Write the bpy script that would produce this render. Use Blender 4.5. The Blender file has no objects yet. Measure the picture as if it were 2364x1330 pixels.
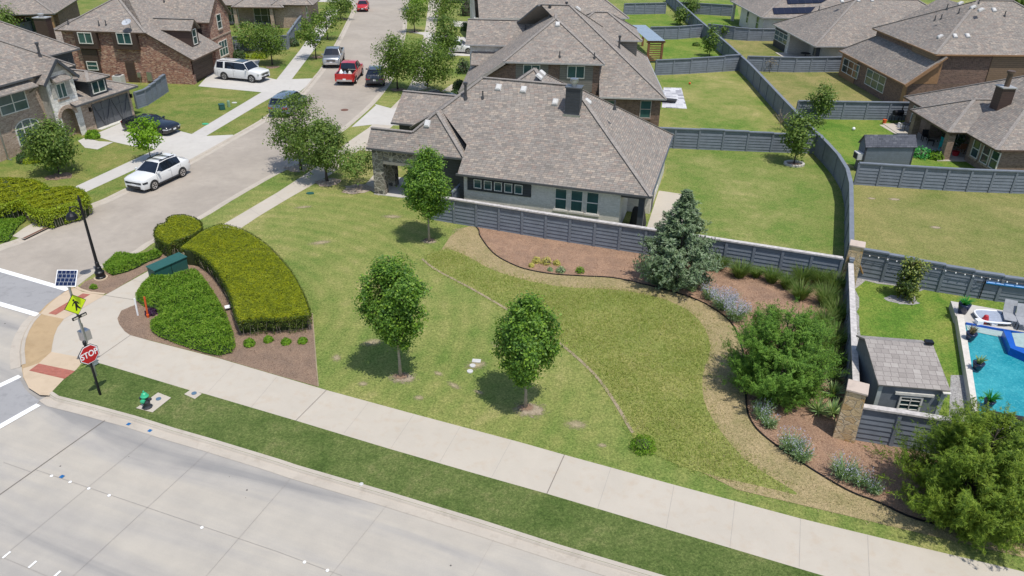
import bpy, bmesh, math, random
import numpy as np
from mathutils import Vector, Matrix
sc = bpy.context.scene
random.seed(7); rng = np.random.default_rng(11)
R = math.radians
# ---------------------------------------------------------------- camera, sky, sun, exposure
CAM_H, PITCH, ROLL, FPX = 20.3, R(28.9), R(0.9), 1750.0     # FPX: focal length in photo pixels (2364 wide)
PCX, PCY = 1182.0, 665.0
_fw = np.array([0, math.cos(PITCH), -math.sin(PITCH)]); _u0 = np.array([0, math.sin(PITCH), math.cos(PITCH)]); _r0 = np.array([1., 0, 0])
_rt = _r0*math.cos(ROLL) + _u0*math.sin(ROLL); _up = -_r0*math.sin(ROLL) + _u0*math.cos(ROLL)
cam = bpy.data.objects.new('camera', bpy.data.cameras.new('camera')); sc.collection.objects.link(cam)
cam.matrix_world = Matrix(((_rt[0], _up[0], -_fw[0], 0), (_rt[1], _up[1], -_fw[1], 0), (_rt[2], _up[2], -_fw[2], CAM_H), (0, 0, 0, 1)))
cam.data.sensor_width = 36; cam.data.lens = 36*FPX/2364; cam.data.clip_end = 2000; cam.data.clip_start = 0.5
sc.camera = cam
SUN_TO = np.array([-0.24, 0.325, -1.0])                     # direction the sunlight travels
_hd = -SUN_TO/np.linalg.norm(SUN_TO); SUN_EL = math.asin(_hd[2]); SUN_AZ = math.atan2(_hd[0], _hd[1])
w = bpy.data.worlds.new('World'); sc.world = w; w.use_nodes = True
_nt = w.node_tree; _sky = _nt.nodes.new('ShaderNodeTexSky'); _sky.sky_type = 'NISHITA'; _sky.sun_disc = False
_sky.sun_elevation = SUN_EL; _sky.sun_rotation = SUN_AZ; _sky.altitude = 200; _sky.air_density = 1.0; _sky.dust_density = 1.2
_bg = _nt.nodes['Background']; _nt.links.new(_sky.outputs[0], _bg.inputs[0]); _bg.inputs[1].default_value = 0.15
sun = bpy.data.objects.new('sun', bpy.data.lights.new('sun', 'SUN')); sc.collection.objects.link(sun)
sun.data.energy = 3.9; sun.data.angle = R(0.53); sun.data.color = (1.0, 0.955, 0.88)
sun.rotation_euler = Vector(SUN_TO).to_track_quat('-Z', 'Y').to_euler()
sc.view_settings.view_transform = 'Standard'; sc.view_settings.look = 'None'; sc.view_settings.exposure = 0.0; sc.view_settings.gamma = 1.0
sc.cycles.max_bounces = 6; sc.cycles.diffuse_bounces = 3; sc.cycles.transparent_max_bounces = 6
# ---------------------------------------------------------------- pixel <-> world
def ray(px, py):
    return _fw + _rt*(px-PCX)/FPX - _up*(py-PCY)/FPX
def G(px, py, z=0.0):
    v = ray(px, py); t = (z-CAM_H)/v[2]; p = v*t; return np.array([p[0], p[1], z])
def proj(P):
    d = np.array(P, float) - (0, 0, CAM_H); c = d @ _fw
    return PCX + FPX*(d @ _rt)/c, PCY - FPX*(d @ _up)/c
def depth(P): return float((np.array(P, float) - (0, 0, CAM_H)) @ _fw)
def hgt(B, py):                                              # height above B whose image row is py
    a, b = 0.0, 30.0
    for _ in range(40):
        m = (a+b)/2
        if proj((B[0], B[1], B[2]+m))[1] > py: a = m
        else: b = m
    return (a+b)/2
ZB = 0.10                                                    # top of the raised blocks (kerb height)
def GB(px, py): return G(px, py, ZB)
# ---------------------------------------------------------------- object helpers
COL = sc.collection
def setp(o, label=None, cat=None, group=None, kind=None):
    if label: o['label'] = label
    if cat: o['category'] = cat
    if group: o['group'] = group
    if kind: o['kind'] = kind
    return o
def empty(name, loc, rz=0.0, label=None, cat=None, group=None, parent=None):
    o = bpy.data.objects.new(name, None); o.empty_display_size = 0.3; COL.objects.link(o)
    o.location = tuple(map(float, loc)); o.rotation_euler = (0, 0, rz)
    if parent: o.parent = parent
    return setp(o, label, cat, group)
def copy_tree(o, parent=None):
    c = o.copy(); COL.objects.link(c)
    if parent: c.parent = parent
    for ch in list(o.children): copy_tree(ch, c)
    return c
class MB:
    def __init__(s): s.v = []; s.f = []; s.m = []
    def poly(s, pts, m=0):
        i = len(s.v); s.v += [tuple(map(float, p)) for p in pts]; s.f.append(list(range(i, i+len(pts)))); s.m.append(m); return s
    def hexa(s, P, m=0):                                     # 8 pts: bottom 4 ccw, top 4 ccw
        i = len(s.v); s.v += [tuple(map(float, p)) for p in P]
        for f in ((3, 2, 1, 0), (4, 5, 6, 7), (0, 1, 5, 4), (1, 2, 6, 5), (2, 3, 7, 6), (3, 0, 4, 7)):
            s.f.append([i+k for k in f]); s.m.append(m)
        return s
    def box(s, x0, y0, z0, x1, y1, z1, m=0):
        x0, x1 = min(x0, x1), max(x0, x1); y0, y1 = min(y0, y1), max(y0, y1); z0, z1 = min(z0, z1), max(z0, z1)
        return s.hexa([(x0, y0, z0), (x1, y0, z0), (x1, y1, z0), (x0, y1, z0), (x0, y0, z1), (x1, y0, z1), (x1, y1, z1), (x0, y1, z1)], m)
    def bar(s, a, b, wd, ht, m=0, up=(0, 0, 1)):             # rectangular bar from a to b
        a, b, up = Vector(a), Vector(b), Vector(up); d = (b-a).normalized(); sd = d.cross(up)
        if sd.length < 1e-4: sd = d.cross(Vector((1, 0, 0)))
        sd.normalize(); u = sd.cross(d); sd *= wd/2; u *= ht/2
        return s.hexa([a-sd-u, a+sd-u, b+sd-u, b-sd-u, a-sd+u, a+sd+u, b+sd+u, b-sd+u], m)
    def tube(s, pts, rs, n=8, m=0, cap=True):
        rings = []
        for k, p in enumerate(pts):
            p = Vector(p); a = Vector(pts[max(k-1, 0)]); b = Vector(pts[min(k+1, len(pts)-1)]); d = (b-a)
            d = d.normalized() if d.length > 1e-9 else Vector((0, 0, 1))
            q = Vector((1, 0, 0)) if abs(d.x) < .8 else Vector((0, 1, 0)); e1 = d.cross(q).normalized(); e2 = d.cross(e1)
            r = rs[k] if hasattr(rs, '__len__') else rs; i = len(s.v); rings.append(i)
            for j in range(n):
                t = 2*math.pi*j/n; c = p + e1*(r*math.cos(t)) + e2*(r*math.sin(t)); s.v.append(tuple(c))
        for a, b in zip(rings, rings[1:]):
            for j in range(n):
                s.f.append([a+j, a+(j+1) % n, b+(j+1) % n, b+j]); s.m.append(m)
        if cap:
            s.f.append([rings[0]+j for j in range(n)][::-1]); s.m.append(m); s.f.append([rings[-1]+j for j in range(n)]); s.m.append(m)
        return s
    def lathe(s, prof, c=(0, 0, 0), n=16, m=0): return s.tube([(c[0], c[1], c[2]+z) for r, z in prof], [r for r, z in prof], n, m) if False else s._lathe(prof, c, n, m)
    def _lathe(s, prof, c, n, m):
        rings = []
        for r, z in prof:
            i = len(s.v); rings.append(i)
            for j in range(n):
                t = 2*math.pi*j/n; s.v.append((c[0]+r*math.cos(t), c[1]+r*math.sin(t), c[2]+z))
        for a, b in zip(rings, rings[1:]):
            for j in range(n):
                s.f.append([a+j, a+(j+1) % n, b+(j+1) % n, b+j]); s.m.append(m)
        s.f.append([rings[0]+j for j in range(n)][::-1]); s.m.append(m); s.f.append([rings[-1]+j for j in range(n)]); s.m.append(m)
        return s
    def prism(s, poly, z0, z1, m=0, ms=None, bottom=False):
        n = len(poly); ar = sum(poly[i][0]*poly[(i+1) % n][1]-poly[(i+1) % n][0]*poly[i][1] for i in range(n))
        if ar < 0: poly = poly[::-1]
        s.poly([(p[0], p[1], z1) for p in poly], m)
        for i in range(n):
            a, b = poly[i], poly[(i+1) % n]; s.poly([(a[0], a[1], z0), (b[0], b[1], z0), (b[0], b[1], z1), (a[0], a[1], z1)], m if ms is None else ms)
        if bottom: s.poly([(p[0], p[1], z0) for p in poly[::-1]], m)
        return s
    def build(s, name, mats, parent=None, smooth=False, loc=None, bevel=0):
        me = bpy.data.meshes.new(name); me.from_pydata(s.v, [], s.f)
        mats = mats if isinstance(mats, (list, tuple)) else [mats]
        for mt in mats: me.materials.append(mt)
        for p, k in zip(me.polygons, s.m): p.material_index = min(k, len(mats)-1); p.use_smooth = smooth
        uv = me.uv_layers.new(name='UVMap').data
        for p in me.polygons:
            n = p.normal
            if abs(n.z) > .999: u, v = Vector((1, 0, 0)), Vector((0, 1, 0))
            else:
                u = Vector((0, 0, 1)).cross(n).normalized(); v = n.cross(u)
            for li in p.loop_indices:
                c = me.vertices[me.loops[li].vertex_index].co; uv[li].uv = (c.dot(u), c.dot(v))
        o = bpy.data.objects.new(name, me); COL.objects.link(o)
        if parent is not None: o.parent = parent
        if loc is not None: o.location = tuple(map(float, loc))
        if bevel:
            b = o.modifiers.new('bevel', 'BEVEL'); b.width = bevel; b.segments = 2; b.limit_method = 'ANGLE'; b.angle_limit = R(40)
        return o
def mesh_np(name, V, F, mat, parent=None, smooth=False):      # V (n,3), F (m,k) arrays
    V = np.asarray(V, np.float32); F = np.asarray(F, np.int32); me = bpy.data.meshes.new(name)
    k = F.shape[1]; me.vertices.add(len(V)); me.vertices.foreach_set('co', V.ravel())
    me.loops.add(F.size); me.loops.foreach_set('vertex_index', F.ravel())
    me.polygons.add(len(F)); me.polygons.foreach_set('loop_start', np.arange(0, F.size, k, dtype=np.int32)); me.polygons.foreach_set('loop_total', np.full(len(F), k, np.int32))
    me.update(calc_edges=True); me.materials.append(mat)
    o = bpy.data.objects.new(name, me); COL.objects.link(o)
    if parent is not None: o.parent = parent
    return o
# ---------------------------------------------------------------- materials
class NT:
    def __init__(s, m): m.use_nodes = True; s.t = m.node_tree; s.b = s.t.nodes['Principled BSDF']; s.out = s.t.nodes['Material Output']
    def n(s, ty, ins=None, **kw):
        nd = s.t.nodes.new('ShaderNode'+ty)
        for k, v in kw.items(): setattr(nd, k, v)
        for k, v in (ins or {}).items():
            sk = nd.inputs[k]
            if isinstance(v, bpy.types.NodeSocket): s.t.links.new(v, sk)
            else: sk.default_value = v
        return nd
    def math(s, op, a, b=0.0, c=None):
        d = {0: a, 1: b}
        if c is not None: d[2] = c
        return s.n('Math', d, operation=op).outputs[0]
    def ramp(s, fac, stops, interp='LINEAR'):
        nd = s.n('ValToRGB', {0: fac}); cr = nd.color_ramp; cr.interpolation = interp
        while len(cr.elements) < len(stops): cr.elements.new(0.5)
        for e, (p, c) in zip(cr.elements, stops): e.position = p; e.color = (*c[:3], 1)
        return nd.outputs[0]
    def mix(s, fac, a, b, mode='MIX'):
        nd = s.n('Mix', None, data_type='RGBA', blend_type=mode)
        for k, v in ((0, fac), (6, a), (7, b)):
            if isinstance(v, bpy.types.NodeSocket): s.t.links.new(v, nd.inputs[k])
            else: nd.inputs[k].default_value = v if k == 0 else (*v[:3], 1)
        return nd.outputs[2]
    def noise(s, vec, scale, detail=3.0, rough=0.6, dist=0.0):
        return s.n('TexNoise', {'Vector': vec, 'Scale': scale, 'Detail': detail, 'Roughness': rough, 'Distortion': dist}).outputs[0]
    def pos(s): return s.n('NewGeometry').outputs['Position']
    def obj(s): return s.n('TexCoord').outputs['Object']
    def uv(s): return s.n('TexCoord').outputs['UV']
    def mapv(s, v, sc=(1, 1, 1), rot=(0, 0, 0), loc=(0, 0, 0)): return s.n('Mapping', {0: v, 1: loc, 2: rot, 3: sc}).outputs[0]
    def set(s, color=None, rough=None, **kw):
        for k, v in dict({'Base Color': color, 'Roughness': rough}, **kw).items():
            if v is None: continue
            if isinstance(v, bpy.types.NodeSocket): s.t.links.new(v, s.b.inputs[k])
            elif k == 'Base Color' : s.b.inputs[k].default_value = (*v[:3], 1)
            else: s.b.inputs[k].default_value = v
    def bump(s, h, strength=.4, dist=.02):
        nd = s.n('Bump', {'Height': h, 'Strength': strength, 'Distance': dist}); s.t.links.new(nd.outputs[0], s.b.inputs['Normal'])
def M_(name): return bpy.data.materials.new(name)
def plain(name, c, rough=.6, metal=0.0, var=.12, scale=6.0, **kw):
    m = M_(name); t = NT(m); p = t.obj(); f = t.noise(p, scale, 4)
    d = [max(0, x*(1-var)) for x in c]; l = [min(1, x*(1+var)) for x in c]
    t.set(t.ramp(f, [(.3, d), (.7, l)]), rough, Metallic=metal, **kw); return m
def grass_mat(name, g, y, d, green=.5, scale=.35, seed=0.0, fine=14.0, stripe=None, rings=None):
    """g green, y yellow-green, d dry straw; green shifts the patches"""
    g, y, d = [(c_[0]*1.23+.005, c_[1]*1.23+.007, c_[2]*1.22+.007) for c_ in (g, y, d)]
    m = M_(name); t = NT(m); p = t.mapv(t.pos(), loc=(seed*13.1, seed*7.7, 0))
    a = t.noise(p, scale, 5, .62, .4); b = t.noise(p, scale*5, 4, .65); c = t.noise(p, fine, 3, .7)
    h = t.noise(p, 30, 2, .8)
    s = t.math('ADD', t.math('MULTIPLY', a, .56), t.math('MULTIPLY', b, .30)); s = t.math('ADD', s, t.math('MULTIPLY', c, .20))
    if stripe is not None:
        wv = t.n('TexWave', {'Vector': t.mapv(t.pos(), rot=(0, 0, stripe)), 'Scale': .42, 'Distortion': 1.0, 'Detail': 2.0, 'Detail Scale': 2.0}).outputs[1]
        s = t.math('ADD', s, t.math('MULTIPLY', t.math('SUBTRACT', wv, .5), .018))
    if rings is not None:
        wv = t.n('TexWave', {'Vector': t.mapv(t.pos(), loc=(-rings[0], -rings[1], 0)), 'Scale': .30, 'Distortion': 1.2, 'Detail': 2.0, 'Detail Scale': 1.2}, wave_type='RINGS', rings_direction='Z').outputs[1]
        s = t.math('ADD', s, t.math('MULTIPLY', t.math('SUBTRACT', wv, .5), .05))
    s = t.math('ADD', s, .5-green)
    col = t.ramp(s, [(.30, [x*.75 for x in g]), (.43, g), (.57, y), (.74, d)])
    k2 = t.noise(p, 8.5, 2, .8)
    col = t.mix(1.0, col, t.ramp(h, [(.25, (.7, .7, .68)), (.75, (1.3, 1.28, 1.24))]), 'MULTIPLY')
    col = t.mix(.8, col, t.ramp(c, [(.32, (.62, .65, .6)), (.68, (1.36, 1.33, 1.32))]), 'MULTIPLY')
    col = t.mix(.7, col, t.ramp(k2, [(.33, (.7, .72, .68)), (.67, (1.28, 1.26, 1.26))]), 'MULTIPLY')
    t.set(col, .9); t.b.inputs['Specular IOR Level'].default_value = .15
    t.bump(t.math('ADD', h, c), .6, .03); return m
def concrete(name, c, var=.09, stain=(.30, .25, .19), st=.25, fine=30.0):
    m = M_(name); t = NT(m); p = t.pos()
    a = t.noise(p, .6, 5, .65, .5); b = t.noise(p, fine, 4, .7); e = t.noise(p, 2.3, 5, .6)
    col = t.ramp(t.math('ADD', t.math('MULTIPLY', a, .6), t.math('MULTIPLY', b, .4)), [(.3, [x*(1-var) for x in c]), (.7, [x*(1+var) for x in c])])
    col = t.mix(t.math('MULTIPLY', t.ramp(e, [(.52, (0, 0, 0)), (.75, (1, 1, 1))]), st), col, stain)
    t.set(col, .85); t.bump(b, .15, .01); return m
def tile_mat(name, w_, h_, cols, line, lw=.1, vert=True, rough=.9, noise=.35, bumpd=.02, big=None, jitter=0.0):
    """courses of tiles in UV metres, each tile its own colour from cols"""
    m = M_(name); t = NT(m); uv = t.uv()
    if jitter:
        nz = t.n('TexNoise', {'Vector': uv, 'Scale': 2.5, 'Detail': 2.0}); uv = t.n('VectorMath', {0: uv, 1: t.n('VectorMath', {0: nz.outputs[1], 1: (jitter, jitter, 0)}, operation='MULTIPLY').outputs[0]}, operation='ADD').outputs[0]
    s = t.n('SeparateXYZ', {0: uv}); v = t.math('DIVIDE', s.outputs[1], h_); row = t.math('FLOOR', v)
    sh = t.n('TexWhiteNoise', {'Vector': t.n('CombineXYZ', {0: row, 1: 3.7}).outputs[0]}, noise_dimensions='2D').outputs[0]
    u = t.math('ADD', t.math('DIVIDE', s.outputs[0], w_), sh); cell = t.math('FLOOR', u)
    rnd = t.n('TexWhiteNoise', {'Vector': t.n('CombineXYZ', {0: cell, 1: row}).outputs[0]}, noise_dimensions='2D').outputs[0]
    k = len(cols); col = t.ramp(rnd, [(i/max(k-1, 1)*.999, c) for i, c in enumerate(cols)], 'LINEAR')
    fv = t.math('FRACT', v); fu = t.math('FRACT', u)
    ln = t.math('LESS_THAN', fv, lw)
    if vert: ln = t.math('MAXIMUM', ln, t.math('LESS_THAN', fu, lw*h_/w_))
    nz = t.noise(t.obj(), 8.0, 4); col = t.mix(noise, col, t.ramp(nz, [(.3, (.75, .75, .75)), (.7, (1.22, 1.22, 1.22))]), 'MULTIPLY')
    if big: col = t.mix(.6, col, t.ramp(t.noise(t.obj(), big, 3), [(.35, (.88, .88, .89)), (.65, (1.09, 1.08, 1.07))]), 'MULTIPLY')
    col = t.mix(ln, col, line)
    t.set(col, rough); t.bump(t.math('SUBTRACT', 1.0, ln), .35, bumpd); return m
def stone_mat(name, cols, mortar, scale=2.2, ms=.05, bumpd=.04):
    m = M_(name); t = NT(m); p = t.mapv(t.uv(), sc=(1, 1.5, 1))
    nz = t.n('TexNoise', {'Vector': p, 'Scale': 3.0, 'Detail': 2.0}); p = t.n('VectorMath', {0: p, 1: t.n('VectorMath', {0: nz.outputs[1], 1: (.18, .18, 0)}, operation='MULTIPLY').outputs[0]}, operation='ADD').outputs[0]
    vo = t.n('TexVoronoi', {'Vector': p, 'Scale': scale}, distance='CHEBYCHEV'); ed = t.n('TexVoronoi', {'Vector': p, 'Scale': scale}, feature='DISTANCE_TO_EDGE')
    f = t.n('SeparateColor', {0: vo.outputs['Color']}).outputs[0]
    vo.distance = 'EUCLIDEAN'
    k = len(cols); col = t.ramp(f, [(i/max(k-1, 1), c) for i, c in enumerate(cols)])
    n2 = t.noise(t.obj(), 7, 5, .7); col = t.mix(.55, col, t.ramp(n2, [(.3, (.72, .72, .72)), (.7, (1.28, 1.26, 1.23))]), 'MULTIPLY')
    e = t.ramp(ed.outputs[0], [(ms*.5, (0, 0, 0)), (ms*1.6, (1, 1, 1))])
    t.set(t.mix(e, mortar, col), .9); t.bump(t.math('ADD', e, n2), .7, bumpd); return m
def siding(name, c, h=.19, rough=.6, line=.45):
    m = M_(name); t = NT(m); v = t.math('FRACT', t.math('DIVIDE', t.n('SeparateXYZ', {0: t.uv()}).outputs[1], h))
    ln = t.math('LESS_THAN', v, .12); n2 = t.noise(t.obj(), 4, 4)
    col = t.ramp(n2, [(.3, [x*.88 for x in c]), (.7, [x*1.1 for x in c])]); t.set(t.mix(ln, col, [x*line for x in c]), rough)
    t.bump(v, .5, .03); return m
def leaf_mat(name, cols, trans=.28, gloss=.25, tc=None):
    m = M_(name); t = NT(m); r = t.n('NewGeometry').outputs['Random Per Island']
    nz = t.ramp(t.noise(t.obj(), 2.6, 3, .6), [(.32, (0, 0, 0)), (.68, (1, 1, 1))]); r = t.math('ADD', t.math('MULTIPLY', r, .55), t.math('MULTIPLY', nz, .45))
    k = len(cols); col = t.ramp(r, [(.08+.84*i/max(k-1, 1), c) for i, c in enumerate(cols)])
    t.set(col, .55); t.b.inputs['Specular IOR Level'].default_value = gloss
    tr = t.n('BsdfTranslucent', {0: t.mix(1.0, col, (1.5, 1.6, .7), 'MULTIPLY')})
    mx = t.n('MixShader', {0: trans, 1: t.b.outputs[0], 2: tr.outputs[0]}); t.t.links.new(mx.outputs[0], t.out.inputs[0]); return m
def paint(name, c, metal=0.0, rough=.25, coat=.7):
    m = M_(name); t = NT(m); t.set(c, rough, Metallic=metal)
    t.b.inputs['Coat Weight'].default_value = coat; t.b.inputs['Coat Roughness'].default_value = .05; return m
# ---------------------------------------------------------------- material library
rd = G(1200, 1241.7) - G(349, 983.5); ROAD_ANG = math.atan2(rd[1], rd[0])     # direction of the wide road
def boulevard_mat():
    m = M_('road_concrete'); t = NT(m)
    p = t.mapv(t.pos(), rot=(0, 0, -ROAD_ANG)); q = t.mapv(p, sc=(.06, .40, 1))
    a = t.noise(q, 1.0, 4, .55, .7); b = t.noise(p, 26, 4, .75); c = t.noise(p, .8, 5, .6); e = t.noise(t.mapv(p, sc=(.10, 2.6, 1)), 1.0, 3, .6)
    col = t.ramp(a, [(.34, (.275, .265, .252)), (.45, (.385, .36, .325)), (.56, (.435, .40, .345)), (.72, (.45, .408, .345))])
    col = t.mix(.45, col, t.ramp(e, [(.3, (.88, .885, .91)), (.7, (1.07, 1.06, 1.04))]), 'MULTIPLY')
    col = t.mix(.5, col, t.ramp(b, [(.3, (.86, .86, .86)), (.7, (1.12, 1.12, 1.12))]), 'MULTIPLY')
    col = t.mix(.45, col, t.ramp(c, [(.35, (.85, .85, .86)), (.65, (1.1, 1.09, 1.07))]), 'MULTIPLY')
    sp = t.n('TexVoronoi', {'Vector': p, 'Scale': .9}); col = t.mix(t.math('LESS_THAN', sp.outputs['Distance'], .035), col, (.10, .09, .085))
    t.set(col, .8); t.bump(b, .15, .01); return m
def street_mat():
    m = M_('street_concrete'); t = NT(m); p = t.pos()
    a = t.noise(p, .22, 4, .6, .6); b = t.noise(p, 28, 4, .7); c = t.noise(p, 1.6, 5, .65)
    col = t.ramp(a, [(.35, (.34, .298, .25)), (.65, (.40, .352, .296))])
    col = t.mix(.55, col, t.ramp(b, [(.3, (.86, .86, .86)), (.7, (1.13, 1.13, 1.12))]), 'MULTIPLY')
    col = t.mix(.5, col, t.ramp(c, [(.32, (.84, .84, .85)), (.7, (1.1, 1.09, 1.08))]), 'MULTIPLY')
    t.set(col, .85); return m
def mulch_mat(name, cols):
    m = M_(name); t = NT(m); p = t.pos()
    v = t.n('TexVoronoi', {'Vector': t.mapv(p, sc=(1, 1.8, 1), rot=(0, 0, .6)), 'Scale': 30.0}); r = t.n('SeparateColor', {0: v.outputs['Color']}).outputs[0]
    k = len(cols); col = t.ramp(r, [(i/(k-1), c) for i, c in enumerate(cols)])
    col = t.mix(.7, col, t.ramp(t.noise(p, .9, 5, .65), [(.3, (.72, .72, .74)), (.7, (1.28, 1.22, 1.15))]), 'MULTIPLY')
    t.set(col, .95); t.bump(v.outputs[0], .9, .04); return m
def gravel_mat(name, cols, sc_=22.0):
    m = M_(name); t = NT(m); p = t.pos(); v = t.n('TexVoronoi', {'Vector': p, 'Scale': sc_}); r = t.n('SeparateColor', {0: v.outputs['Color']}).outputs[0]
    k = len(cols); t.set(t.ramp(r, [(i/(k-1), c) for i, c in enumerate(cols)]), .9); t.bump(v.outputs[0], .8, .04); return m
def water_mat():
    m = M_('pool_water'); t = NT(m); p = t.pos()
    v = t.n('TexVoronoi', {'Vector': t.mapv(p, sc=(1, 1.3, 1)), 'Scale': 4.2}, feature='DISTANCE_TO_EDGE'); nz = t.noise(p, 6.0, 4, .6, 1.5)
    col = t.mix(.5, t.ramp(nz, [(.3, (.0, .17, .22)), (.5, (.015, .27, .33)), (.72, (.12, .46, .50))]), t.ramp(t.noise(p, .35, 3), [(.35, (.0, .17, .23)), (.65, (.06, .36, .40))]))  # pale noise ripples paint caustic light into the water colour
    t.set(col, .04); t.b.inputs['IOR'].default_value = 1.33; t.bump(nz, .5, .05); return m
def tech_glass(name, c, rough=.06):
    m = M_(name); t = NT(m); nz = t.noise(t.obj(), .9, 2)
    t.set(t.ramp(nz, [(.3, [x*.75 for x in c]), (.7, [x*1.3 for x in c])]), rough); t.b.inputs['Specular IOR Level'].default_value = .6; return m
MT = {}
MT['road'] = boulevard_mat(); MT['street'] = street_mat()
MT['walk'] = concrete('sidewalk_concrete', (.48, .432, .362), .08, (.42, .30, .19), .3)
MT['walk2'] = concrete('pale_sidewalk_concrete', (.50, .475, .44), .07, (.33, .29, .24), .3)
MT['drive'] = concrete('driveway_concrete', (.52, .495, .455), .07, (.36, .32, .28), .25)
MT['ramp'] = concrete('ramp_concrete', (.52, .41, .29), .08, (.36, .27, .18), .35)
MT['kerb'] = concrete('kerb_concrete', (.46, .41, .345), .12, (.28, .23, .18), .4)
MT['sandbed'] = concrete('sand_dirt', (.42, .30, .17), .18, (.30, .20, .10), .5, 60)
MT['asphalt'] = concrete('dark_asphalt', (.31, .305, .305), .10, (.14, .14, .14), .4)
MT['white'] = plain('road_paint', (.82, .82, .80), .6, var=.05)
MT['paver'] = tile_mat('red_paver', .2, .1, [(.33, .10, .07), (.40, .14, .10), (.36, .12, .09)], (.25, .12, .09), .08)
MT['joint'] = plain('joint_filler', (.20, .175, .15), .9); MT['joint2'] = plain('faint_joint', (.34, .31, .28), .9)
MT['mulch'] = mulch_mat('brown_mulch', [(0.179, 0.118, 0.083), (0.307, 0.211, 0.147), (0.410, 0.294, 0.211), (0.243, 0.160, 0.113)])
MT['mulch2'] = mulch_mat('red_mulch', [(0.232, 0.140, 0.095), (0.378, 0.238, 0.159), (0.488, 0.317, 0.213), (0.305, 0.183, 0.122), (0.561, 0.390, 0.268)])
MT['gravel'] = gravel_mat('gravel', [(.30, .29, .28), (.45, .44, .42), (.22, .21, .21), (.38, .36, .35)])
MT['rock'] = gravel_mat('river_rock', [(.32, .25, .18), (.46, .38, .30), (.24, .17, .13), (.5, .43, .35)], 9.0)
G1, Y1, D1 = (.105, .155, .032), (.178, .195, .058), (.30, .255, .12)
MT['grass'] = grass_mat('lawn_grass', G1, Y1, D1, .50, .13, 1, rings=tuple(G(430, 740)[:2]))
MT['verge'] = grass_mat('verge_grass', (.055, .088, .018), (.092, .120, .034), (.165, .155, .07), .51, .45, 2)
MT['backlawn'] = grass_mat('fenced_lawn_grass', (.092, .152, .026), (.155, .181, .050), (.27, .245, .105), .49, .26, 3)
MT['greenlawn'] = grass_mat('bright_lawn_grass', (.075, .15, .016), (.145, .188, .034), (.27, .24, .08), .52, .3, 4)
MT['drylawn'] = grass_mat('dry_lawn_grass', (.115, .14, .034), (.195, .178, .066), (.28, .225, .105), .50, .22, 5)
MT['olive'] = grass_mat('olive_lawn_grass', (.115, .142, .034), (.178, .175, .06), (.26, .22, .095), .5, .14, 6, stripe=2.2)
MT['patchlawn'] = grass_mat('patchy_lawn_grass', (.09, .155, .022), (.19, .20, .06), (.31, .265, .12), .485, .16, 7)
MT['straw'] = grass_mat('straw_grass', (.215, .185, .092), (.275, .218, .125), (.34, .265, .165), .5, .7, 8, 18)
MT['meadow'] = grass_mat('meadow_grass', (.15, .18, .045), (.19, .20, .06), (.25, .23, .09), .51, .3, 9, 16)
MT['leftlawn'] = grass_mat('front_lawn_grass', (.085, .138, .023), (.155, .168, .045), (.27, .225, .095), .50, .3, 10)
MT['bare'] = concrete('bare_soil', (.31, .25, .165), .15, (.24, .17, .11), .4, 50)
SH = [(0.198, 0.177, 0.155), (0.257, 0.230, 0.203), (0.300, 0.268, 0.235), (0.230, 0.198, 0.173), (0.385, 0.326, 0.268), (0.268, 0.214, 0.182), (0.278, 0.251, 0.223)]
MT['shingle'] = tile_mat('grey_brown_shingles', .30, .145, SH, (.12, .108, .10), .13, True, .92, .22, .02, .25)
MT['shingle2'] = tile_mat('weathered_shingles', .30, .145, [(c[0]*.94, c[1]*.95, c[2]*.96) for c in SH], (.10, .09, .08), .13, True, .92, .22, .02, .22)
MT['shedshingle'] = tile_mat('mauve_grey_shingles', .30, .26, [(.26, .235, .215), (.33, .30, .275), (.29, .262, .24), (.38, .35, .32)], (.14, .12, .115), .06, True, .92)
MT['darkshingle'] = tile_mat('slate_blue_shingles', .3, .15, [(.055, .06, .075), (.10, .105, .125), (.075, .08, .1), (.14, .145, .165)], (.035, .04, .05), .12)
MT['ridge'] = tile_mat('ridge_shingles', .3, .3, [(.24, .215, .195), (.30, .268, .24), (.26, .236, .212)], (.18, .165, .15), .08)
def brk(n, cols, mort, **k): return tile_mat(n, .215, .078, cols, mort, .14, True, .9, .4, .012, .5, .01, **k)
MT['brick_red'] = brk('red_brown_brick', [(.13, .06, .05), (.29, .115, .08), (.42, .215, .14), (.19, .08, .065), (.36, .165, .105), (.58, .40, .28), (.25, .12, .10)], (.44, .34, .27))
MT['brick_tan'] = brk('tan_brown_brick', [(.24, .165, .125), (.40, .295, .22), (.32, .22, .16), (.50, .39, .30), (.28, .19, .145)], (.52, .44, .36))
MT['brick_white'] = brk('painted_white_brick', [(.60, .56, .49), (.69, .65, .58), (.64, .60, .53), (.73, .69, .62)], (.56, .52, .46))
MT['brick_dark'] = brk('dark_brown_brick', [(.10, .065, .05), (.17, .10, .075), (.22, .14, .10), (.13, .08, .065)], (.26, .21, .17))
MT['brick_brown'] = brk('brown_brick', [(.17, .115, .085), (.25, .17, .125), (.30, .21, .16), (.21, .14, .11)], (.34, .27, .21))
MT['stone_white'] = stone_mat('white_limestone', [(.70, .67, .62), (.78, .75, .70), (.62, .58, .52), (.84, .82, .77)], (.55, .51, .46), 2.4, .02)
MT['stone_dark'] = stone_mat('grey_fieldstone', [(.09, .085, .075), (.17, .155, .13), (.25, .22, .18), (.13, .12, .105)], (.42, .38, .32), 2.7, .06)
MT['stone_tan'] = stone_mat('honey_limestone', [(.50, .36, .19), (.62, .50, .33), (.45, .29, .12), (.58, .44, .25), (.66, .55, .38)], (.50, .42, .30), 2.6, .03, .08)
MT['cap'] = concrete('cap_concrete', (.52, .43, .36), .12, (.30, .25, .21), .4)
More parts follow.
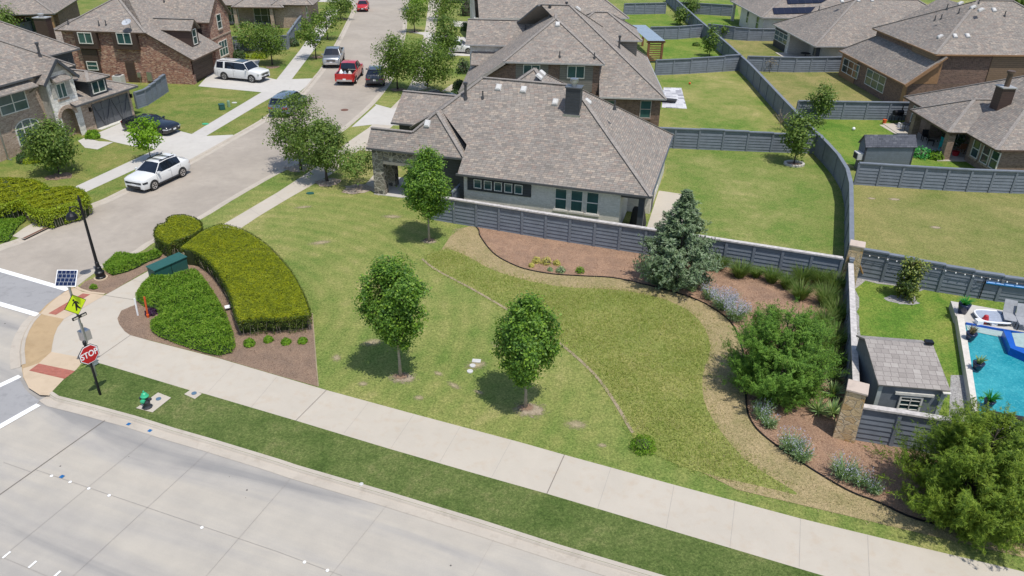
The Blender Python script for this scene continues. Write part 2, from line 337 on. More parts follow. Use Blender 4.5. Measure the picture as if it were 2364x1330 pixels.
MT['side_dark'] = siding('charcoal_siding', (.047, .053, .062)); MT['side_brown'] = siding('dark_brown_siding', (.075, .045, .035))
MT['side_grey'] = siding('grey_siding', (.20, .185, .165)); MT['side_cream'] = siding('cream_siding', (.55, .52, .46)); MT['side_taupe'] = siding('taupe_siding', (.23, .155, .10))
MT['shake'] = tile_mat('grey_shake', .3, .3, [(.36, .34, .30), (.44, .41, .36), (.40, .37, .33)], (.25, .23, .2), .06)
MT['trim_dark'] = plain('charcoal_trim', (.05, .055, .065), .5); MT['trim_brown'] = plain('brown_trim', (.10, .065, .045), .5)
MT['trim_tan'] = plain('orange_tan_trim', (.30, .17, .085), .6); MT['trim_grey'] = plain('grey_trim', (.33, .30, .27), .55); MT['trim_white'] = plain('cream_trim', (.66, .64, .58), .5)
MT['gutter'] = plain('pale_gutter', (.42, .41, .40), .35, .2); MT['gutter_dark'] = plain('dark_gutter', (.10, .105, .115), .35, .2)
MT['soffit'] = plain('soffit_board', (.20, .18, .16), .7)
MT['glass'] = tech_glass('dark_window_glass', (.02, .05, .052)); MT['glass_green'] = tech_glass('blind_backed_glass', (.04, .095, .088), .12)
MT['fence'] = plain('slate_grey_precast', (.165, .187, .222), .75, var=.13, scale=2.0); MT['fencecap'] = plain('weathered_cap', (.50, .47, .45), .85, var=.25, scale=5)
MT['metal'] = plain('galvanised_metal', (.46, .47, .48), .35, .85, .08); MT['vent'] = plain('vent_plastic', (.56, .55, .53), .5); MT['pipe'] = plain('lead_pipe', (.075, .075, .08), .5, .3)
MT['black'] = plain('black_metal', (.012, .013, .017), .4, .3); MT['rubber'] = plain('tyre_rubber', (.018, .018, .018), .85); MT['darkplastic'] = plain('dark_plastic', (.03, .03, .033), .6)
MT['chrome'] = plain('bright_metal', (.62, .62, .63), .25, .9, .05); MT['carglass'] = tech_glass('car_glass', (.012, .017, .028), .04); MT['redlens'] = plain('red_lens', (.35, .012, .01), .2)
MT['lens'] = plain('clear_lens', (.55, .57, .6), .12, .4); MT['plate'] = plain('plate_white', (.75, .75, .75), .5)
MT['p_white'] = paint('white_paint', (.74, .74, .73)); MT['p_black'] = paint('black_paint', (.008, .010, .016)); MT['p_red'] = paint('red_paint', (.50, .014, .014))
MT['p_silver'] = paint('silver_paint', (.40, .42, .45), .7, .32); MT['p_grey'] = paint('dark_grey_paint', (.06, .068, .085), .5, .3); MT['p_blue'] = paint('steel_blue_paint', (.20, .24, .31), .6, .3); MT['p_bed'] = plain('bed_liner', (.02, .02, .022), .9)
MT['green_box'] = plain('dark_green_paint', (.025, .105, .09), .45, .1, .1); MT['hyd_green'] = plain('hydrant_green', (.04, .42, .21), .4); MT['hyd_dark'] = plain('hydrant_black', (.035, .037, .045), .45)
MT['sign_red'] = plain('sign_red', (.47, .012, .017), .4, var=.04); MT['sign_white'] = plain('sign_white', (.85, .85, .85), .4, var=.03); MT['sign_lime'] = plain('fluorescent_lime', (.62, .80, .01), .4, var=.04); MT['sign_black'] = plain('sign_black', (.012, .012, .012), .5)
MT['blue'] = plain('bright_blue', (.005, .09, .46), .3); MT['bluemark'] = plain('blue_marker', (.01, .12, .33), .4); MT['valve'] = plain('slate_blue_lid', (.09, .16, .235), .5); MT['navy'] = plain('navy_glaze', (.02, .028, .07), .2)
MT['orange'] = plain('orange_plastic', (.62, .10, .02), .5); MT['wood'] = plain('cedar_wood', (.20, .085, .04), .7, var=.2); MT['lumber'] = plain('new_lumber', (.48, .29, .12), .7); MT['rust'] = plain('rusty_iron', (.16, .075, .05), .7)
MT['pot'] = plain('blue_black_pot', (.02, .025, .05), .25); MT['steelblue'] = plain('blue_tube', (.02, .20, .50), .35); MT['teal'] = plain('teal_plastic', (.02, .42, .40), .4); MT['red'] = plain('red_plastic', (.45, .02, .03), .4)
MT['bark'] = plain('grey_bark', (.22, .18, .14), .95, var=.3, scale=14); MT['bark_dark'] = plain('dark_bark', (.075, .06, .05), .95, var=.3, scale=14); MT['bark_pale'] = plain('pale_bark', (.33, .28, .22), .95, var=.25, scale=14)
MT['sheet'] = plain('pale_sheet_metal', (.50, .56, .62), .3, .6, .1); MT['solar'] = tile_mat('solar_cells', .17, .17, [(.008, .015, .05), (.012, .025, .08)], (.35, .37, .40), .1, True, .15)
MT['roofpv'] = tile_mat('roof_solar_cells', 1.0, 1.7, [(.008, .010, .022), (.014, .016, .032)], (.03, .03, .04), .03, True, .15); MT['water'] = water_mat(); MT['plaster'] = plain('pool_plaster', (.34, .44, .42), .4)
MT['tan_fabric'] = plain('grey_sling', (.30, .31, .33), .7); MT['cream'] = plain('cream_coping', (.62, .58, .52), .7)
# leaves
L_ = {}
L_['pear'] = leaf_mat('pear_leaves', [(0.038, 0.102, 0.014), (0.084, 0.180, 0.022), (0.156, 0.282, 0.030), (0.276, 0.408, 0.042)], .3, .4)
L_['oak'] = leaf_mat('oak_leaves', [(.05, .10, .018), (.09, .155, .026), (.14, .21, .036), (.21, .27, .052)], .25, .3)
L_['elm'] = leaf_mat('elm_leaves', [(.05, .10, .016), (.09, .16, .022), (.145, .22, .03), (.21, .27, .05)], .28, .3)
L_['maple'] = leaf_mat('young_maple_leaves', [(0.099, 0.209, 0.011), (0.176, 0.319, 0.013), (0.242, 0.396, 0.022)], .32, .3)
L_['myrtle'] = leaf_mat('myrtle_leaves', [(0.084, 0.168, 0.034), (0.151, 0.252, 0.050), (0.218, 0.302, 0.067), (0.269, 0.202, 0.084)], .28, .3)
L_['spruce'] = leaf_mat('blue_spruce_needles', [(.06, .11, .045), (.125, .19, .088), (.225, .295, .17), (.35, .41, .29)], .12, .2)
L_['juniper'] = leaf_mat('juniper_needles', [(0.051, 0.128, 0.018), (0.094, 0.196, 0.028), (0.153, 0.282, 0.037), (0.213, 0.341, 0.058)], .18, .2)
L_['juniper2'] = leaf_mat('yellow_juniper_needles', [(.05, .105, .012), (.11, .18, .018), (.18, .26, .026), (.26, .33, .042)], .18, .2)
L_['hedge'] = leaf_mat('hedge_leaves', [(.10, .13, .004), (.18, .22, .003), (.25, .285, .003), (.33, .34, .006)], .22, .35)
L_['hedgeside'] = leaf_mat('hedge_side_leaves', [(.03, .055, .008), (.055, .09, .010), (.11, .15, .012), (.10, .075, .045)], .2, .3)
L_['hedge2'] = leaf_mat('light_hedge_leaves', [(0.120, 0.180, 0.009), (0.225, 0.300, 0.009), (0.315, 0.390, 0.015), (0.083, 0.135, 0.015)], .22, .35)
L_['ground'] = leaf_mat('rosemary_sprigs', [(.075, .165, .014), (.13, .25, .02), (.19, .32, .03), (.27, .38, .05)], .3, .2)
L_['shrub'] = leaf_mat('bright_shrub_leaves', [(0.078, 0.169, 0.013), (0.143, 0.273, 0.019), (0.221, 0.364, 0.026)], .25, .2)
L_['darkshrub'] = leaf_mat('dark_shrub_leaves', [(0.027, 0.068, 0.021), (0.053, 0.112, 0.030), (0.090, 0.135, 0.053), (0.105, 0.075, 0.068)], .2, .3)
L_['yellow'] = leaf_mat('yellow_shrub_leaves', [(0.280, 0.280, 0.056), (0.476, 0.448, 0.112), (0.588, 0.504, 0.140), (0.308, 0.364, 0.084)], .2, .2)
L_['sage'] = leaf_mat('sage_leaves', [(0.138, 0.235, 0.097), (0.221, 0.331, 0.152), (0.331, 0.428, 0.235), (0.179, 0.304, 0.083)], .2, .2)
L_['lavender'] = leaf_mat('lavender_flowers', [(.33, .33, .47), (.42, .41, .56), (.48, .47, .58), (.34, .34, .42)], .2, .1)
L_['fountain'] = leaf_mat('fountain_grass_blades', [(.08, .16, .035), (.13, .215, .05), (.19, .26, .075), (.28, .31, .13)], .25, .2)
L_['meadow'] = leaf_mat('meadow_blades', [(.215, .285, .058), (.28, .335, .085), (.36, .37, .14), (.44, .40, .21)], .5, .1)
L_['yucca'] = leaf_mat('yucca_blades', [(0.126, 0.252, 0.090), (0.252, 0.378, 0.162), (0.468, 0.540, 0.216), (0.180, 0.306, 0.126)], .15, .4)
L_['magnolia'] = leaf_mat('magnolia_leaves', [(0.038, 0.083, 0.012), (0.090, 0.135, 0.018), (0.210, 0.255, 0.022), (0.165, 0.128, 0.045)], .12, .7)
L_['purple'] = leaf_mat('purple_leaves', [(.03, .008, .04), (.06, .018, .07), (.04, .03, .03)], .2, .3)
L_['tropic'] = leaf_mat('tropical_leaves', [(.02, .22, .04), (.05, .32, .07), (.14, .34, .05)], .25, .4)
L_['dryleaf'] = leaf_mat('dry_leaves', [(.22, .17, .10), (.32, .26, .17), (.16, .12, .08)], .2, .1)
# ---------------------------------------------------------------- ground sheets
SHEETN = [0]
def sheet(name, px, z, mat, kind='structure', parent=None, world=None, label=None):
    SHEETN[0] += 1; z = z + .0004*(SHEETN[0] % 9)
    pts = [G(*p, z)[:2] for p in px] if px else []
    pts += list(world or [])
    mb = MB(); pl = [(p[0], p[1], z) for p in pts]
    if sum(pl[i][0]*pl[(i+1) % len(pl)][1]-pl[(i+1) % len(pl)][0]*pl[i][1] for i in range(len(pl))) < 0: pl = pl[::-1]
    o = mb.poly(pl).build(name, mat, parent)
    setp(o, label=label, kind=kind); return o
def smooth_line(px, n=6):                                     # Catmull-Rom through pixel points
    P = [np.array(p, float) for p in px]; out = []
    for i in range(len(P)-1):
        a, b, c, d = P[max(i-1, 0)], P[i], P[i+1], P[min(i+2, len(P)-1)]
        for k in range(n):
            t = k/n; out.append(tuple(.5*((2*b)+(-a+c)*t+(2*a-5*b+4*c-d)*t*t+(-a+3*b-3*c+d)*t**3)))
    out.append(tuple(P[-1])); return out
def strip(name, px, wd, z, mat, side=0, kind='structure', zpx=None, h=0.0, world=None):
    """flat ribbon along a pixel line lying at height zpx; side -1 left, 0 centred, 1 right; h>0 gives it sides"""
    P = [G(*p, z if zpx is None else zpx)[:2] for p in px] if px else [np.array(p) for p in world]; mb = MB()
    L, Rr = [], []
    for i, p in enumerate(P):
        d = P[min(i+1, len(P)-1)]-P[max(i-1, 0)]; d = d/np.linalg.norm(d); nn = np.array([-d[1], d[0]])
        l, r = {-1: (wd, 0), 0: (wd/2, wd/2), 1: (0, wd)}[side]
        L.append(p+nn*l); Rr.append(p-nn*r)
    for i in range(len(P)-1):
        a, b, c, d = Rr[i], Rr[i+1], L[i+1], L[i]
        mb.poly([(*a, z), (*b, z), (*c, z), (*d, z)])
        if h:
            mb.poly([(*a, z-h), (*b, z-h), (*b, z), (*a, z)]); mb.poly([(*c, z-h), (*d, z-h), (*d, z), (*c, z)])
    if name is None: return mb
    o = mb.build(name, mat); setp(o, kind=kind); return o
# base sheet to the horizon, roads
setp(MB().poly([(-900, -150, -.05), (900, -150, -.05), (900, 1400, -.05), (-900, 1400, -.05)]).build('ground', MT['leftlawn']), kind='structure')
setp(MB().poly([(-70, -30, 0), (150, -60, 0), (150, 20, 0), (0, 36, 0), (-26, 60, 0), (-70, 60, 0)]).build('road', MT['road']), kind='structure')
RCURB = smooth_line([(173, 664), (230, 623), (319.5, 584), (354.6, 561), (463, 507), (528, 467.5), (595.6, 428), (640.6, 403), (689, 378.5), (740, 338), (785, 308), (806, 292), (862, 241), (903, 187), (922, 130), (935, 76), (938, 46), (945, 0), (950, -40)], 4)
LCURB = smooth_line([(-60, 600), (0, 572), (54, 553), (149, 507), (202, 480), (244, 463.5), (300.5, 436), (390, 397), (433, 377), (468, 358), (541, 317), (600, 283), (619, 269), (690, 222), (711, 201), (727, 181), (747.5, 154), (784, 89), (800, 57), (815, 24), (812, 6), (795, -6)], 4)
VCURB = [(113.7, 913), (130, 924), (195, 940), (306, 970), (349, 983.5), (400, 999.6), (485, 1024), (640, 1071.5), (683, 1086), (895, 1148), (1100, 1210.7), (1289.5, 1271.6), (1482, 1329), (1800, 1423)]
ARC = [(113.7, 913), (88, 908), (66, 895), (55, 875), (51.4, 846.7), (48.7, 812.8), (52, 790), (59.6, 769.5), (72, 748), (89.3, 729), (108, 708), (125, 695), (150, 678), (173, 664)]
def W(px, z=0.0): return [tuple(G(*p, z)[:2]) for p in px]
sheet('street', RCURB + [(795, -6)] + LCURB[::-1][1:] + [(-60, 640), (0, 622), (100, 648), (173, 668)], .006, MT['street'])
far_v = W([(1800, 1423)])[0]
dv = np.array(W([(1482, 1329)])[0])-np.array(W([(895, 1148)])[0]); dv /= np.linalg.norm(dv)
vend = tuple(np.array(far_v)+dv*60)
blockA = [vend, far_v] + W(VCURB[::-1][1:]) + W(ARC[1:]) + W(RCURB[1:])[:-1] + [(-22, 320), (300, 320), (300, 0)]
mbk = MB(); mbk.prism(blockA, -.04, ZB, 0, 1); setp(mbk.build('lawn', [MT['grass'], MT['kerb']]), kind='structure')
blockB = W(LCURB[::-1]) + [(-80, 55), (-200, 120), (-200, 320), (-60, 320), (-52, 160)]
mbk = MB(); mbk.prism(blockB, -.04, ZB, 0, 1); setp(mbk.build('lawn', [MT['leftlawn'], MT['kerb']]), kind='structure')
# kerbs and gutters
def kerb(px, side):
    w_ = W(px); P = [np.array(p) for p in w_]; mb = MB(); rows = []
    for i, p in enumerate(P):
        d = P[min(i+1, len(P)-1)]-P[max(i-1, 0)]; d /= np.linalg.norm(d); nn = np.array([d[1], -d[0]])*side
        rows.append([(*(p+nn*o_), z_) for o_, z_ in ((-.07, .004), (-.055, .035), (-.02, .085), (.03, ZB+.014), (.17, ZB+.016), (.175, ZB-.03))])
    for a, b in zip(rows, rows[1:]):
        for k in range(5): q = [a[k], b[k], b[k+1], a[k+1]]; mb.poly(q if side < 0 else q[::-1])
    setp(mb.build('kerb', MT['kerb']), kind='structure'); strip('gutter', None, .46, .012, MT['kerb'], -side, world=w_)
sheet('verge', None, ZB+.0015, MT['verge'], world=W(VCURB + [(2280, 1432), (1900, 1329), (1685.5, 1265), (1536.6, 1221), (1262.5, 1139.7), (1100, 1094), (895, 1035), (683, 971), (474, 909.5), (438.6, 901), (235.5, 840), (170, 860)]))
kerb([(2500, 1630)] + VCURB[::-1], 1); kerb(RCURB, 1); kerb(LCURB, -1)
kerb(ARC[4:10], 1)
# corner: walks, ramps, brick pads, sandy island
Z1, Z2, Z3, Z4 = ZB+.004, ZB+.008, ZB+.012, ZB+.016
def q3(l): return [(x*.27073, 580+y*.27073) for x, y in l]     # coordinates read off the corner close-up
sheet('ramp', q3([(437, 858), (690, 905), (720, 925), (650, 1010), (550, 1085), (450, 1190), (420, 1230), (340, 1226), (245, 1165), (200, 1070), (196, 1000), (330, 955)]), Z2, MT['ramp'])
sheet('ramp', q3([(345, 530), (380, 545), (545, 577), (890, 377), (700, 345), (650, 318), (640, 312), (560, 345), (500, 382), (420, 450)]), Z2, MT['ramp'])
sheet('sand_island', None, ZB+.001, MT['sandbed'], world=W(ARC))
sheet('paver_pad', q3([(330, 958), (640, 1022), (550, 1088), (248, 1018)]), Z3, MT['paver'])
sheet('paver_pad', q3([(412, 530), (475, 543), (770, 368), (705, 360)]), Z3, MT['paver'])
sheet('sand_island', q3([(380, 545), (545, 577), (490, 650), (462, 720), (445, 800), (437, 858), (330, 925), (240, 965), (205, 930), (210, 850), (235, 740), (270, 670), (320, 605)]), Z2, MT['sandbed'])
plaza = q3([(545, 577), (890, 377)]) + [(414, 586), (522, 514), (640, 444.5), (708, 400), (751, 372), (800, 330), (850, 296), (902, 250), (930, 222), (950, 190), (972, 110), (983, 60), (990, 0), (1018, 0), (1008, 60), (998, 120), (985, 200), (950, 250), (905, 292), (870, 322), (830, 346), (765, 402), (667.7, 457), (600, 497.6), (557.7, 525.7), (419.6, 603), (390, 620), (330, 653), (311, 704), (280, 717), (271, 735), (275, 748), (288, 765), (300.5, 773.5)]
plaza += [(352, 788), (501, 826), (640, 867), (753.5, 900.6), (948, 953.7), (1200, 1020.8), (1303, 1050), (1557, 1119.4), (1848, 1197), (2100, 1258), (2364, 1320), (2700, 1395), (2650, 1500), (2280, 1432), (1900, 1329), (1685.5, 1265), (1536.6, 1221), (1262.5, 1139.7), (1100, 1094), (895, 1035), (683, 971), (474, 909.5), (438.6, 901), (235.5, 840)]
plaza += q3([(720, 925), (690, 905), (437, 858), (445, 800), (462, 720), (490, 650)])
sheet('sidewalk', plaza, Z1, MT['walk'])
def lines(name, segs, wd, z, mat, zz=None):
    mm = MB()
    for a, b in segs:
        m_ = strip(None, [a, b], wd, z, mat, 0, zpx=z)
        mm.v, off = mm.v + m_.v, len(mm.v); mm.f += [[i+off for i in f] for f in m_.f]; mm.m += m_.m
    setp(mm.build(name, mat), kind='structure')
lines('sidewalk_joint', [((753.5, 900.6), (683, 971)), ((1303, 1050), (1262.5, 1139.7)), (q3([(1110, 717)])[0], q3([(840, 905)])[0]), (q3([(895, 377)])[0], q3([(1150, 415)])[0])], .035, Z2, MT['joint'])
lines('sidewalk_joint', [((850, 930), (794, 1000)), ((955, 957), (902, 1035)), ((1062, 986), (1015, 1067)), ((1180, 1017), (1135, 1102)), ((640, 869), (580, 940)), ((540, 841), (480, 905)), ((1410, 1081), (1380, 1173)), ((1556, 1121), (1538, 1219)), ((1697, 1157), (1685, 1264)), ((1848, 1197), (1845, 1310)), ((2003, 1236), (2008, 1352))], .013, Z2, MT['joint2'])
lines('sidewalk_joint', [((600, 497), (575, 481)), ((655, 463), (634, 448)), ((330, 652), (296, 644)), ((470, 575), (446, 567)), ((708, 433), (688, 412)), (q3([(437, 860)])[0], q3([(690, 907)])[0]), (q3([(545, 578)])[0], q3([(890, 378)])[0])], .016, Z2+.001, MT['joint2'])
# markings and joints on the wide road
lines('crosswalk_line', [((-400, 508), (157, 669)), ((-400, 585), (87, 727))], .32, .022, MT['white'])
lines('crosswalk_line', [((46, 868), (-400, 1078)), ((89, 934), (-400, 1211))], .30, .022, MT['white'])
sheet('asphalt_strip', [(-400, 516), (150, 671), (120, 697), (97, 716), (84, 722), (-400, 581)], .017, MT['asphalt'])
sheet('asphalt_strip', [(44, 872), (56, 895), (70, 910), (92, 925), (84, 934), (-400, 1206), (-400, 1085)], .017, MT['asphalt'])
lines('road_joint', [((242.3, 970), (-120, 1226))], .035, .021, MT['joint'])
lines('road_joint', [((349, 1006), (-20, 1306)), ((482, 1041), (130, 1365)), ((671, 1104), (415, 1400)), ((893, 1166), (690, 1420)), ((1140, 1245), (1040, 1420)), ((81, 1083.7), (640, 1273)), ((640, 1273), (790, 1329)), ((0, 1284), (180, 1360)), ((8, 1067), (70, 1089))], .011, .021, MT['joint2'])
# left block walks and drives
sheet('sidewalk', [(150, 445), (173, 431), (329, 359), (410, 322), (444, 308.6), (603.6, 213), (638, 184), (692, 116), (757, 22), (785, 22), (760, 62), (726, 113.7), (673, 184), (645, 215), (600, 240), (476, 314), (440, 334), (325, 385), (199, 443), (170, 456)], Z1, MT['walk2'])
sheet('sidewalk', [(-40, 530), (0, 512), (52, 488), (62, 498), (0, 523), (-40, 541)], Z1, MT['walk2'])
sheet('driveway', [(214, 312), (330, 262), (414, 302), (438.6, 308.6), (476, 314), (538, 311), (538, 314), (464, 354), (429, 374), (393, 389), (382, 378), (400, 350), (308.6, 338), (262.6, 327.6)], Z2, MT['drive'])
sheet('path', [(180, 325), (196, 318), (228, 326), (262, 328), (225, 345), (196, 341)], Z3, MT['walk2'])
sheet('driveway', [(457.5, 199), (494, 160), (545, 163), (640, 184), (723, 181), (708, 198), (687, 217), (664, 229), (645, 216), (603.6, 213)], Z2, MT['drive'])
sheet('path', [(545, 163), (566, 139), (600, 138), (594, 153), (578, 166)], Z3, MT['walk2'])
sheet('sidewalk', [(690, 3), (810, 6), (815, -2), (690, -6)], Z2, MT['walk2'])
# right block drives
sheet('driveway', [(865, 240), (906, 251), (985, 232), (1010, 260), (960, 290), (895, 289), (866, 287), (812, 293), (868, 243)], Z2, MT['drive'])
sheet('driveway', [(944, 74), (985, 74), (1100, 90), (1100, 130), (1040, 128), (975, 80)], Z2, MT['drive'])
sheet('driveway', [(1045, 48), (1082, 50), (1082, 62), (1050, 62)], Z2, MT['drive'])
sheet('path', [(1000, 225), (1042, 195), (1062, 195), (1050, 222)], Z2, MT['walk'])
sheet('path', [(812, 345), (862, 300), (885, 300), (878, 345), (870, 395), (875, 452), (858, 440), (838, 432), (866, 400), (866, 350)], Z2, MT['walk'])
# lawns of the fenced yards
sheet('lawn', [(1470, 520), (1520, 438), (1560, 345), (1900, 350), (1950, 425), (1960, 580), (1930, 600), (1640, 560)], Z1, MT['backlawn'])
sheet('patio', [(1482, 560), (1521, 440), (1588, 450), (1578, 500), (1570, 560)], Z2, MT['walk'])
sheet('lawn', [(1500, 340), (1530, 165), (1715, 160), (1795, 245), (1900, 330), (1895, 352)], Z1, MT['patchlawn'])
sheet('lawn', [(1530, 165), (1490, 90), (1600, 88), (1640, 90), (1712, 150)], Z1, MT['greenlawn'])
sheet('lawn', [(1440, 80), (1440, 34), (1535, 32), (1615, 82), (1600, 92)], Z1, MT['greenlawn'])
sheet('lawn', [(1560, 0), (1700, 5), (1710, 60), (1640, 70), (1620, 60)], Z1, MT['greenlawn'])
sheet('lawn', [(1640, 92), (1790, 95), (1940, 140), (1940, 165), (1720, 160)], Z1, MT['drylawn'])
sheet('lawn', [(1720, 160), (1945, 165), (2110, 240), (2095, 270), (1840, 275)], Z1, MT['drylawn'])
sheet('lawn', [(1840, 275), (2110, 277), (2160, 330), (2364, 380), (2364, 400), (2000, 400), (1900, 345)], Z1, MT['greenlawn'])
sheet('lawn', [(1972, 425), (2420, 447), (2420, 640), (2060, 628), (1970, 600)], Z1, MT['olive'])
sheet('lawn', [(1968, 610), (2420, 700), (2420, 900), (2200, 960), (1985, 960), (1960, 800)], Z1, MT['greenlawn'])
# open green: straw path, meadow, mulch beds, bare rings
BED2 = smooth_line([(1098, 524), (1105.6, 533), (1109.6, 548), (1140.8, 587), (1189.5, 614), (1230, 626), (1284, 634.5), (1352, 638.5), (1433, 645), (1568.5, 679), (1640, 709), (1694, 755), (1720, 840), (1722, 930), (1735, 975), (1770, 1013), (1851, 1070), (1954, 1132), (2030, 1162), (2116, 1200), (2240, 1228), (2420, 1262)], 4)
MEAD = smooth_line([(985, 590), (1030, 575), (1075, 590), (1150, 628), (1280, 660), (1430, 670), (1540, 693), (1612, 737), (1640, 800), (1622, 870), (1635, 950), (1720, 1060), (1840, 1138), (1780, 1128), (1600, 1085), (1500, 1042), (1462, 1010), (1440, 960), (1370, 862), (1290, 793), (1145, 697), (1080, 660), (1000, 622), (985, 600)], 3)
sheet('grass_path', [(1040, 545)] + [(1060, 530), (1090, 520)] + BED2 + [(2420, 1300), (2100, 1225), (1848, 1165), (1700, 1130), (1620, 1090), (1560, 1000), (1500, 800), (1300, 700), (1150, 660), (1080, 620), (1020, 575)], Z2, MT['straw'])
sheet('meadow', MEAD, Z3, MT['meadow'])
sheet('mulch_bed', BED2 + [(2420, 1200), (2060, 1010), (1965, 1010), (1955, 1000), (1955, 800), (1965, 640), (1945, 640), (1640, 606), (1480, 582), (1200, 540)], Z3, MT['mulch2'])
strip('bed_edging', BED2, .06, ZB+.06, MT['black'], 0, zpx=ZB, h=.06)
sheet('mulch_bed', [(300.5, 773.5), (288, 765), (275, 748), (271, 735), (280, 717), (311, 704), (330, 653), (390, 620), (421, 603), (450, 610), (560, 640), (700, 720), (721, 724), (726, 785), (731, 850), (735, 893), (640, 866), (501, 825), (352, 787)], Z3, MT['mulch'])
strip('bed_edging', [(721, 724), (726, 785), (731, 850), (735, 893)], .05, ZB+.022, MT['bare'], 0, zpx=ZB)
sheet('mulch_bed', [(180, 666), (196, 650), (225, 639), (245, 622), (300, 598), (352, 573), (362, 582), (412, 585), (330, 630), (248, 678), (215, 674)], Z3, MT['mulch'])
strip('kerb', None, .15, ZB+.03, MT['ramp'], 1, world=W([(240, 681), (205, 677), (182, 670), (173, 664)], ZB), h=.10)
strip('bare_strip', smooth_line([(975, 598), (1005, 622), (1080, 662), (1145, 699), (1220, 745), (1295, 795), (1372, 864), (1420, 930), (1452, 985), (1462, 1000)], 3), .15, Z4, MT['bare'], 0, zpx=ZB)
def blob(name, px, rx, ry, mat, z=Z3, seed=0, kind='structure', n=26, rag=.14):
    c = G(*px, z); r_ = random.Random(seed+int(px[0])); ph = [r_.uniform(0, 6.28) for _ in range(4)]
    pts = [(c[0]+rx*math.cos(t)*(1+rag*math.sin(3*t+ph[0])+rag*.7*math.sin(5*t+ph[1])+rag*.5*math.sin(9*t+ph[2])), c[1]+ry*math.sin(t)*(1+rag*math.sin(2*t+ph[3])+rag*.5*math.sin(7*t+ph[1])), z) for t in [2*math.pi*i/n for i in range(n)]]
    return setp(MB().poly(pts).build(name, mat), kind=kind)
def patch_mat(name, c, soft=.55):
    m = M_(name); t = NT(m); p = t.obj(); r = t.n('VectorMath', {0: p}, operation='LENGTH').outputs['Value']
    nz = t.noise(p, 3.2, 5, .7); n2 = t.noise(t.pos(), 26, 3, .7); n3 = t.noise(t.pos(), 9, 3, .7)
    mk = t.math('ADD', t.math('SUBTRACT', 1.0, r), t.math('MULTIPLY', t.math('SUBTRACT', nz, .5), 1.5)); mk = t.math('ADD', mk, t.math('MULTIPLY', t.math('SUBTRACT', n2, .5), .9))
    mk = t.ramp(mk, [(.25, (0, 0, 0)), (.25+soft, (1, 1, 1))])
    t.set(t.ramp(n3, [(.3, [x*.8 for x in c]), (.7, [x*1.2 for x in c])]), .95)
    mx = t.n('MixShader', {0: mk, 1: t.n('BsdfTransparent').outputs[0], 2: t.b.outputs[0]}); t.t.links.new(mx.outputs[0], t.out.inputs[0]); return m
PM = {'bare': patch_mat('worn_soil', (.34, .275, .19), .4), 'straw': patch_mat('worn_straw_turf', (.36, .30, .18), .7), 'leaf': patch_mat('leaf_litter', (.24, .155, .10), .35)}
def patch(name, px, rx, ry, mat, z=Z2, rz=0.0):
    SHEETN[0] += 1; c = G(*px, z+.0004*(SHEETN[0] % 9)); o = MB().poly([(1.35*math.cos(2*math.pi*k/32), 1.35*math.sin(2*math.pi*k/32), 0) for k in range(32)]).build(name, mat); o.location = tuple(c); o.scale = (rx, ry, 1); o.rotation_euler = (0, 0, rz); return setp(o, kind='structure')
for px, rx, ry in (((930, 872), .85, .66), ((1224, 946), .95, .78), ((991, 557), .7, .5)): patch('bare_ring', px, rx, ry, PM['bare'], Z2)
for px, rx, ry, rz in (((838, 886), .34, .3, 0), ((777, 826), .32, .5, .2), ((1012, 862), .22, .42, .9), ((1048, 890), .6, .26, -.7), ((967, 918), .35, .3, 0), ((1100, 842), .75, .6, .5), ((1390, 1028), .3, .22, 0), ((1072, 532), 1.0, .8, 0), ((1105, 905), .4, .2, -.5), ((860, 790), .8, .5, .4), ((1160, 800), .9, .4, -.6), ((1330, 980), .7, .5, 0), ((620, 640), .5, 1.2, .3), ((740, 560), 1.0, .5, .4), ((905, 500), 1.0, .5, 0), ((700, 478), .9, .4, .3)): patch('bare_patch', px, rx, ry, PM['straw'], Z2, rz)
for px, rx, ry in (((2065, 460), .6, .35), ((2012, 458), .4, .3), ((2160, 525), .5, .35)): patch('bare_patch', px, rx, ry, PM['bare'], Z2)
for px in ((991, 553), (925, 868), (1215, 940)): patch('leaf_litter', px, .5, .42, PM['leaf'], Z3)
blob('stone_ring', (757, 421), .9, .8, MT['rock'], Z4, 7); blob('stone_ring', (826, 436), 1.1, .95, MT['rock'], Z4, 8); blob('stone_ring', (693, 388), 1.1, .8, MT['rock'], Z4, 9)
for k, px in enumerate([(757.5, 80+66), (757, 130), (773, 45), (789, 44), (732, 132), (630, 155), (918, 207), (955, 73)]): blob('mulch_ring', px, .75, .7, MT['mulch'], Z3, 20+k)
blob('mulch_ring', (137, 407), .9, .8, MT['mulch'], Z3, 11); blob('mulch_ring', (345, 372), .5, .5, MT['mulch'], Z4, 12)
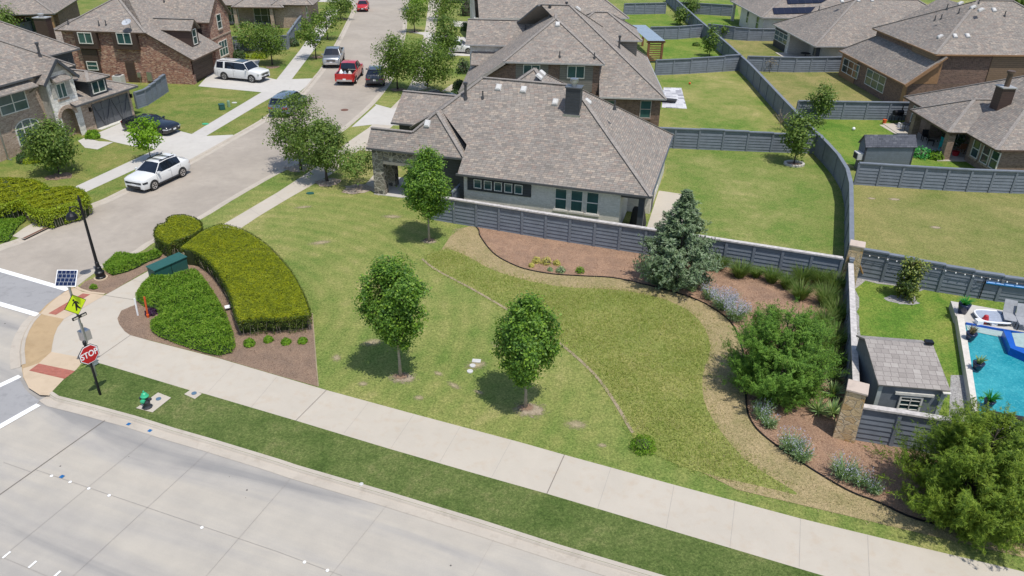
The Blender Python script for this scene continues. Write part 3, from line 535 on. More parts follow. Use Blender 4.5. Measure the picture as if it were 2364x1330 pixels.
# ---------------------------------------------------------------- houses
class House:
    def __init__(s, name, label, o_px, x_px, z, cat='house', group=None):
        a, b = G(*o_px, z)[:2], G(*x_px, z)[:2]; s.o = a; d = (b-a)/np.linalg.norm(b-a); s.x = d; s.y = np.array([-d[1], d[0]])
        s.ang = math.atan2(d[1], d[0]); s.root = empty(name, (a[0], a[1], 0), s.ang, label, cat, group)
        s.caps = MB(); s.gl = []
    def loc(s, P): d = np.array(P[:2])-s.o; return np.array([d @ s.x, d @ s.y, P[2] if len(P) > 2 else 0])
    def at(s, px, py, z): return s.loc(G(px, py, z))
    def wpt(s, x, y, z=0): p = s.o+s.x*x+s.y*y; return np.array([p[0], p[1], z])
    def _ray(s, px, py): v = ray(px, py); return s.loc((0, 0)), np.array([v[:2] @ s.x, v[:2] @ s.y, v[2]])
    def wall(s, px, py, axis, c):                            # pixel -> point on the wall plane x=c or y=c
        o, v = s._ray(px, py); o = np.array([o[0], o[1], CAM_H]); k = 'xy'.index(axis); t = (c-o[k])/v[k]; return o+v*t
    def roofpt(s, px, py, f):                                # pixel -> point on the roof z=f(x,y) (linear)
        o, v = s._ray(px, py); o = np.array([o[0], o[1], CAM_H]); a, b = 0.0, 400.0
        for _ in range(60):
            m = (a+b)/2; p = o+v*m
            if p[2] > f(p[0], p[1]): a = m
            else: b = m
        return o+v*a
    def part(s, mb, name, mat, **k): return mb.build(name, mat, s.root, **k)
    def walls(s, poly, z0, z1, mat, name='wall'):
        mb = MB(); n = len(poly); ar = sum(poly[i][0]*poly[(i+1) % n][1]-poly[(i+1) % n][0]*poly[i][1] for i in range(n))
        if ar < 0: poly = poly[::-1]
        for i in range(n):
            a, b = poly[i], poly[(i+1) % n]; mb.poly([(*a, z0), (*b, z0), (*b, z1), (*a, z1)])
        return s.part(mb, name, mat)
    def pb(s, mb, axis, c, side, u0, u1, z0, z1, d0, d1, m=0):
        if axis == 'y': mb.box(u0, c+side*d0, z0, u1, c+side*d1, z1, m)
        else: mb.box(c+side*d0, u0, z0, c+side*d1, u1, z1, m)
    def panel(s, axis, c, side, a, b, mat, name, d=.05, px=True):
        if px:
            A, B = s.wall(*a, axis, c), s.wall(*b, axis, c); k = 1-'xy'.index(axis); u0, u1 = sorted((A[k], B[k])); z0, z1 = sorted((A[2], B[2]))
        else: (u0, z0), (u1, z1) = a, b
        mb = MB(); s.pb(mb, axis, c, side, u0, u1, max(z0, .12), z1, 0, d); return s.part(mb, name, mat)
    def window(s, axis, c, side, a, b, nx=1, nz=2, glass=None, frame=None, px=True, sill=None, fw=.07, d=.0, label=None, mw=1.0):
        if px:
            A, B = s.wall(*a, axis, c), s.wall(*b, axis, c); k = 1-'xy'.index(axis); u0, u1 = sorted((A[k], B[k])); z0, z1 = sorted((A[2], B[2]))
        else: (u0, z0), (u1, z1) = a, b
        mb = MB()
        for q in ((u0, u0+fw, z0, z1), (u1-fw, u1, z0, z1), (u0+fw, u1-fw, z0, z0+fw), (u0+fw, u1-fw, z1-fw, z1)): s.pb(mb, axis, c, side, *q, d-.02, d+.07)
        for i in range(1, nx):
            u = u0+(u1-u0)*i/nx; s.pb(mb, axis, c, side, u-.035*mw, u+.035*mw, z0+fw, z1-fw, d+.005, d+.06)
        for i in range(1, nz):
            z = z0+(z1-z0)*i/nz; s.pb(mb, axis, c, side, u0+fw, u1-fw, z-.03*mw, z+.03*mw, d+.005, d+.055)
        f = s.part(mb, 'window', frame or MT['trim_white']); setp(f, label=label)
        g = MB(); s.pb(g, axis, c, side, u0+fw*.5, u1-fw*.5, z0+fw*.5, z1-fw*.5, d-.015, d+.02); g.build('pane', glass or MT['glass_green'], f)
        if sill is not None:
            q = MB(); s.pb(q, axis, c, side, u0-.08, u1+.08, z0-.13, z0-.004, d-.02, d+.11); q.build('sill', sill, f)
        return f
    def roof(s, faces, mat, name='roof', thick=.16, rim=None):
        mb = MB()
        for f in faces:
            n = Vector((0, 0, 0)); P = [Vector(map(float, p)) for p in f]
            for i in range(len(P)): n += P[i].cross(P[(i+1) % len(P)])
            mb.poly(f if n.z >= 0 else f[::-1])
        o = s.part(mb, name, [mat, rim or MT['trim_dark'], MT['soffit']])
        bm = bmesh.new(); bm.from_mesh(o.data); bmesh.ops.remove_doubles(bm, verts=bm.verts, dist=.002); bm.to_mesh(o.data); bm.free()
        md = o.modifiers.new('thickness', 'SOLIDIFY'); md.thickness = thick; md.offset = -1; md.material_offset = 2; md.material_offset_rim = 1; md.use_even_offset = False
        return o
    def hip(s, x0, y0, x1, y1, z, m, gl=False, gr=False, gf=False, gb=False):
        """faces of a hip roof; g* = gable at left / right / front / back"""
        w_, d_ = x1-x0, y1-y0; F = []
        if w_ >= d_:
            t = d_/2; zr = z+m*t; yc = (y0+y1)/2; a = (x0 if gl else x0+t, yc, zr); b = (x1 if gr else x1-t, yc, zr)
            c00, c10, c11, c01 = (x0, y0, z), (x1, y0, z), (x1, y1, z), (x0, y1, z)
            F += [[c00, c10, b, a], [c11, c01, a, b]]
            if not gl: F.append([c01, c00, a]); s.cap(c00, a); s.cap(c01, a)
            if not gr: F.append([c10, c11, b]); s.cap(c10, b); s.cap(c11, b)
        else:
            t = w_/2; zr = z+m*t; xc = (x0+x1)/2; a = (xc, y0 if gf else y0+t, zr); b = (xc, y1 if gb else y1-t, zr)
            c00, c10, c11, c01 = (x0, y0, z), (x1, y0, z), (x1, y1, z), (x0, y1, z)
            F += [[c10, c11, b, a], [c01, c00, a, b]]
            if not gf: F.append([c00, c10, a]); s.cap(c00, a); s.cap(c10, a)
            if not gb: F.append([c11, c01, b]); s.cap(c11, b); s.cap(c01, b)
        s.cap(a, b); return F
    def cap(s, a, b):
        a, b = Vector(a), Vector(b)
        if (b-a).length < .3: return
        o = Vector((0, 0, .025)); s.caps.bar(a+o, b+o, .26, .05)
    def eave(s, a, b): g = MB(); g.bar(Vector(a)+Vector((0, 0, -.05)), Vector(b)+Vector((0, 0, -.05)), .12, .13); s.gl.append(g)
    def finish(s, gut=None):
        if s.caps.v: s.part(s.caps, 'ridge_cap', MT['ridge'])
        for g in s.gl: s.part(g, 'gutter', gut or MT['gutter'])
    def vents(s, kind, pts, f, slope):
        """things on a roof plane: pts pixels, f plane, slope = downhill direction (local xy) """
        for px in pts:
            p = s.roofpt(*px, f); sx, sy = slope; nrm = Vector((-(f(1, 0)-f(0, 0)), -(f(0, 1)-f(0, 0)), 1)).normalized()
            if kind == 'box':
                dn = Vector((sx, sy, f(sx, sy)-f(0, 0))).normalized(); sd = nrm.cross(dn); P = Vector(p); q = []
                for h, k in ((.0, 1.0), (.13, .9), (.19, .62)):
                    q.append([P+nrm*h+sd*(.21*k*a)+dn*(.27*k*b) for a, b in ((-1, -1), (1, -1), (1, 1), (-1, 1))])
                mb = MB(); mb.hexa(q[0]+q[1]); mb.hexa(q[1]+q[2]); s.part(mb, 'roof_vent', MT['vent'])
            elif kind == 'pipe':
                mb = MB(); P = Vector(p); mb.tube([P-Vector((0, 0, .1)), P+Vector((0, 0, .12)), P+Vector((0, 0, .13)), P+Vector((0, 0, .5))], [.13, .09, .05, .05], 8); s.part(mb, 'vent_pipe', MT['pipe'])
            else:
                mb = MB(); P = Vector(p); mb.tube([P-Vector((0, 0, .1)), P+Vector((0, 0, .15)), P+Vector((0, 0, .16)), P+Vector((0, 0, .95)), P+Vector((0, 0, .96)), P+Vector((0, 0, 1.12))], [.16, .12, .09, .09, .15, .15], 10); s.part(mb, 'flue_pipe', MT['pipe'])
# ---- the single-storey house with the pale brick side, centre
H = House('single_storey_house', 'grey-roofed house with pale painted brick side wall and charcoal chimney', (1056, 401.5), (1502, 454.4), 3.0)
m_ = .72; E0 = 3.0; X1 = 12.5; YB = 13.0
fA = lambda x, y: E0+m_*y; fR = lambda x, y: E0+m_*(X1-x)
ap = (X1-6.5, 6.5, E0+m_*6.5); al = (-.4, 6.5, ap[2])
LFT = -6.9
VA = (-2.6, 4.03, E0+m_*4.03); VB = (0, 1.9, E0+m_*1.9)
H.cap((X1, 0, E0), ap); H.cap((X1, YB, E0), ap); H.cap(al, ap); H.cap(VA, al)
F = [[(0, 0, E0), (X1, 0, E0), ap, al, VA, VB], [(X1, 0, E0), (X1, YB, E0), ap], [(X1, YB, E0), (LFT, YB, E0), al, ap], [(LFT, YB, E0), (LFT, 8.2, E0), VA, al]]
H.roof(F, MT['shingle'])
pk = H.at(1234.3, 158.6, 8.25); zb = 5.7; tt = (pk[2]-zb)/m_
F = H.hip(pk[0]-tt, pk[1]-tt, pk[0]+tt, pk[1]+tt+.02, zb, m_); H.roof(F, MT['shingle'])
fB = lambda x, y: pk[2]-m_*(x-pk[0])
# tall porch wing on the street side: its own hip and the lower porch gable
ZE = 3.6; WX0, WX1, WY = -7.05, .07, 1.3
wa = (-2.6, 3.3, 5.95); hl_ = (-5.3, WY, ZE); pj = (-4.0, WY+.96, ZE+1.1); pr = .98
F = [[hl_, (WX1, WY, ZE), wa, pj], [(WX1, WY, ZE), (WX1, WY+2.3, ZE), (wa[0], 5.2, wa[2]), wa], [wa, (wa[0], 5.2, wa[2]), (-5.3, 5.2, ZE), (-5.3, WY+2*.96, ZE), pj]]
H.roof(F, MT['shingle']); H.cap((WX1, WY, ZE), wa); H.cap(pj, wa)
F = [[(WX0, WY, ZE), hl_, pj, (WX0, WY+.96, ZE+1.1)], [(-4.5, WY+2*.96, ZE), (WX0, WY+2*.96, ZE), (WX0, WY+.96, ZE+1.1), pj]]
H.roof(F, MT['shingle']); H.cap((WX0, WY+.96, ZE+1.1), pj)
H.eave((WX0, WY, ZE), (WX1, WY, ZE)); H.eave((WX1, WY, ZE), (WX1, WY+2.1, ZE)); H.eave((-.1, 0, E0), (X1, 0, E0)); H.eave((X1, 0, E0), (X1, YB, E0))
# lower garage gable behind, towards the street
F = H.hip(-8.75, 9.0, -1.0, 14.2, 3.0, .70, gl=True); H.roof(F, MT['shingle']); H.eave((-8.75, 9.0, 3), (-4, 9.0, 3))
H.walls([(-8.3, 9.5), (-1, 9.5), (-1, 13.8), (-8.3, 13.8)], 0, 3.0, MT['side_dark'])
# walls: main body with the covered patio corner cut out
PX = H.wall(1429, 500, 'y', .35)[0]
H.walls([(.3, .35), (PX, .35), (PX, 4.2), (12.15, 4.2), (12.15, 12.6), (.3, 12.6)], 0, 3.05, MT['brick_white'])
H.walls([(-4.2, WY+.45), (-.35, WY+.45), (-.35, 9), (-4.2, 9)], 0, 3.62, MT['side_dark'])
mb = MB(); mb.box(-.0, .42, 0, .32, 3.5, 3.0); H.part(mb, 'wall', MT['side_dark'])
mb = MB(); mb.box(11.75, .30, .1, 12.12, .66, 2.9); mb.box(11.7, .25, .1, 12.17, .71, .5); H.part(mb, 'porch_column', MT['trim_dark'])
mb = MB(); mb.box(PX+.02, .32, 2.62, 12.15, .62, 3.02); mb.box(11.85, .62, 2.62, 12.15, 4.2, 3.02); H.part(mb, 'porch_beam', MT['trim_dark'])
# stone porch: outer pier, header, inner pier
mb = MB(); mb.box(-6.85, WY+.35, 0, -6.05, WY+.95, 3.7); mb.box(-6.05, WY+.4, 2.62, -2.9, WY+.92, 3.7); mb.box(-6.85, WY+.95, 2.8, -6.3, WY+2.0, 3.6); H.part(mb, 'stone_porch', MT['stone_dark'])
mb = MB(); mb.box(-6.85, WY+2.0, 0, -6.0, WY+2.6, 3.6); mb.box(-5.0, WY+2.0, 0, -4.0, WY+2.6, 3.6); H.part(mb, 'stone_pier', MT['stone_dark'])
mb = MB(); mb.box(-6.06, WY+.36, 2.42, -2.9, WY+.9, 2.63); H.part(mb, 'lintel', MT['cap'])
mb = MB(); mb.box(-6.9, WY+.3, 0, -2.0, WY+3.9, .14); H.part(mb, 'porch_floor', MT['walk2'])
mb = MB(); mb.poly([(WX0+.2, WY+.15, ZE), (WX0+.2, WY+1.77, ZE), (WX0+.2, WY+.96, ZE+.9)]); H.part(mb, 'gable', MT['side_dark'])
# charcoal band with five small windows, three tall windows
H.panel('y', .35, -1, (1079.5, 409), (1226, 455), MT['side_dark'], 'window_band', .07)
for k in range(5):
    x0 = 1094+23.6*k; H.window('y', .28, -1, (x0, 413+3.0*k), (x0+18.0, 435.5+3.3*k), 1, 1, MT['glass_green'], MT['trim_white'], fw=.045)
for k in range(3):
    x0 = 1282+36.5*k; H.window('y', .35, -1, (x0+.3, 433+4.2*k), (x0+25.6, 485+5.2*k), 1, 2, MT['glass_green'] if 1 else 0, MT['trim_white'], sill=MT['brick_white'], fw=.045)
# right wall windows seen edge-on, patio items are things of their own
H.window('x', 12.15, 1, (6.0, .9), (7.6, 2.6), 2, 2, px=False); H.panel('x', 12.15, 1, (4.6, .1), (5.6, 2.3), MT['trim_dark'], 'door', px=False)
# chimney
c = H.roofpt(1320, 266, fA); mb = MB(); cx0, cx1, cy0, cy1 = c[0]-.48, c[0]+.48, c[1], c[1]+.75; zt = c[2]+1.75
mb.box(cx0, cy0, c[2]-.6, cx1, cy1, zt); ch = H.part(mb, 'chimney', MT['side_dark'])
mb = MB(); mb.box(cx0-.07, cy0-.07, zt, cx1+.07, cy1+.07, zt+.07); mb.build('chimney_cap', MT['gutter_dark'], ch)
mb = MB(); mb._lathe([(.17, 0), (.17, .22), (.27, .24), (.27, .36), (.24, .38), (.27, .40), (.27, .48), (.1, .52)], (c[0]-.02, c[1]+.36, zt+.07), 16, 0); mb.build('flue', MT['metal'], ch)
mb = MB(); mb.box(cx0-.1, cy0-.12, c[2]-.10, cx1+.1, cy0-.004, c[2]+.05); mb.build('flashing', MT['metal'], ch)
H.vents('box', [(1151, 203), (1208.5, 208), (1282, 237), (986.5, 286.5)][:3], fA, (0, -1)); H.vents('box', [(1356, 236)], fR, (1, 0)); H.vents('box', [(1251, 170.5), (1244, 178.5)], fB, (1, 0))
H.vents('box', [(987, 286.5)], lambda x, y: ZE+1.15*(y-WY), (0, -1))
H.vents('pipe', [(1114.5, 227), (1419, 250)], fA, (0, -1)); H.vents('pipe', [(1287.5, 211)], fB, (1, 0)); H.vents('flue', [(1075, 228)], fA, (0, -1))
H.finish(MT['gutter_dark']); H1 = H
# ---- two-storey brick house behind it
H = House('two_storey_house', 'two-storey dark brick house with tall hipped roof right behind the pale brick house', (1383, 224.4), (1538, 228.8), 3.0)
m_ = .73; X1 = 5.82; YB = 17.2; zr = 3+m_*8.6
ap = (X1-8.6, 8.6, zr)
F = [[(0, 0, 3), (X1, 0, 3), ap, (ap[0]-3, 8.6, zr), (0, 3.0, 3+m_*3.0)], [(X1, 0, 3), (X1, YB, 3), ap], [(X1, YB, 3), (-12, YB, 3), (ap[0]-3, 8.6, zr), ap]]
F[0] = [(0, 0, 3), (X1, 0, 3), ap, (-5.5, 8.6, zr), (-2.5, 5.6, 3+m_*5.6), (0, 3.4, 3+m_*3.4)]
H.roof(F, MT['shingle']); H.cap((X1, 0, 3), ap); H.cap((X1, YB, 3), ap); H.cap(ap, (-5.5, 8.6, zr))
# front volume with the catslide on the left
UX0, UX1, UY, UZ = -8.45, .38, 1.0, 5.6; m2 = .68; t = (UX1-UX0)/2; fa = (UX0+t, UY+t, UZ+m2*t)
lowx = UX0-4.0
bk = (fa[0], 10.5, fa[2]); H.roof([[(UX0, UY, UZ), (UX1, UY, UZ), fa], [(UX1, UY, UZ), (UX1, 6.2, UZ), (UX1, 10.5, UZ), bk, fa], [(UX0, UY, UZ), fa, bk, (lowx, 10.5, UZ-m2*4.0), (lowx, UY, UZ-m2*4.0)]], MT['shingle'], rim=MT['trim_grey'])
H.cap((UX0, UY, UZ), fa); H.cap((UX1, UY, UZ), fa); H.cap(fa, bk)
H.eave((UX0, UY, UZ), (UX1, UY, UZ)); H.eave((0, 0, 3), (X1, 0, 3)); H.eave((X1, 0, 3), (X1, YB, 3))
mb = MB(); mb.bar((UX0+.1, UY-.02, UZ-.08), (lowx, UY-.02, UZ-m2*4.0-.1), .07, .26); H.part(mb, 'rake_board', MT['trim_grey'])
H.walls([(UX0+.4, UY+.45), (UX1-.4, UY+.45), (UX1-.4, 10), (UX0+.4, 10)], 0, UZ+.05, MT['brick_dark'])
mb = MB(); mb.poly([(lowx+.5, UY+.47, 0), (UX0+.45, UY+.47, 0), (UX0+.45, UY+.47, UZ-.25), (lowx+.5, UY+.47, UZ-m2*3.6-.2)]); H.part(mb, 'wall', MT['brick_dark'])
H.walls([(-.2, .4), (X1-.35, .4), (X1-.35, YB-.4), (-.2, YB-.4)], 0, 3.05, MT['brick_dark'])
H.panel('y', UY+.45, -1, (1191, 146), (1264, 208), MT['side_grey'], 'siding_panel', .06); H.panel('y', UY+.45, -1, (1293, 148), (1366, 212), MT['side_grey'], 'siding_panel', .06)
H.window('y', UY+.39, -1, (1208, 148.5), (1246.5, 178), 2, 1, MT['glass_green']); H.window('y', UY+.39, -1, (1310, 151), (1349, 181.5), 2, 1, MT['glass_green'])
H.window('y', .4, -1, (1479, 231), (1501, 273), 1, 2, MT['glass_green'], MT['trim_grey'], sill=MT['brick_dark']); H.window('y', .4, -1, (1399, 231), (1417, 268), 1, 2, MT['glass_green'], MT['trim_grey'])
# left gable over the porch and the lower porch roof
F = [[(-12.7, 9.0, 5.4), (-2, 9.0, 5.4), (-2, 11.7, 7.3), (-12.7, 11.7, 7.3)], [(-2, 14.4, 5.4), (-12.7, 14.4, 5.4), (-12.7, 11.7, 7.3), (-2, 11.7, 7.3)]]; H.roof(F, MT['shingle'], rim=MT['trim_grey']); H.eave((-12.7, 9, 5.4), (-6, 9, 5.4)); H.cap((-12.7, 11.7, 7.3), (-2, 11.7, 7.3))
H.walls([(-12.3, 9.4), (-4, 9.4), (-4, 14), (-12.3, 14)], 0, 5.45, MT['stone_white'])
F = [[(-12.1, 8.0, 3.7), (-6, 8.0, 3.7), (-6, 9.38, 4.7), (-12.1, 9.38, 4.7)]]; H.roof(F, MT['shingle'], rim=MT['trim_grey'])
H.walls([(-11.7, 8.45), (-6, 8.45), (-6, 9.3), (-11.7, 9.3)], 0, 3.7, MT['side_grey'])
# rear right dormer volume
F = H.hip(-3.5, 10.4, 4.45, 17.0, 5.9, .62); H.roof(F, MT['shingle'], rim=MT['trim_grey']); H.walls([(-3, 10.8), (4.05, 10.8), (4.05, 16.6), (-3, 16.6)], 2.5, 5.95, MT['side_grey'], 'dormer'); H.eave((-1, 10.4, 5.9), (4.45, 10.4, 5.9))
fF = lambda x, y: UZ+m2*(y-UY); fM = lambda x, y: 3+m_*y; fUR = lambda x, y: UZ+m2*(UX1-x); fMR = lambda x, y: 3+m_*(X1-x)
H.vents('box', [(1287, 57)], fF, (0, -1)); H.vents('pipe', [(1292, 132), (1372, 135)], fF, (0, -1)); H.vents('pipe', [(1350, 76), (1366, 93), (1316, 48)], fUR, (1, 0)); H.vents('box', [(1308, 46), (1310, 39)], fUR, (1, 0)); H.vents('flue', [(1429, 111)], fMR, (1, 0)); H.vents('box', [(1334, 21)], fMR, (1, 0))
H.vents('flue', [(1307, 32)], fUR, (1, 0)); H.vents('flue', [(1269, 40)], lambda x, y: UZ+m2*(x-UX0), (-1, 0)); H.vents('pipe', [(1213, 69)], lambda x, y: 5.4+.7*(y-9), (0, -1))
H.finish(); H2 = H
# ---- third house up the street, mostly roof
H = House('house', 'grey-roofed house furthest up the right side of the street', (1106, 42.9), (1473, 41.8), 3.6)
F = H.hip(0, 0, 19.5, 15, 3.6, .7, gl=True); H.roof(F, MT['shingle'], rim=MT['trim_grey']); H.eave((0, 0, 3.6), (19.5, 0, 3.6)); H.eave((19.5, 0, 3.6), (19.5, 15, 3.6))
H.walls([(-.4, .4), (19.1, .4), (19.1, 14.6), (-.4, 14.6)], 0, 3.65, MT['brick_white']); mb = MB(); mb.poly([(-.42, .4, 3.6), (-.42, 14.6, 3.6), (-.42, 7.5, 8.7)][::-1]); H.part(mb, 'gable', MT['side_cream'])
mb = MB(); mb.box(-.55, .2, 0, -.42, 1.6, 3.6); H.part(mb, 'wall_trim', MT['trim_white']); H.window('y', .4, -1, (2.0, 1.0), (4.2, 2.6), 2, 2, px=False); H.finish()
# ---- brick and white-stone house, left front
H = House('brick_and_stone_house', 'tan brick house with white limestone entry gable and wide charcoal garage door', (31.6, 366), (325, 258), 0.0)
m_ = .70; ZU = 5.6
F = H.hip(-7, -.4, 7.6, 9.2, ZU, m_); H.roof(F, MT['shingle'])
F = H.hip(-1, 4.4, 13.0, 14.0, ZU, m_); H.roof(F, MT['shingle'])
H.eave((-7, -.4, ZU), (3.3, -.4, ZU)); H.eave((7.6, 4.4, ZU), (13.0, 4.4, ZU)); H.eave((13, 4.4, ZU), (13, 14, ZU))
H.walls([(-6.5, 0), (7.0, 0), (7.0, 8.8), (-6.5, 8.8)], 0, ZU+.03, MT['brick_tan']); H.walls([(1, 4.85), (12.5, 4.85), (12.5, 13.5), (1, 13.5)], 0, ZU+.03, MT['side_dark'])
# garage
gp = .42; F = [[(5.8, -1.25, 2.75), (12.95, -1.25, 2.75), (12.95-3.0, 1.75, 2.75+gp*3.0), (8.9, 4.9, 2.75+gp*6.15), (5.8, 4.9, 2.75+gp*6.15)], [(12.95, -1.25, 2.75), (12.95, 5.2, 2.75), (8.9, 4.9, 2.75+gp*6.15), (12.95-3.0, 1.75, 2.75+gp*3.0)]]
fG = lambda x, y: 2.75+gp*(y+1.25)
F = [[(5.8, -1.25, 2.75), (12.95, -1.25, 2.75), (12.95-4.6, -1.25+4.6, 2.75+gp*4.6), (7.2, 4.9, 2.75+gp*6.15), (5.8, 4.9, 2.75+gp*6.15)], [(12.95, -1.25, 2.75), (12.95, 6.0, 2.75), (12.95-4.6, 6.0, 2.75+gp*4.6), (12.95-4.6, 3.35, 2.75+gp*4.6)]]
H.roof(F, MT['shingle']); H.cap((12.95, -1.25, 2.75), (12.95-4.6, 3.35, 2.75+gp*4.6)); H.eave((5.8, -1.25, 2.75), (12.95, -1.25, 2.75)); H.eave((12.95, -1.25, 2.75), (12.95, 5, 2.75))
H.walls([(6.4, -.62), (12.5, -.62), (12.5, 5), (6.4, 5)], 0, 2.8, MT['brick_tan'])
gd0 = H.wall(226, 300, 'y', -.62)[0]; gd1 = H.wall(304, 268, 'y', -.62)[0]
mb = MB(); H.pb(mb, 'y', -.62, -1, gd0, gd1, .12, 2.25, 0, .05)
for k in range(5): u = gd0+(gd1-gd0)*k/4; H.pb(mb, 'y', -.62, -1, u-.06, u+.06, .12, 2.25, .05, .09)
for k in range(2):
    for sgn in (0, 1):
        u = gd0+(gd1-gd0)*(2*k+sgn)/4; v = gd0+(gd1-gd0)*(2*k+1+sgn)/4 if sgn == 0 else gd0+(gd1-gd0)*(2*k+2)/4
        a, b = ((u+.1, 2.1), (v-.1, .2)) if sgn == 0 else ((u+.1, .2), (v-.1, 2.1)); mb.bar((a[0], -.69, a[1]), (b[0], -.69, b[1]), .05, .12, up=(0, 1, 0))
H.pb(mb, 'y', -.62, -1, gd0, gd1, 1.5, 1.6, .05, .085)
H.part(mb, 'garage_door', plain('charcoal_door', (.10, .105, .115), .5)); mb = MB(); H.pb(mb, 'y', -.62, -1, gd0-.1, gd1+.1, .1, .17, .0, .5); H.part(mb, 'threshold', MT['trim_white'])
for u in (gd0-.35, gd1+.35):
    mb = MB(); H.pb(mb, 'y', -.62, -1, u-.07, u+.07, 1.75, 2.1, .02, .2); H.part(mb, 'wall_lamp', MT['black'])
# dormer
q = H.roofpt(232, 218, fG); dx0, dx1, dy = q[0]-1.0, q[0]+.95, q[1]; dz = fG(0, dy)
H.walls([(dx0, dy), (dx1, dy), (dx1, dy+3.2), (dx0, dy+3.2)], dz-.1, dz+1.35, MT['side_dark'], 'dormer'); F = H.hip(dx0-.25, dy-.3, dx1+.25, dy+4.2, dz+1.35, .45, gb=True); H.roof(F, MT['shingle'], name='dormer_roof')
H.window('y', dy, -1, (dx0+.25, dz+.18), (dx1-.25, dz+1.22), 2, 1, MT['glass'], px=False)
# stone entry tower with gable
tx0, tx1, ty, tz = 3.95, 6.75, -.72, 5.25; xc = (tx0+tx1)/2
ax0 = H.wall(137, 318, 'y', ty)[0]; ax1 = H.wall(166, 300, 'y', ty)[0]; ax0, ax1 = 4.75, 6.15
mb = MB(); zt = 2.05; arc = [(xc+(ax1-ax0)/2*math.cos(t), zt+.55*math.sin(t)) for t in [math.pi*k/10 for k in range(11)]]
mb.poly([(tx0, ty, 0), (ax0, ty, 0)] + [(a, ty, b) for a, b in arc[::-1]] + [(ax1, ty, 0), (tx1, ty, 0), (tx1, ty, tz), (xc, ty, tz+1.25), (tx0, ty, tz)])
mb.poly([(tx1, ty, 0), (tx1, 1, 0), (tx1, 1, tz), (tx1, ty, tz)]); H.part(mb, 'entry_gable', MT['stone_white'])
mb = MB(); mb.poly([(tx0, 1, 1.9), (tx0, ty, 1.9), (tx0, ty, tz), (tx0, 1, tz)]); H.part(mb, 'side_wall', MT['shake'])
mb = MB(); mb.poly([(tx0, 1, 0), (tx0, ty, 0), (tx0, ty, 1.9), (tx0, 1, 1.9)]); mb.poly([(ax0-.2, .45, .1), (ax1+.2, .45, .1), (ax1+.2, .45, 2.9), (ax0-.2, .45, 2.9)]); mb.poly([(ax0, .45, .1), (ax0, ty+.01, .1), (ax0, ty+.01, 2.6), (ax0, .45, 2.6)]); H.part(mb, 'entry_recess', MT['brick_tan'])
mb = MB(); arch = [(xc+((ax1-ax0)/2+.02)*math.cos(t), zt+.57*math.sin(t)) for t in [math.pi*k/10 for k in range(11)]]; ar2 = [(xc+((ax1-ax0)/2+.30)*math.cos(t), zt+.86*math.sin(t)) for t in [math.pi*k/10 for k in range(11)]]
for k in range(10): mb.hexa([(*arch[k][:1], ty-.04, arch[k][1]), (*arch[k+1][:1], ty-.04, arch[k+1][1]), (*arch[k+1][:1], ty+.05, arch[k+1][1]), (*arch[k][:1], ty+.05, arch[k][1]), (*ar2[k][:1], ty-.04, ar2[k][1]), (*ar2[k+1][:1], ty-.04, ar2[k+1][1]), (*ar2[k+1][:1], ty+.05, ar2[k+1][1]), (*ar2[k][:1], ty+.05, ar2[k][1])])
H.part(mb, 'arch', MT['brick_tan'])
F = [[(tx0-.35, ty-.3, tz-.3), (xc, ty-.3, tz+1.4), (xc, 4.5, tz+1.4), (tx0-.35, 4.5, tz-.3)], [(tx1+.35, ty-.3, tz-.3), (xc, ty-.3, tz+1.4), (xc, 4.5, tz+1.4), (tx1+.35, 4.5, tz-.3)]]; H.roof(F, MT['shingle'], name='gable_roof')
mb = MB(); mb.bar((tx0-.35, ty-.33, tz-.42), (xc, ty-.33, tz+1.28), .06, .22); mb.bar((tx1+.35, ty-.33, tz-.42), (xc, ty-.33, tz+1.28), .06, .22); H.part(mb, 'rake_board', MT['trim_dark'])
mb = MB(); mb.poly([(tx0+.5, ty-.02, tz+.35), (tx1-.5, ty-.02, tz+.35), (xc, ty-.02, tz+1.2)]); H.part(mb, 'gable_siding', MT['shake'])
aw = [(xc-.85, tz-.25), (xc+.85, tz+.0)]
mb = MB(); mb.hexa([(xc-.8, ty-.55, tz-.38), (xc+.8, ty-.55, tz-.38), (xc+.8, ty, tz-.38), (xc-.8, ty, tz-.38), (xc-.8, ty-.55, tz-.3), (xc+.8, ty-.55, tz-.3), (xc+.8, ty, tz+.05), (xc-.8, ty, tz+.05)]); H.part(mb, 'awning', MT['shingle'])
H.window('y', ty, -1, (xc-.5, tz-1.75), (xc+.45, tz-.55), 2, 1, MT['glass_green'], px=False); H.panel('y', ty, -1, (xc-.95, tz-1.6), (xc-.55, tz-.5), MT['shake'], 'shutter', px=False); H.panel('y', ty, -1, (xc+.5, tz-1.6), (xc+.95, tz-.5), MT['shake'], 'shutter', px=False); H.panel('y', ty, -1, (xc-.6, tz-1.95), (xc+.55, tz-1.77), MT['brick_tan'], 'sill', px=False)
# brick front windows
H.window('y', 0, -1, (7.5, 213), (58.4, 222), 2, 2, MT['glass_green']) if False else H.window('y', 0, -1, (.1, 3.3), (2.6, 4.75), 2, 2, MT['glass_green'], px=False)
mb = MB(); mb.hexa([(-1.2, -.95, 4.93), (3.2, -.95, 4.93), (3.2, 0, 4.93), (-1.2, 0, 4.93), (-1.2, -.95, 5.02), (3.2, -.95, 5.02), (3.2, 0, 5.4), (-1.2, 0, 5.4)]); mb.bar((3.05, -.8, 4.9), (3.05, 0, 4.4), .1, .1); H.part(mb, 'awning', MT['shingle'])
wc = H.wall(66, 305, 'y', 0); wx = wc[0]; mb = MB(); wz0, wz1 = .75, 2.0
out = [(wx+1.12*math.cos(t), wz1+.62*math.sin(t)) for t in [math.pi*k/12 for k in range(13)]]; inn = [(wx+1.04*math.cos(t), wz1+.54*math.sin(t)) for t in [math.pi*k/12 for k in range(13)]]
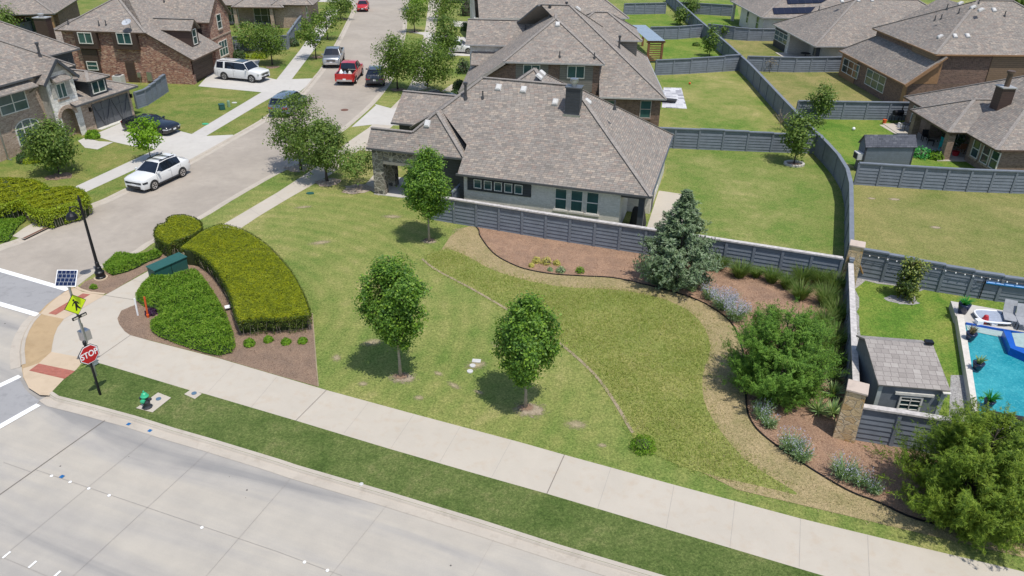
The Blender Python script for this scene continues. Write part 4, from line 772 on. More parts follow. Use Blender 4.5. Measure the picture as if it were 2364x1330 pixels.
for k in range(12): mb.hexa([(inn[k][0], -.06, inn[k][1]), (inn[k+1][0], -.06, inn[k+1][1]), (inn[k+1][0], .02, inn[k+1][1]), (inn[k][0], .02, inn[k][1]), (out[k][0], -.06, out[k][1]), (out[k+1][0], -.06, out[k+1][1]), (out[k+1][0], .02, out[k+1][1]), (out[k][0], .02, out[k][1])])
for u, h in ((-1.08, 0), (-.38, .5), (.38, .5), (1.08, 0)): mb.box(wx+u-.05, -.06, wz0, wx+u+.05, .02, wz1+h)
mb.box(wx-1.1, -.06, wz0-.08, wx+1.1, .02, wz0); mb.box(wx-1.04, -.055, 1.95, wx+1.04, .02, 2.03)
f = H.part(mb, 'arched_window', MT['trim_white']); g = MB(); g.poly([(wx-1.06, -.03, wz0), (wx+1.06, -.03, wz0)] + [(a, -.03, b) for a, b in inn]); g.build('pane', MT['glass_green'], f)
mb = MB(); o2 = [(wx+1.16*math.cos(t), wz1+.66*math.sin(t)) for t in [math.pi*k/12 for k in range(13)]]; o3 = [(wx+1.42*math.cos(t), wz1+.98*math.sin(t)) for t in [math.pi*k/12 for k in range(13)]]
for k in range(12): mb.hexa([(o2[k][0], -.05, o2[k][1]), (o2[k+1][0], -.05, o2[k+1][1]), (o2[k+1][0], .02, o2[k+1][1]), (o2[k][0], .02, o2[k][1]), (o3[k][0], -.05, o3[k][1]), (o3[k+1][0], -.05, o3[k+1][1]), (o3[k+1][0], .02, o3[k+1][1]), (o3[k][0], .02, o3[k][1])])
H.part(mb, 'brick_arch', MT['brick_tan'])
mb = MB(); mb.tube([(-.55, -.12, 5.2), (-.55, -.12, .15), (-.55, -.5, .12)], .06, 8); mb.tube([(tx0-.02, ty-.1, tz-.4), (tx0-.02, ty-.1, .2)], .055, 8); H.part(mb, 'downspout', MT['metal'])
fU = lambda x, y: ZU+m_*(y+.4); H.vents('flue', [(93, 131)], fU, (0, -1)); H.vents('pipe', [(160, 150), (172, 150)], lambda x, y: 4.4, (0, -1)); H.finish(MT['gutter_dark']); H4 = H
# ---- red-brown brick house, second on the left
H = House('red_brick_house', 'red-brown brick house with brown siding bays and a satellite dish on its roof', (321, 192.7), (457, 198), 0.0)
mm_ = .56; EX, EZ = 6.65, 2.7; UZ = 5.25; kx = EX-(UZ-EZ)/mm_; fS = lambda x, y: EZ+mm_*(EX-x); fT = lambda x, y: UZ+.62*(y+.35)
tt = 5.0; A = (kx-tt*1.1, -.35+tt, UZ+.62*tt)
F = [[(-7.6, -.35, UZ), (kx, -.35, UZ), A, (-7.6+tt*1.1, A[1], A[2])], [(kx, -.35, UZ), (EX, -.35, EZ), (EX, 6.6, EZ), (kx, 6.6, UZ)], [(kx, -.35, UZ), (kx, 16, UZ), (A[0], 16, A[2]), A], [(-7.6, -.35, UZ), (-7.6+tt*1.1, A[1], A[2]), (-7.6+tt*1.1, 16, A[2]), (-7.6, 16, UZ)], [A, (A[0], 16, A[2]), (-7.6+tt*1.1, 16, A[2]), (-7.6+tt*1.1, A[1], A[2])]]
H.roof(F, MT['shingle'], rim=MT['trim_brown']); H.cap((kx, -.35, UZ), A); H.cap((-7.6, -.35, UZ), (-7.6+tt*1.1, A[1], A[2]))
H.eave((-7.6, -.35, UZ), (kx, -.35, UZ)); H.eave((EX, -.35, EZ), (EX, 6.6, EZ))
GX = 6.05
mb = MB(); mb.poly([(-7.2, 0, 0), (GX, 0, 0), (GX, 0, fS(GX, 0)-.1), (kx, 0, UZ-.05), (-7.2, 0, UZ)]); mb.poly([(-7.2, 12, 0), (-7.2, 0, 0), (-7.2, 0, UZ), (-7.2, 12, UZ)]); H.part(mb, 'wall', MT['brick_red'])
mb = MB(); mb.poly([(GX-.35, 0, 0), (GX-.35, 7, 0), (GX-.35, 7, 2.9), (GX-.35, 0, 2.9)]); mb.box(GX-.34, .01, 0, GX+.05, .55, 1.05); mb.box(GX-.34, 5.9, 0, GX, 6.9, 2.75); H.part(mb, 'garage_wall', MT['brick_red'])
mb = MB(); mb.box(GX-.36, .9, .1, GX-.25, 5.6, 2.3)
for z in (.65, 1.2, 1.75): mb.box(GX-.25, .95, z-.02, GX-.235, 5.55, z+.02)
H.part(mb, 'garage_door', MT['side_brown'])
# siding bays with windows on the side wall
def bay(p0, p1, w0, w1):
    A_, B_ = H.wall(*p0, 'y', -.42), H.wall(*p1, 'y', -.42); mb = MB(); mb.box(A_[0], -.42, B_[2], B_[0], .0, UZ-.12); H.part(mb, 'siding_bay', MT['side_brown'])
    H.window('y', -.42, -1, w0, w1, 2, 1, MT['glass_green'])
def z4(x, y): return (140+x*.17766, y*.17766)
bay(z4(160, 420), z4(500, 640), z4(212, 418), z4(430, 572)); bay(z4(650, 420), z4(1015, 650), z4(715, 424), z4(935, 578))
A_, B_ = H.wall(*z4(260, 640), 'y', -.2), H.wall(*z4(530, 940), 'y', -.2); mb = MB(); mb.box(A_[0], -.2, .1, B_[0], 0, A_[2]); H.part(mb, 'siding_bay', MT['side_brown']); H.window('y', -.2, -1, z4(330, 795), z4(500, 915), 1, 2, MT['glass_green'])
A_, B_ = H.wall(*z4(850, 830), 'y', 0), H.wall(*z4(1010, 1085), 'y', 0); mb = MB(); mb.box(A_[0]-.1, -.05, .1, B_[0]+.05, .0, 2.3); H.part(mb, 'door_frame', MT['trim_brown']); mb = MB(); mb.box(A_[0], -.09, .12, B_[0]-.05, -.05, 2.15); d = H.part(mb, 'side_door', MT['side_brown'])
for px, sz in ((z4(1030, 970), (.35, .5)), (z4(1165, 990), (.5, .9))):
    P = H.wall(*px, 'y', 0); mb = MB(); mb.box(P[0]-sz[0]/2, -.22, P[2]-sz[1]/2, P[0]+sz[0]/2, 0, P[2]+sz[1]/2); mb.tube([(P[0], -.1, P[2]-sz[1]/2), (P[0], -.1, .1)], .04, 6); H.part(mb, 'utility_meter', MT['metal'])
# dormer on the street slope
q = H.roofpt(*z4(1712, 615), fS); dx, dy0 = q[0], q[1]; dz = q[2]; wd = 1.7
mb = MB(); zt = dz+1.75; bx = EX-(zt-EZ)/mm_
mb.poly([(bx, dy0, zt), (dx, dy0, dz), (dx, dy0, zt)][::1]); mb.poly([(dx, dy0, dz-.1), (dx, dy0+wd, dz-.1), (dx, dy0+wd, zt), (dx, dy0+wd/2, zt+.85), (dx, dy0, zt)]); H.part(mb, 'dormer', MT['side_brown'])
F = [[(bx-2, dy0-.25, zt-.05), (dx+.3, dy0-.25, zt-.05), (dx+.3, dy0+wd/2, zt+.95), (bx-2, dy0+wd/2, zt+.95)], [(bx-2, dy0+wd+.25, zt-.05), (dx+.3, dy0+wd+.25, zt-.05), (dx+.3, dy0+wd/2, zt+.95), (bx-2, dy0+wd/2, zt+.95)]]; H.roof(F, MT['shingle'], name='dormer_roof', rim=MT['trim_brown']); H.cap((bx-1, dy0+wd/2, zt+.95), (dx+.3, dy0+wd/2, zt+.95))
H.window('x', dx, 1, (dy0+.4, dz+.15), (dy0+wd-.4, zt-.05), 1, 2, MT['glass'], px=False)
# brick tower with street gable
ty0, ty1, tx = 7.7, 12.9, 4.95; yc = (ty0+ty1)/2; pt = .95
mb = MB(); mb.poly([(tx, ty0, 0), (tx, ty1, 0), (tx, ty1, UZ), (tx, yc, UZ+pt*(yc-ty0)), (tx, ty0, UZ)]); mb.poly([(-3, ty0, 0), (tx, ty0, 0), (tx, ty0, UZ), (-3, ty0, UZ)]); H.part(mb, 'brick_tower', MT['brick_red'])
mb = MB(); mb.poly([(-3, ty0-.01, 2.4), (tx-.9, ty0-.01, 2.4), (tx-.9, ty0-.01, UZ), (-3, ty0-.01, UZ)]); H.part(mb, 'side_wall', MT['side_brown'])
zr = UZ+pt*(yc-ty0); F = [[(-6, ty0-.4, UZ-.2), (tx+.3, ty0-.4, UZ-.2), (tx+.3, yc, zr+.15), (-6, yc, zr+.15)], [(-6, ty1+.4, UZ-.2), (tx+.3, ty1+.4, UZ-.2), (tx+.3, yc, zr+.15), (-6, yc, zr+.15)]]; H.roof(F, MT['shingle'], rim=MT['trim_brown']); H.cap((-4, yc, zr+.15), (tx+.3, yc, zr+.15)); H.eave((1, ty0-.4, UZ-.2), (tx+.3, ty0-.4, UZ-.2))
H.window('x', tx, 1, (yc-.55, 3.9), (yc+.55, 5.5), 1, 2, MT['glass'], px=False, sill=MT['brick_tan']); H.window('x', tx, 1, (yc-1.1, .9), (yc+1.1, 2.6), 3, 2, MT['glass_green'], px=False, sill=MT['brick_tan'])
mb = MB(); mb.box(tx-.02, ty0-.03, 3.1, tx+.06, ty1, 3.25); H.part(mb, 'brick_band', MT['brick_tan'])
# low rear roof and chimney at the left
F = H.hip(-13.5, 2.5, -6.5, 12, 3.0, .6, gr=True); H.roof(F, MT['shingle'], rim=MT['trim_brown']); H.walls([(-13, 3), (-7, 3), (-7, 11.5), (-13, 11.5)], 0, 3.05, MT['brick_red'])
P = H.at(103, 84, 4.2); mb = MB(); mb.box(P[0]-.75, P[1], 3.0, P[0]+.6, P[1]+.9, 6.0); ch = H.part(mb, 'chimney', MT['side_brown']); mb = MB(); mb.box(P[0]-.83, P[1]-.08, 6.0, P[0]+.68, P[1]+.98, 6.08); mb._lathe([(.22, .08), (.22, .3), (.3, .32), (.3, .42)], (P[0]-.1, P[1]+.45, 6.0), 12, 0); mb.build('chimney_cap', MT['gutter'], ch)
# satellite dish
q = H.roofpt(303, 69, fT); mb = MB(); P = Vector(q); top = P+Vector((-.1, -.35, .75)); mb.tube([P, P+Vector((0, -.05, .5)), top], .035, 6); dish = H.part(mb, 'satellite_dish', MT['metal'])
mb = MB(); n = Vector((-.1, -.55, .85)).normalized(); e1 = n.cross(Vector((1, 0, 0))).normalized(); e2 = n.cross(e1); ring = lambda r, h: [tuple(top+n*h+e1*(r*math.cos(k*math.pi/10))+e2*(r*1.1*math.sin(k*math.pi/10))) for k in range(20)]
Rg = [ring(.02, 0), ring(.25, .03), ring(.45, .10)]; 
for a, b in zip(Rg, Rg[1:]):
    for k in range(20): mb.poly([a[k], a[(k+1) % 20], b[(k+1) % 20], b[k]])
mb.tube([top-n*.02, top+n*.5+e1*.25], .02, 5); mb.build('reflector', plain('dish_grey', (.45, .47, .50), .4), dish)
H.vents('pipe', [(158, 56), (229, 59), (245, 58)], fT, (0, -1)); H.vents('pipe', [(379, 4)], lambda x, y: UZ-.2+pt*(y-ty0+.4), (0, -1)); H.finish(MT['trim_brown']); H5 = H
# ---- far-left and far-middle houses along the left side of the street
H = House('porch_house', 'far brick house with a dark covered porch in the top left corner', (0, 35), (80, 33), 3.0)
F = H.hip(-12, 0, 6.4, 14, 3.0, .55); H.roof(F, MT['shingle']); H.eave((-12, 0, 3), (6.4, 0, 3)); H.walls([(-11.5, 2.6), (6, 2.6), (6, 13.5), (-11.5, 13.5)], 0, 3.05, MT['brick_dark'])
for x in (1.2, 5.7): mb = MB(); mb.box(x-.2, .3, 0, x+.2, .7, 3.0); H.part(mb, 'porch_column', MT['trim_tan'])
H.window('y', 2.6, -1, (2.0, .3), (5.0, 2.3), 3, 1, MT['glass'], px=False); H.finish(MT['gutter_dark'])
H = House('corner_house', 'brick house with covered porch and climbing roses behind the grey street-side fence', (534, 16.5), (640, 17.5), 3.0)
F = H.hip(.0, 0, 7.2, 12, 3.0, .6); H.roof(F, MT['shingle'], rim=MT['trim_brown']); F = H.hip(-6.5, 1.6, 2.5, 10, 3.0, .6, gl=True); H.roof(F, MT['shingle'], rim=MT['trim_brown']); H.eave((0, 0, 3), (7.2, 0, 3))
H.walls([(-6, 3.4), (5.6, 3.4), (5.6, 1.0), (9.5, 1.0), (9.5, 12), (-6, 12)], 0, 3.1, MT['brick_tan'])
for x in (.3, 5.35): mb = MB(); mb.box(x-.22, .25, 0, x+.22, .69, 3.0); H.part(mb, 'porch_column', MT['brick_tan'])
F = H.hip(5.4, .4, 11.2, 12, 3.3, .7); H.roof(F, MT['shingle'], rim=MT['trim_brown'])
H.window('y', 3.4, -1, (-3.2, .4), (-.2, 2.5), 3, 2, MT['glass'], px=False); H.window('y', 3.4, -1, (2.0, .3), (5.0, 2.5), 3, 2, MT['glass'], px=False); H.window('x', 9.5, 1, (3, 1), (4.2, 2.6), 1, 2, MT['glass'], px=False); H.finish(MT['trim_brown']); H7 = H
# ---------------------------------------------------------------- houses beyond the long rear fence (x towards the camera, y to the right)
P2 = lambda x, y: (1724+x*.27073, y*.27073)
H = House('patio_house', 'brown brick house with tall brown chimney and cluttered covered patio, at the right edge', P2(1395, 935), P2(1720, 1130), 2.5)
m_ = .55; ZE = 2.5; YM = 13.0
c8 = [tuple(H.at(*P2(*p), ZE)[:2]) for p in ((1340, 825), (1395, 935), (1720, 1130), (1885, 1122), (2200, 1282))]
xa, xb, xc_ = c8[0][0], c8[2][0], c8[4][0]; yl = c8[3][1]; yf = c8[0][1]
rd_ = (xc_-xa)/2
F = H.hip(xa, min(yl, yf), xc_, 22, ZE, m_); H.roof(F, MT['shingle2'], rim=MT['trim_brown'])
hw = (xb-.0)/2; apx = (hw, hw, ZE+m_*hw); YI = yl+hw+1.6
H.roof([[(0, 0, ZE), (xb, 0, ZE), apx], [(xb, 0, ZE), (xb, YI, ZE), (hw, YI, apx[2]), apx], [(0, 0, ZE), apx, (hw, YI, apx[2]), (0, YI, ZE)]], MT['shingle2'], rim=MT['trim_brown'])
H.cap((0, 0, ZE), apx); H.cap((xb, 0, ZE), apx); H.cap(apx, (hw, yl+hw*.9, apx[2]))
H.eave((0, 0, ZE), (xb, 0, ZE)); H.eave((xb, yl, ZE), (xc_, yl, ZE)); H.eave((xc_, yl, ZE), (xc_, 16, ZE)); H.eave((xa, yf, ZE), (0, yf, ZE))
H.walls([(xa+.4, yf+.45), (.5, yf+.45), (.5, 3.4), (xb-.3, 3.4), (xb-.3, yl+.4), (xc_-.4, yl+.4), (xc_-.4, 21), (xa+.4, 21)], 0, ZE+.05, MT['brick_brown'])
for x in (.35, xb-.55): mb = MB(); mb.box(x-.28, .3, 0, x+.28, .86, ZE); H.part(mb, 'porch_column', MT['brick_brown'])
mb = MB(); mb.box(.1, .32, ZE-.3, xb-.2, .8, ZE-.0); H.part(mb, 'porch_beam', MT['trim_brown'])
mb = MB(); mb.box(xa+.6, -.2, 0, xb, 3.4, ZB+.06); H.part(mb, 'porch_floor', MT['walk'])
H.window('y', 3.4, -1, (1.6, .3), (3.4, 2.2), 2, 1, MT['glass'], px=False)
for a, b in (((1955, 1180), (1998, 1300)), ((2040, 1220), (2085, 1345)), ((2115, 1265), (2160, 1390))):
    A_ = H.wall(*P2(*a), 'y', yl+.4)[0]; H.window('y', yl+.4, -1, (A_-.05, .75), (A_+.95, 2.15), 1, 2, MT['glass'], MT['trim_white'], px=False, sill=MT['brick_tan'], fw=.06)
H.window('y', yf+.45, -1, (xa+1.4, .6), (xa+2.3, 2.1), 1, 2, MT['glass'], px=False); H.window('x', xc_-.4, 1, (4.5, .7), (6.2, 2.1), 2, 2, MT['glass'], px=False)
fC = lambda x, y: ZE+m_*(y-min(yl, yf)); q = H.roofpt(*P2(2110, 955), fC); q[1] += .15
mb = MB(); mb.box(q[0]-1.05, q[1], q[2]-.5, q[0], q[1]+1.0, q[2]+1.85); ch = H.part(mb, 'chimney', MT['side_brown']); z = q[2]+1.85
mb = MB(); mb.box(q[0]-1.13, q[1]-.08, z, q[0]+.08, q[1]+1.08, z+.08); mb.build('chimney_cap', MT['gutter'], ch); mb = MB(); mb._lathe([(.2, 0), (.2, 1.0), (.3, 1.02), (.3, 1.2), (.24, 1.22)], (q[0]-.5, q[1]+.5, z+.08), 14, 0); mb.build('flue', MT['trim_brown'], ch)
H.finish(MT['trim_brown']); H8 = H
H = House('large_brown_house', 'two-storey brown house with tan trim and many roof vents behind the dry yard', P2(785, 430), P2(1355, 725), 2.8)
m_ = .80; L9 = H.at(*P2(1355, 725), 2.8)[0]; ZE = 2.8
# lower left-facing roof, gable end towards the camera
F = [[(0, 0, ZE), (L9, 0, ZE), (L9, 3.3, ZE+m_*3.3), (9.2, 3.3, ZE+m_*3.3), (9.2, 6.5, ZE+m_*6.5), (6.5, 6.5, ZE+m_*6.5)], [(0, 0, ZE), (6.5, 6.5, ZE+m_*6.5), (6.5, 14, ZE+m_*6.5), (0, 14, ZE)]]
H.roof(F, MT['shingle2'], rim=MT['trim_tan']); H.cap((0, 0, ZE), (6.5, 6.5, ZE+m_*6.5)); H.eave((0, 0, ZE), (L9, 0, ZE))
mb = MB(); mb.bar((L9-.02, 0, ZE-.12), (L9-.02, 2.6, ZE+m_*2.6-.12), .1, .3); H.part(mb, 'rake_board', MT['trim_tan'])
H.walls([(.4, .45), (L9-.5, .45), (L9-.5, 9), (.4, 9)], 0, ZE+.05, MT['brick_dark'])
mb = MB(); mb.poly([(L9-.48, .45, ZE), (L9-.48, 3.3, ZE), (L9-.48, 3.3, ZE+2.15)]); H.part(mb, 'gable_panel', MT['trim_tan']); mb = MB(); mb.box(L9-1.1, .40, 0, L9-.45, .5, ZE); H.part(mb, 'corner_trim', MT['trim_tan']); mb = MB(); mb.box(.35, .38, 0, 4.4, .45, ZE-.05); H.part(mb, 'trim_panel', MT['trim_tan'])
f9 = lambda a, b, n: H.window('y', .40 if a[0] < 960 else .45, -1, P2(*a), P2(*b), n, 2, MT['glass_green'], MT['trim_white'], fw=.06)
f9((835, 490), (940, 680), 3); f9((1035, 580), (1160, 800), 3)
# upper volume
UZ = 5.6; cu = H.at(*P2(1605, 465), UZ); cl = H.at(*P2(1400, 375), UZ); ux1, uy0 = cu[0], (cu[1]+cl[1])/2; ux0 = ux1-13.5
F = H.hip(ux0, uy0, ux1, uy0+17, UZ, .58); H.roof(F, MT['shingle2'], rim=MT['trim_tan']); H.eave((ux1-5.5, uy0, UZ), (ux1, uy0, UZ)); H.eave((ux1, uy0, UZ), (ux1, uy0+17, UZ))
H.walls([(ux0+.4, uy0+.4), (ux1-.4, uy0+.4), (ux1-.4, uy0+16), (ux0+.4, uy0+16)], 0, UZ+.03, MT['brick_dark'])
mb = MB(); mb.box(ux1-5, uy0+.34, 3.5, ux1-.36, uy0+.4, UZ-.02); H.part(mb, 'trim_panel', MT['side_taupe']); mb = MB(); mb.box(ux1-.4, uy0+.34, 3.2, ux1-.3, uy0+.7, UZ-.02); H.part(mb, 'corner_trim', MT['side_taupe'])
mb = MB(); mb.box(ux1-.4, uy0+5.8, .2, ux1-.33, uy0+9.4, UZ-.05); H.part(mb, 'siding_panel', MT['side_taupe']); mb = MB(); mb.box(ux1-.4, uy0+9.4, .2, ux1-.25, uy0+10.2, UZ-.05); H.part(mb, 'corner_trim', MT['trim_tan'])
H.window('x', ux1-.4, 1, (uy0+10.5, 3.4), (uy0+12, 5.2), 1, 2, MT['glass_green'], px=False); H.window('x', ux1-.4, 1, (uy0+.8, .9), (uy0+2.2, 2.3), 1, 1, MT['glass'], px=False); H.window('x', ux1-.4, 1, (uy0+3.0, .9), (uy0+4.6, 2.3), 1, 1, MT['glass'], px=False)
b0 = H.at(*P2(1255, 195), 5.9); F = [[(b0[0], b0[1], 5.9), (b0[0]+5.0, b0[1]+.2, 5.9), (b0[0]+5.0, b0[1]+4.5, 8.6), (b0[0], b0[1]+4.5, 8.6)], [(b0[0], b0[1], 5.9), (b0[0], b0[1]+4.5, 8.6), (b0[0], b0[1]+9, 5.9)]]; H.roof(F, MT['shingle2'], rim=MT['trim_tan'])
mb = MB(); mb.poly([(b0[0]+.4, b0[1]+.5, 4.0), (b0[0]+4.4, b0[1]+.5, 4.0), (b0[0]+4.4, b0[1]+.5, 6.0), (b0[0]+.4, b0[1]+.5, 6.0)]); H.part(mb, 'upper_wall', MT['side_taupe'])
fN = lambda x, y: UZ+.58*(ux1-x); fW = lambda x, y: UZ+.58*(y-uy0)
H.vents('box', [P2(1772, 310), P2(1880, 308), P2(2105, 88)], fN, (1, 0)); H.vents('box', [P2(1650, 315), P2(1822, 32), P2(1930, 66), P2(1998, 88)], fW, (0, -1)); H.vents('pipe', [P2(1602, 175), P2(1805, 115), P2(1655, 165)], fW, (0, -1)); H.vents('pipe', [P2(2197, 140), P2(1975, 30), P2(1705, 78)], fN, (1, 0))
H.finish(MT['trim_tan']); H9 = H
H = House('bay_window_house', 'grey-roofed house with charcoal three-window bay and pale brick patio behind the small dry yard', P2(220, 205), P2(580, 395), 2.8)
m_ = .58; ZE = 2.8; L10 = H.at(*P2(580, 395), ZE)[0]
F = H.hip(0, 0, L10, 22, ZE, m_); H.roof(F, MT['shingle2']); H.eave((0, 0, ZE), (L10, 0, ZE)); H.eave((L10, 0, ZE), (L10, 22, ZE))
H.walls([(.4, .45), (5.6, .45), (5.6, 3.2), (L10-.4, 3.2), (L10-.4, 21), (.4, 21)], 0, ZE+.05, MT['brick_white'])
mb = MB(); mb.box(.36, .36, .1, 4.7, .45, ZE); H.part(mb, 'window_bay', MT['side_dark']); mb = MB(); mb.box(4.7, .38, .1, 5.65, .5, ZE); H.part(mb, 'stone_pier', MT['stone_white'])
H.window('y', .36, -1, P2(248, 248), P2(340, 392), 3, 2, MT['glass_green'], MT['trim_white'], fw=.06)
for x in (L10-.6,): mb = MB(); mb.box(x-.25, .4, 0, x+.25, .9, ZE); H.part(mb, 'porch_column', MT['side_dark'])
H.window('x', L10-.4, 1, (4.0, .2), (6.2, 2.3), 3, 1, MT['glass'], px=False); H.window('y', 3.2, -1, (7.0, .2), (9.2, 2.3), 2, 1, MT['glass'], px=False)
mb = MB(); mb.box(5.0, -.9, 0, L10+.2, 3.2, ZB+.05); H.part(mb, 'porch_floor', MT['walk'])
fW = lambda x, y: ZE+m_*y; fN = lambda x, y: ZE+m_*(L10-x); H.vents('box', [P2(810, 12), P2(950, 6), P2(1066, 5)], fN, (1, 0)); H.vents('pipe', [P2(615, 85)], fW, (0, -1)); H.vents('box', [P2(1498, 98)], fN, (1, 0)); H.finish(); H10 = H
Q2 = lambda x, y: (1400+x*.27073, y*.27073)
H = House('solar_roof_house', 'far pale brick house with two dark rooftop solar arrays at the top of the picture', Q2(1055, 5), Q2(1325, 150), 3.0)
m_ = .50; L11 = H.at(*Q2(1325, 150), 3)[0]; F = H.hip(0, 0, L11, 20, 3, m_); H.roof(F, MT['shingle2'])
H.eave((0, 0, 3), (L11, 0, 3)); H.eave((L11, 0, 3), (L11, 20, 3))
H.walls([(4.5, .5), (L11-.4, .5), (L11-.4, 19), (.5, 19), (.5, 3.5), (4.5, 3.5)], 0, 3.05, MT['brick_white'])
for x in (.6,): mb = MB(); mb.box(x-.2, .4, 0, x+.2, .8, 3); H.part(mb, 'porch_column', MT['brick_white'])
H.window('y', .5, -1, (7.5, 1.0), (8.5, 2.7), 1, 2, MT['glass'], px=False); H.window('y', .5, -1, (12, 1.0), (13.2, 2.7), 1, 2, MT['glass'], px=False)
fN = lambda x, y: 3+m_*(L11-x)
for qs in (((1415, 75), (1780, 66), (1735, 118), (1428, 127)), ((1535, 0), (1885, 0), (1830, 30), (1545, 40))):
    P = [Vector(H.roofpt(*Q2(*q), fN))+Vector((0, 0, .12)) for q in qs]; mb = MB(); mb.hexa([P[3]-Vector((0, 0, .06)), P[2]-Vector((0, 0, .06)), P[1]-Vector((0, 0, .06)), P[0]-Vector((0, 0, .06)), P[3], P[2], P[1], P[0]]); H.part(mb, 'solar_array', MT['roofpv'])
H.finish(); H11 = H
# ---------------------------------------------------------------- sheds and pergola
S2 = lambda x, y: (1724+x*.27073, 300+y*.27073)
H = House('dark_shed', 'small slate-blue garden shed with dark roof and a window air conditioner beside the rear fence', S2(1015, 150), S2(1455, 150), 2.15, 'shed')
Lh = H.at(*S2(1455, 150), 2.15)[0]; rp = H.at(*S2(970, 40), 2.95); dp = rp[1]; rz = 2.95
F = [[(0, 0, 2.15), (Lh, 0, 2.15), (Lh, dp, rz), (0, dp, rz)], [(Lh, 2*dp, 2.15), (0, 2*dp, 2.15), (0, dp, rz), (Lh, dp, rz)]]; H.roof(F, MT['darkshingle'], thick=.08)
mb = MB(); a, b, y0, y1 = .1, Lh-.1, .12, 2*dp-.12
for P in ([(a, y0), (b, y0)], [(b, y1), (a, y1)]): mb.poly([(*P[0], 0), (*P[1], 0), (*P[1], 2.2), (*P[0], 2.2)])
mb.poly([(a, y1, 0), (a, y0, 0), (a, y0, 2.2), (a, dp, rz-.06), (a, y1, 2.2)]); mb.poly([(b, y0, 0), (b, y1, 0), (b, y1, 2.2), (b, dp, rz-.06), (b, y0, 2.2)]); H.part(mb, 'wall', siding('blue_grey_siding', (.17, .195, .225), .15, line=.75))
for x in (a-.02, b-.09): mb = MB(); mb.box(x, y0-.02, 0, x+.11, y0+.09, 2.15); H.part(mb, 'corner_trim', MT['trim_dark'])
mb = MB(); mb.box(a-.45, dp-.45, 1.05, a, dp+.3, 1.6); ac = H.part(mb, 'air_conditioner', MT['vent'], bevel=.03); mb = MB(); mb.box(a-.47, dp-.35, 1.12, a-.45, dp+.2, 1.52); mb.build('grille', MT['darkplastic'], ac)
Rr = lambda x, y: (1900+x*.2105, 760+y*.2105)
H = House('grey_shed', 'grey garden shed with mauve-grey shingled roof and a white-framed window beside the stone pillar', (2028, 888), (2195, 902), 2.35, 'shed')
Lh = H.at(2195, 902, 2.35)[0]; back = H.at(2025, 784, 2.35); dp = back[1]; 
for k in range(3): rz = 2.35+.42*dp*.5
rb = H.at(2025, 784, 2.95)[1]; F = [[(0, 0, 2.35), (Lh, 0, 2.35), (Lh, rb, 2.95), (0, rb, 2.95)], [(0, rb, 2.95), (Lh, rb, 2.95), (Lh, rb+1.0, 2.5), (0, rb+1.0, 2.5)]]; H.roof(F, MT['shedshingle'], thick=.07, rim=MT['trim_grey'])
a, b, y0, y1 = .12, Lh-.1, .14, rb+.9; mb = MB(); shd = siding('shed_panel', (.16, .18, .20), .9, line=.8)
mb.poly([(a, y0, 0), (b, y0, 0), (b, y0, 2.33), (a, y0, 2.33)]); mb.poly([(b, y1, 0), (a, y1, 0), (a, y1, 2.4), (b, y1, 2.4)]); mb.poly([(a, y1, 0), (a, y0, 0), (a, y0, 2.33), (a, rb, 2.88), (a, y1, 2.45)]); mb.poly([(b, y0, 0), (b, y1, 0), (b, y1, 2.45), (b, rb, 2.88), (b, y0, 2.33)]); H.part(mb, 'wall', MT['side_grey'] if 0 else plain('shed_wall', (.165, .185, .205), .7))
for x in (a-.03, b-.13): mb = MB(); mb.box(x, y0-.03, 0, x+.16, y0+.0, 2.3); H.part(mb, 'corner_trim', plain('pale_green_trim', (.42, .46, .44), .6))
H.window('y', y0, -1, (2078, 912), (2118, 956), 2, 4, MT['glass'], MT['trim_white'], fw=.07, mw=.4)
mb = MB(); A_ = H.wall(2080, 908, 'y', y0); mb.box(A_[0]-.25, y0-.1, A_[2]-.02, A_[0]+1.25, y0, A_[2]+.10); H.part(mb, 'window_head', MT['trim_white'])
mb = MB(); mb.box(Lh-.28, -.1, 2.22, Lh+.02, .02, 2.26); mb.box(Lh-.12, .0, 2.0, Lh-.06, .06, 2.22); H.part(mb, 'solar_lamp', MT['trim_white']); mb = MB(); mb.box(Lh-.34, rb-.15, 2.98, Lh-.02, rb+.1, 3.1); H.part(mb, 'ridge_lamp', MT['black']); SHED = H
H = House('pergola', 'dark timber pergola with corrugated pale metal roof behind the two-storey brick house', Q2(355, 350), Q2(500, 350), 2.7, 'pergola')
Lp = H.at(*Q2(500, 350), 2.7)[0]; Dp = H.at(*Q2(365, 215), 2.7)[1]; mb = MB()
n = 12
for k in range(n):
    y0, y1 = Dp*k/n, Dp*(k+1)/n; mb.hexa([(0, y0, 2.7), (Lp, y0, 2.7), (Lp, y1-.12, 2.7), (0, y1-.12, 2.7), (0, y0, 2.74), (Lp, y0, 2.74), (Lp, y1-.12, 2.74), (0, y1-.12, 2.74)]); mb.box(0, y1-.12, 2.68, Lp, y1, 2.70)
H.part(mb, 'metal_roof', MT['sheet'])
for x, y in ((.2, .25), (Lp-.2, .25), (.2, Dp-.25), (Lp-.2, Dp-.25)): mb = MB(); mb.box(x-.12, y-.12, 0, x+.12, y+.12, 2.6); H.part(mb, 'post', MT['wood'])
for y in (.1, Dp-.3): mb = MB(); mb.box(-.1, y, 2.45, Lp+.1, y+.2, 2.66); H.part(mb, 'beam', MT['wood'])
mb = MB()
for k in range(8): mb.box(.3, .2, .35+.26*k, Lp-.3, .26, .47+.26*k)
H.part(mb, 'slat_screen', MT['wood'])
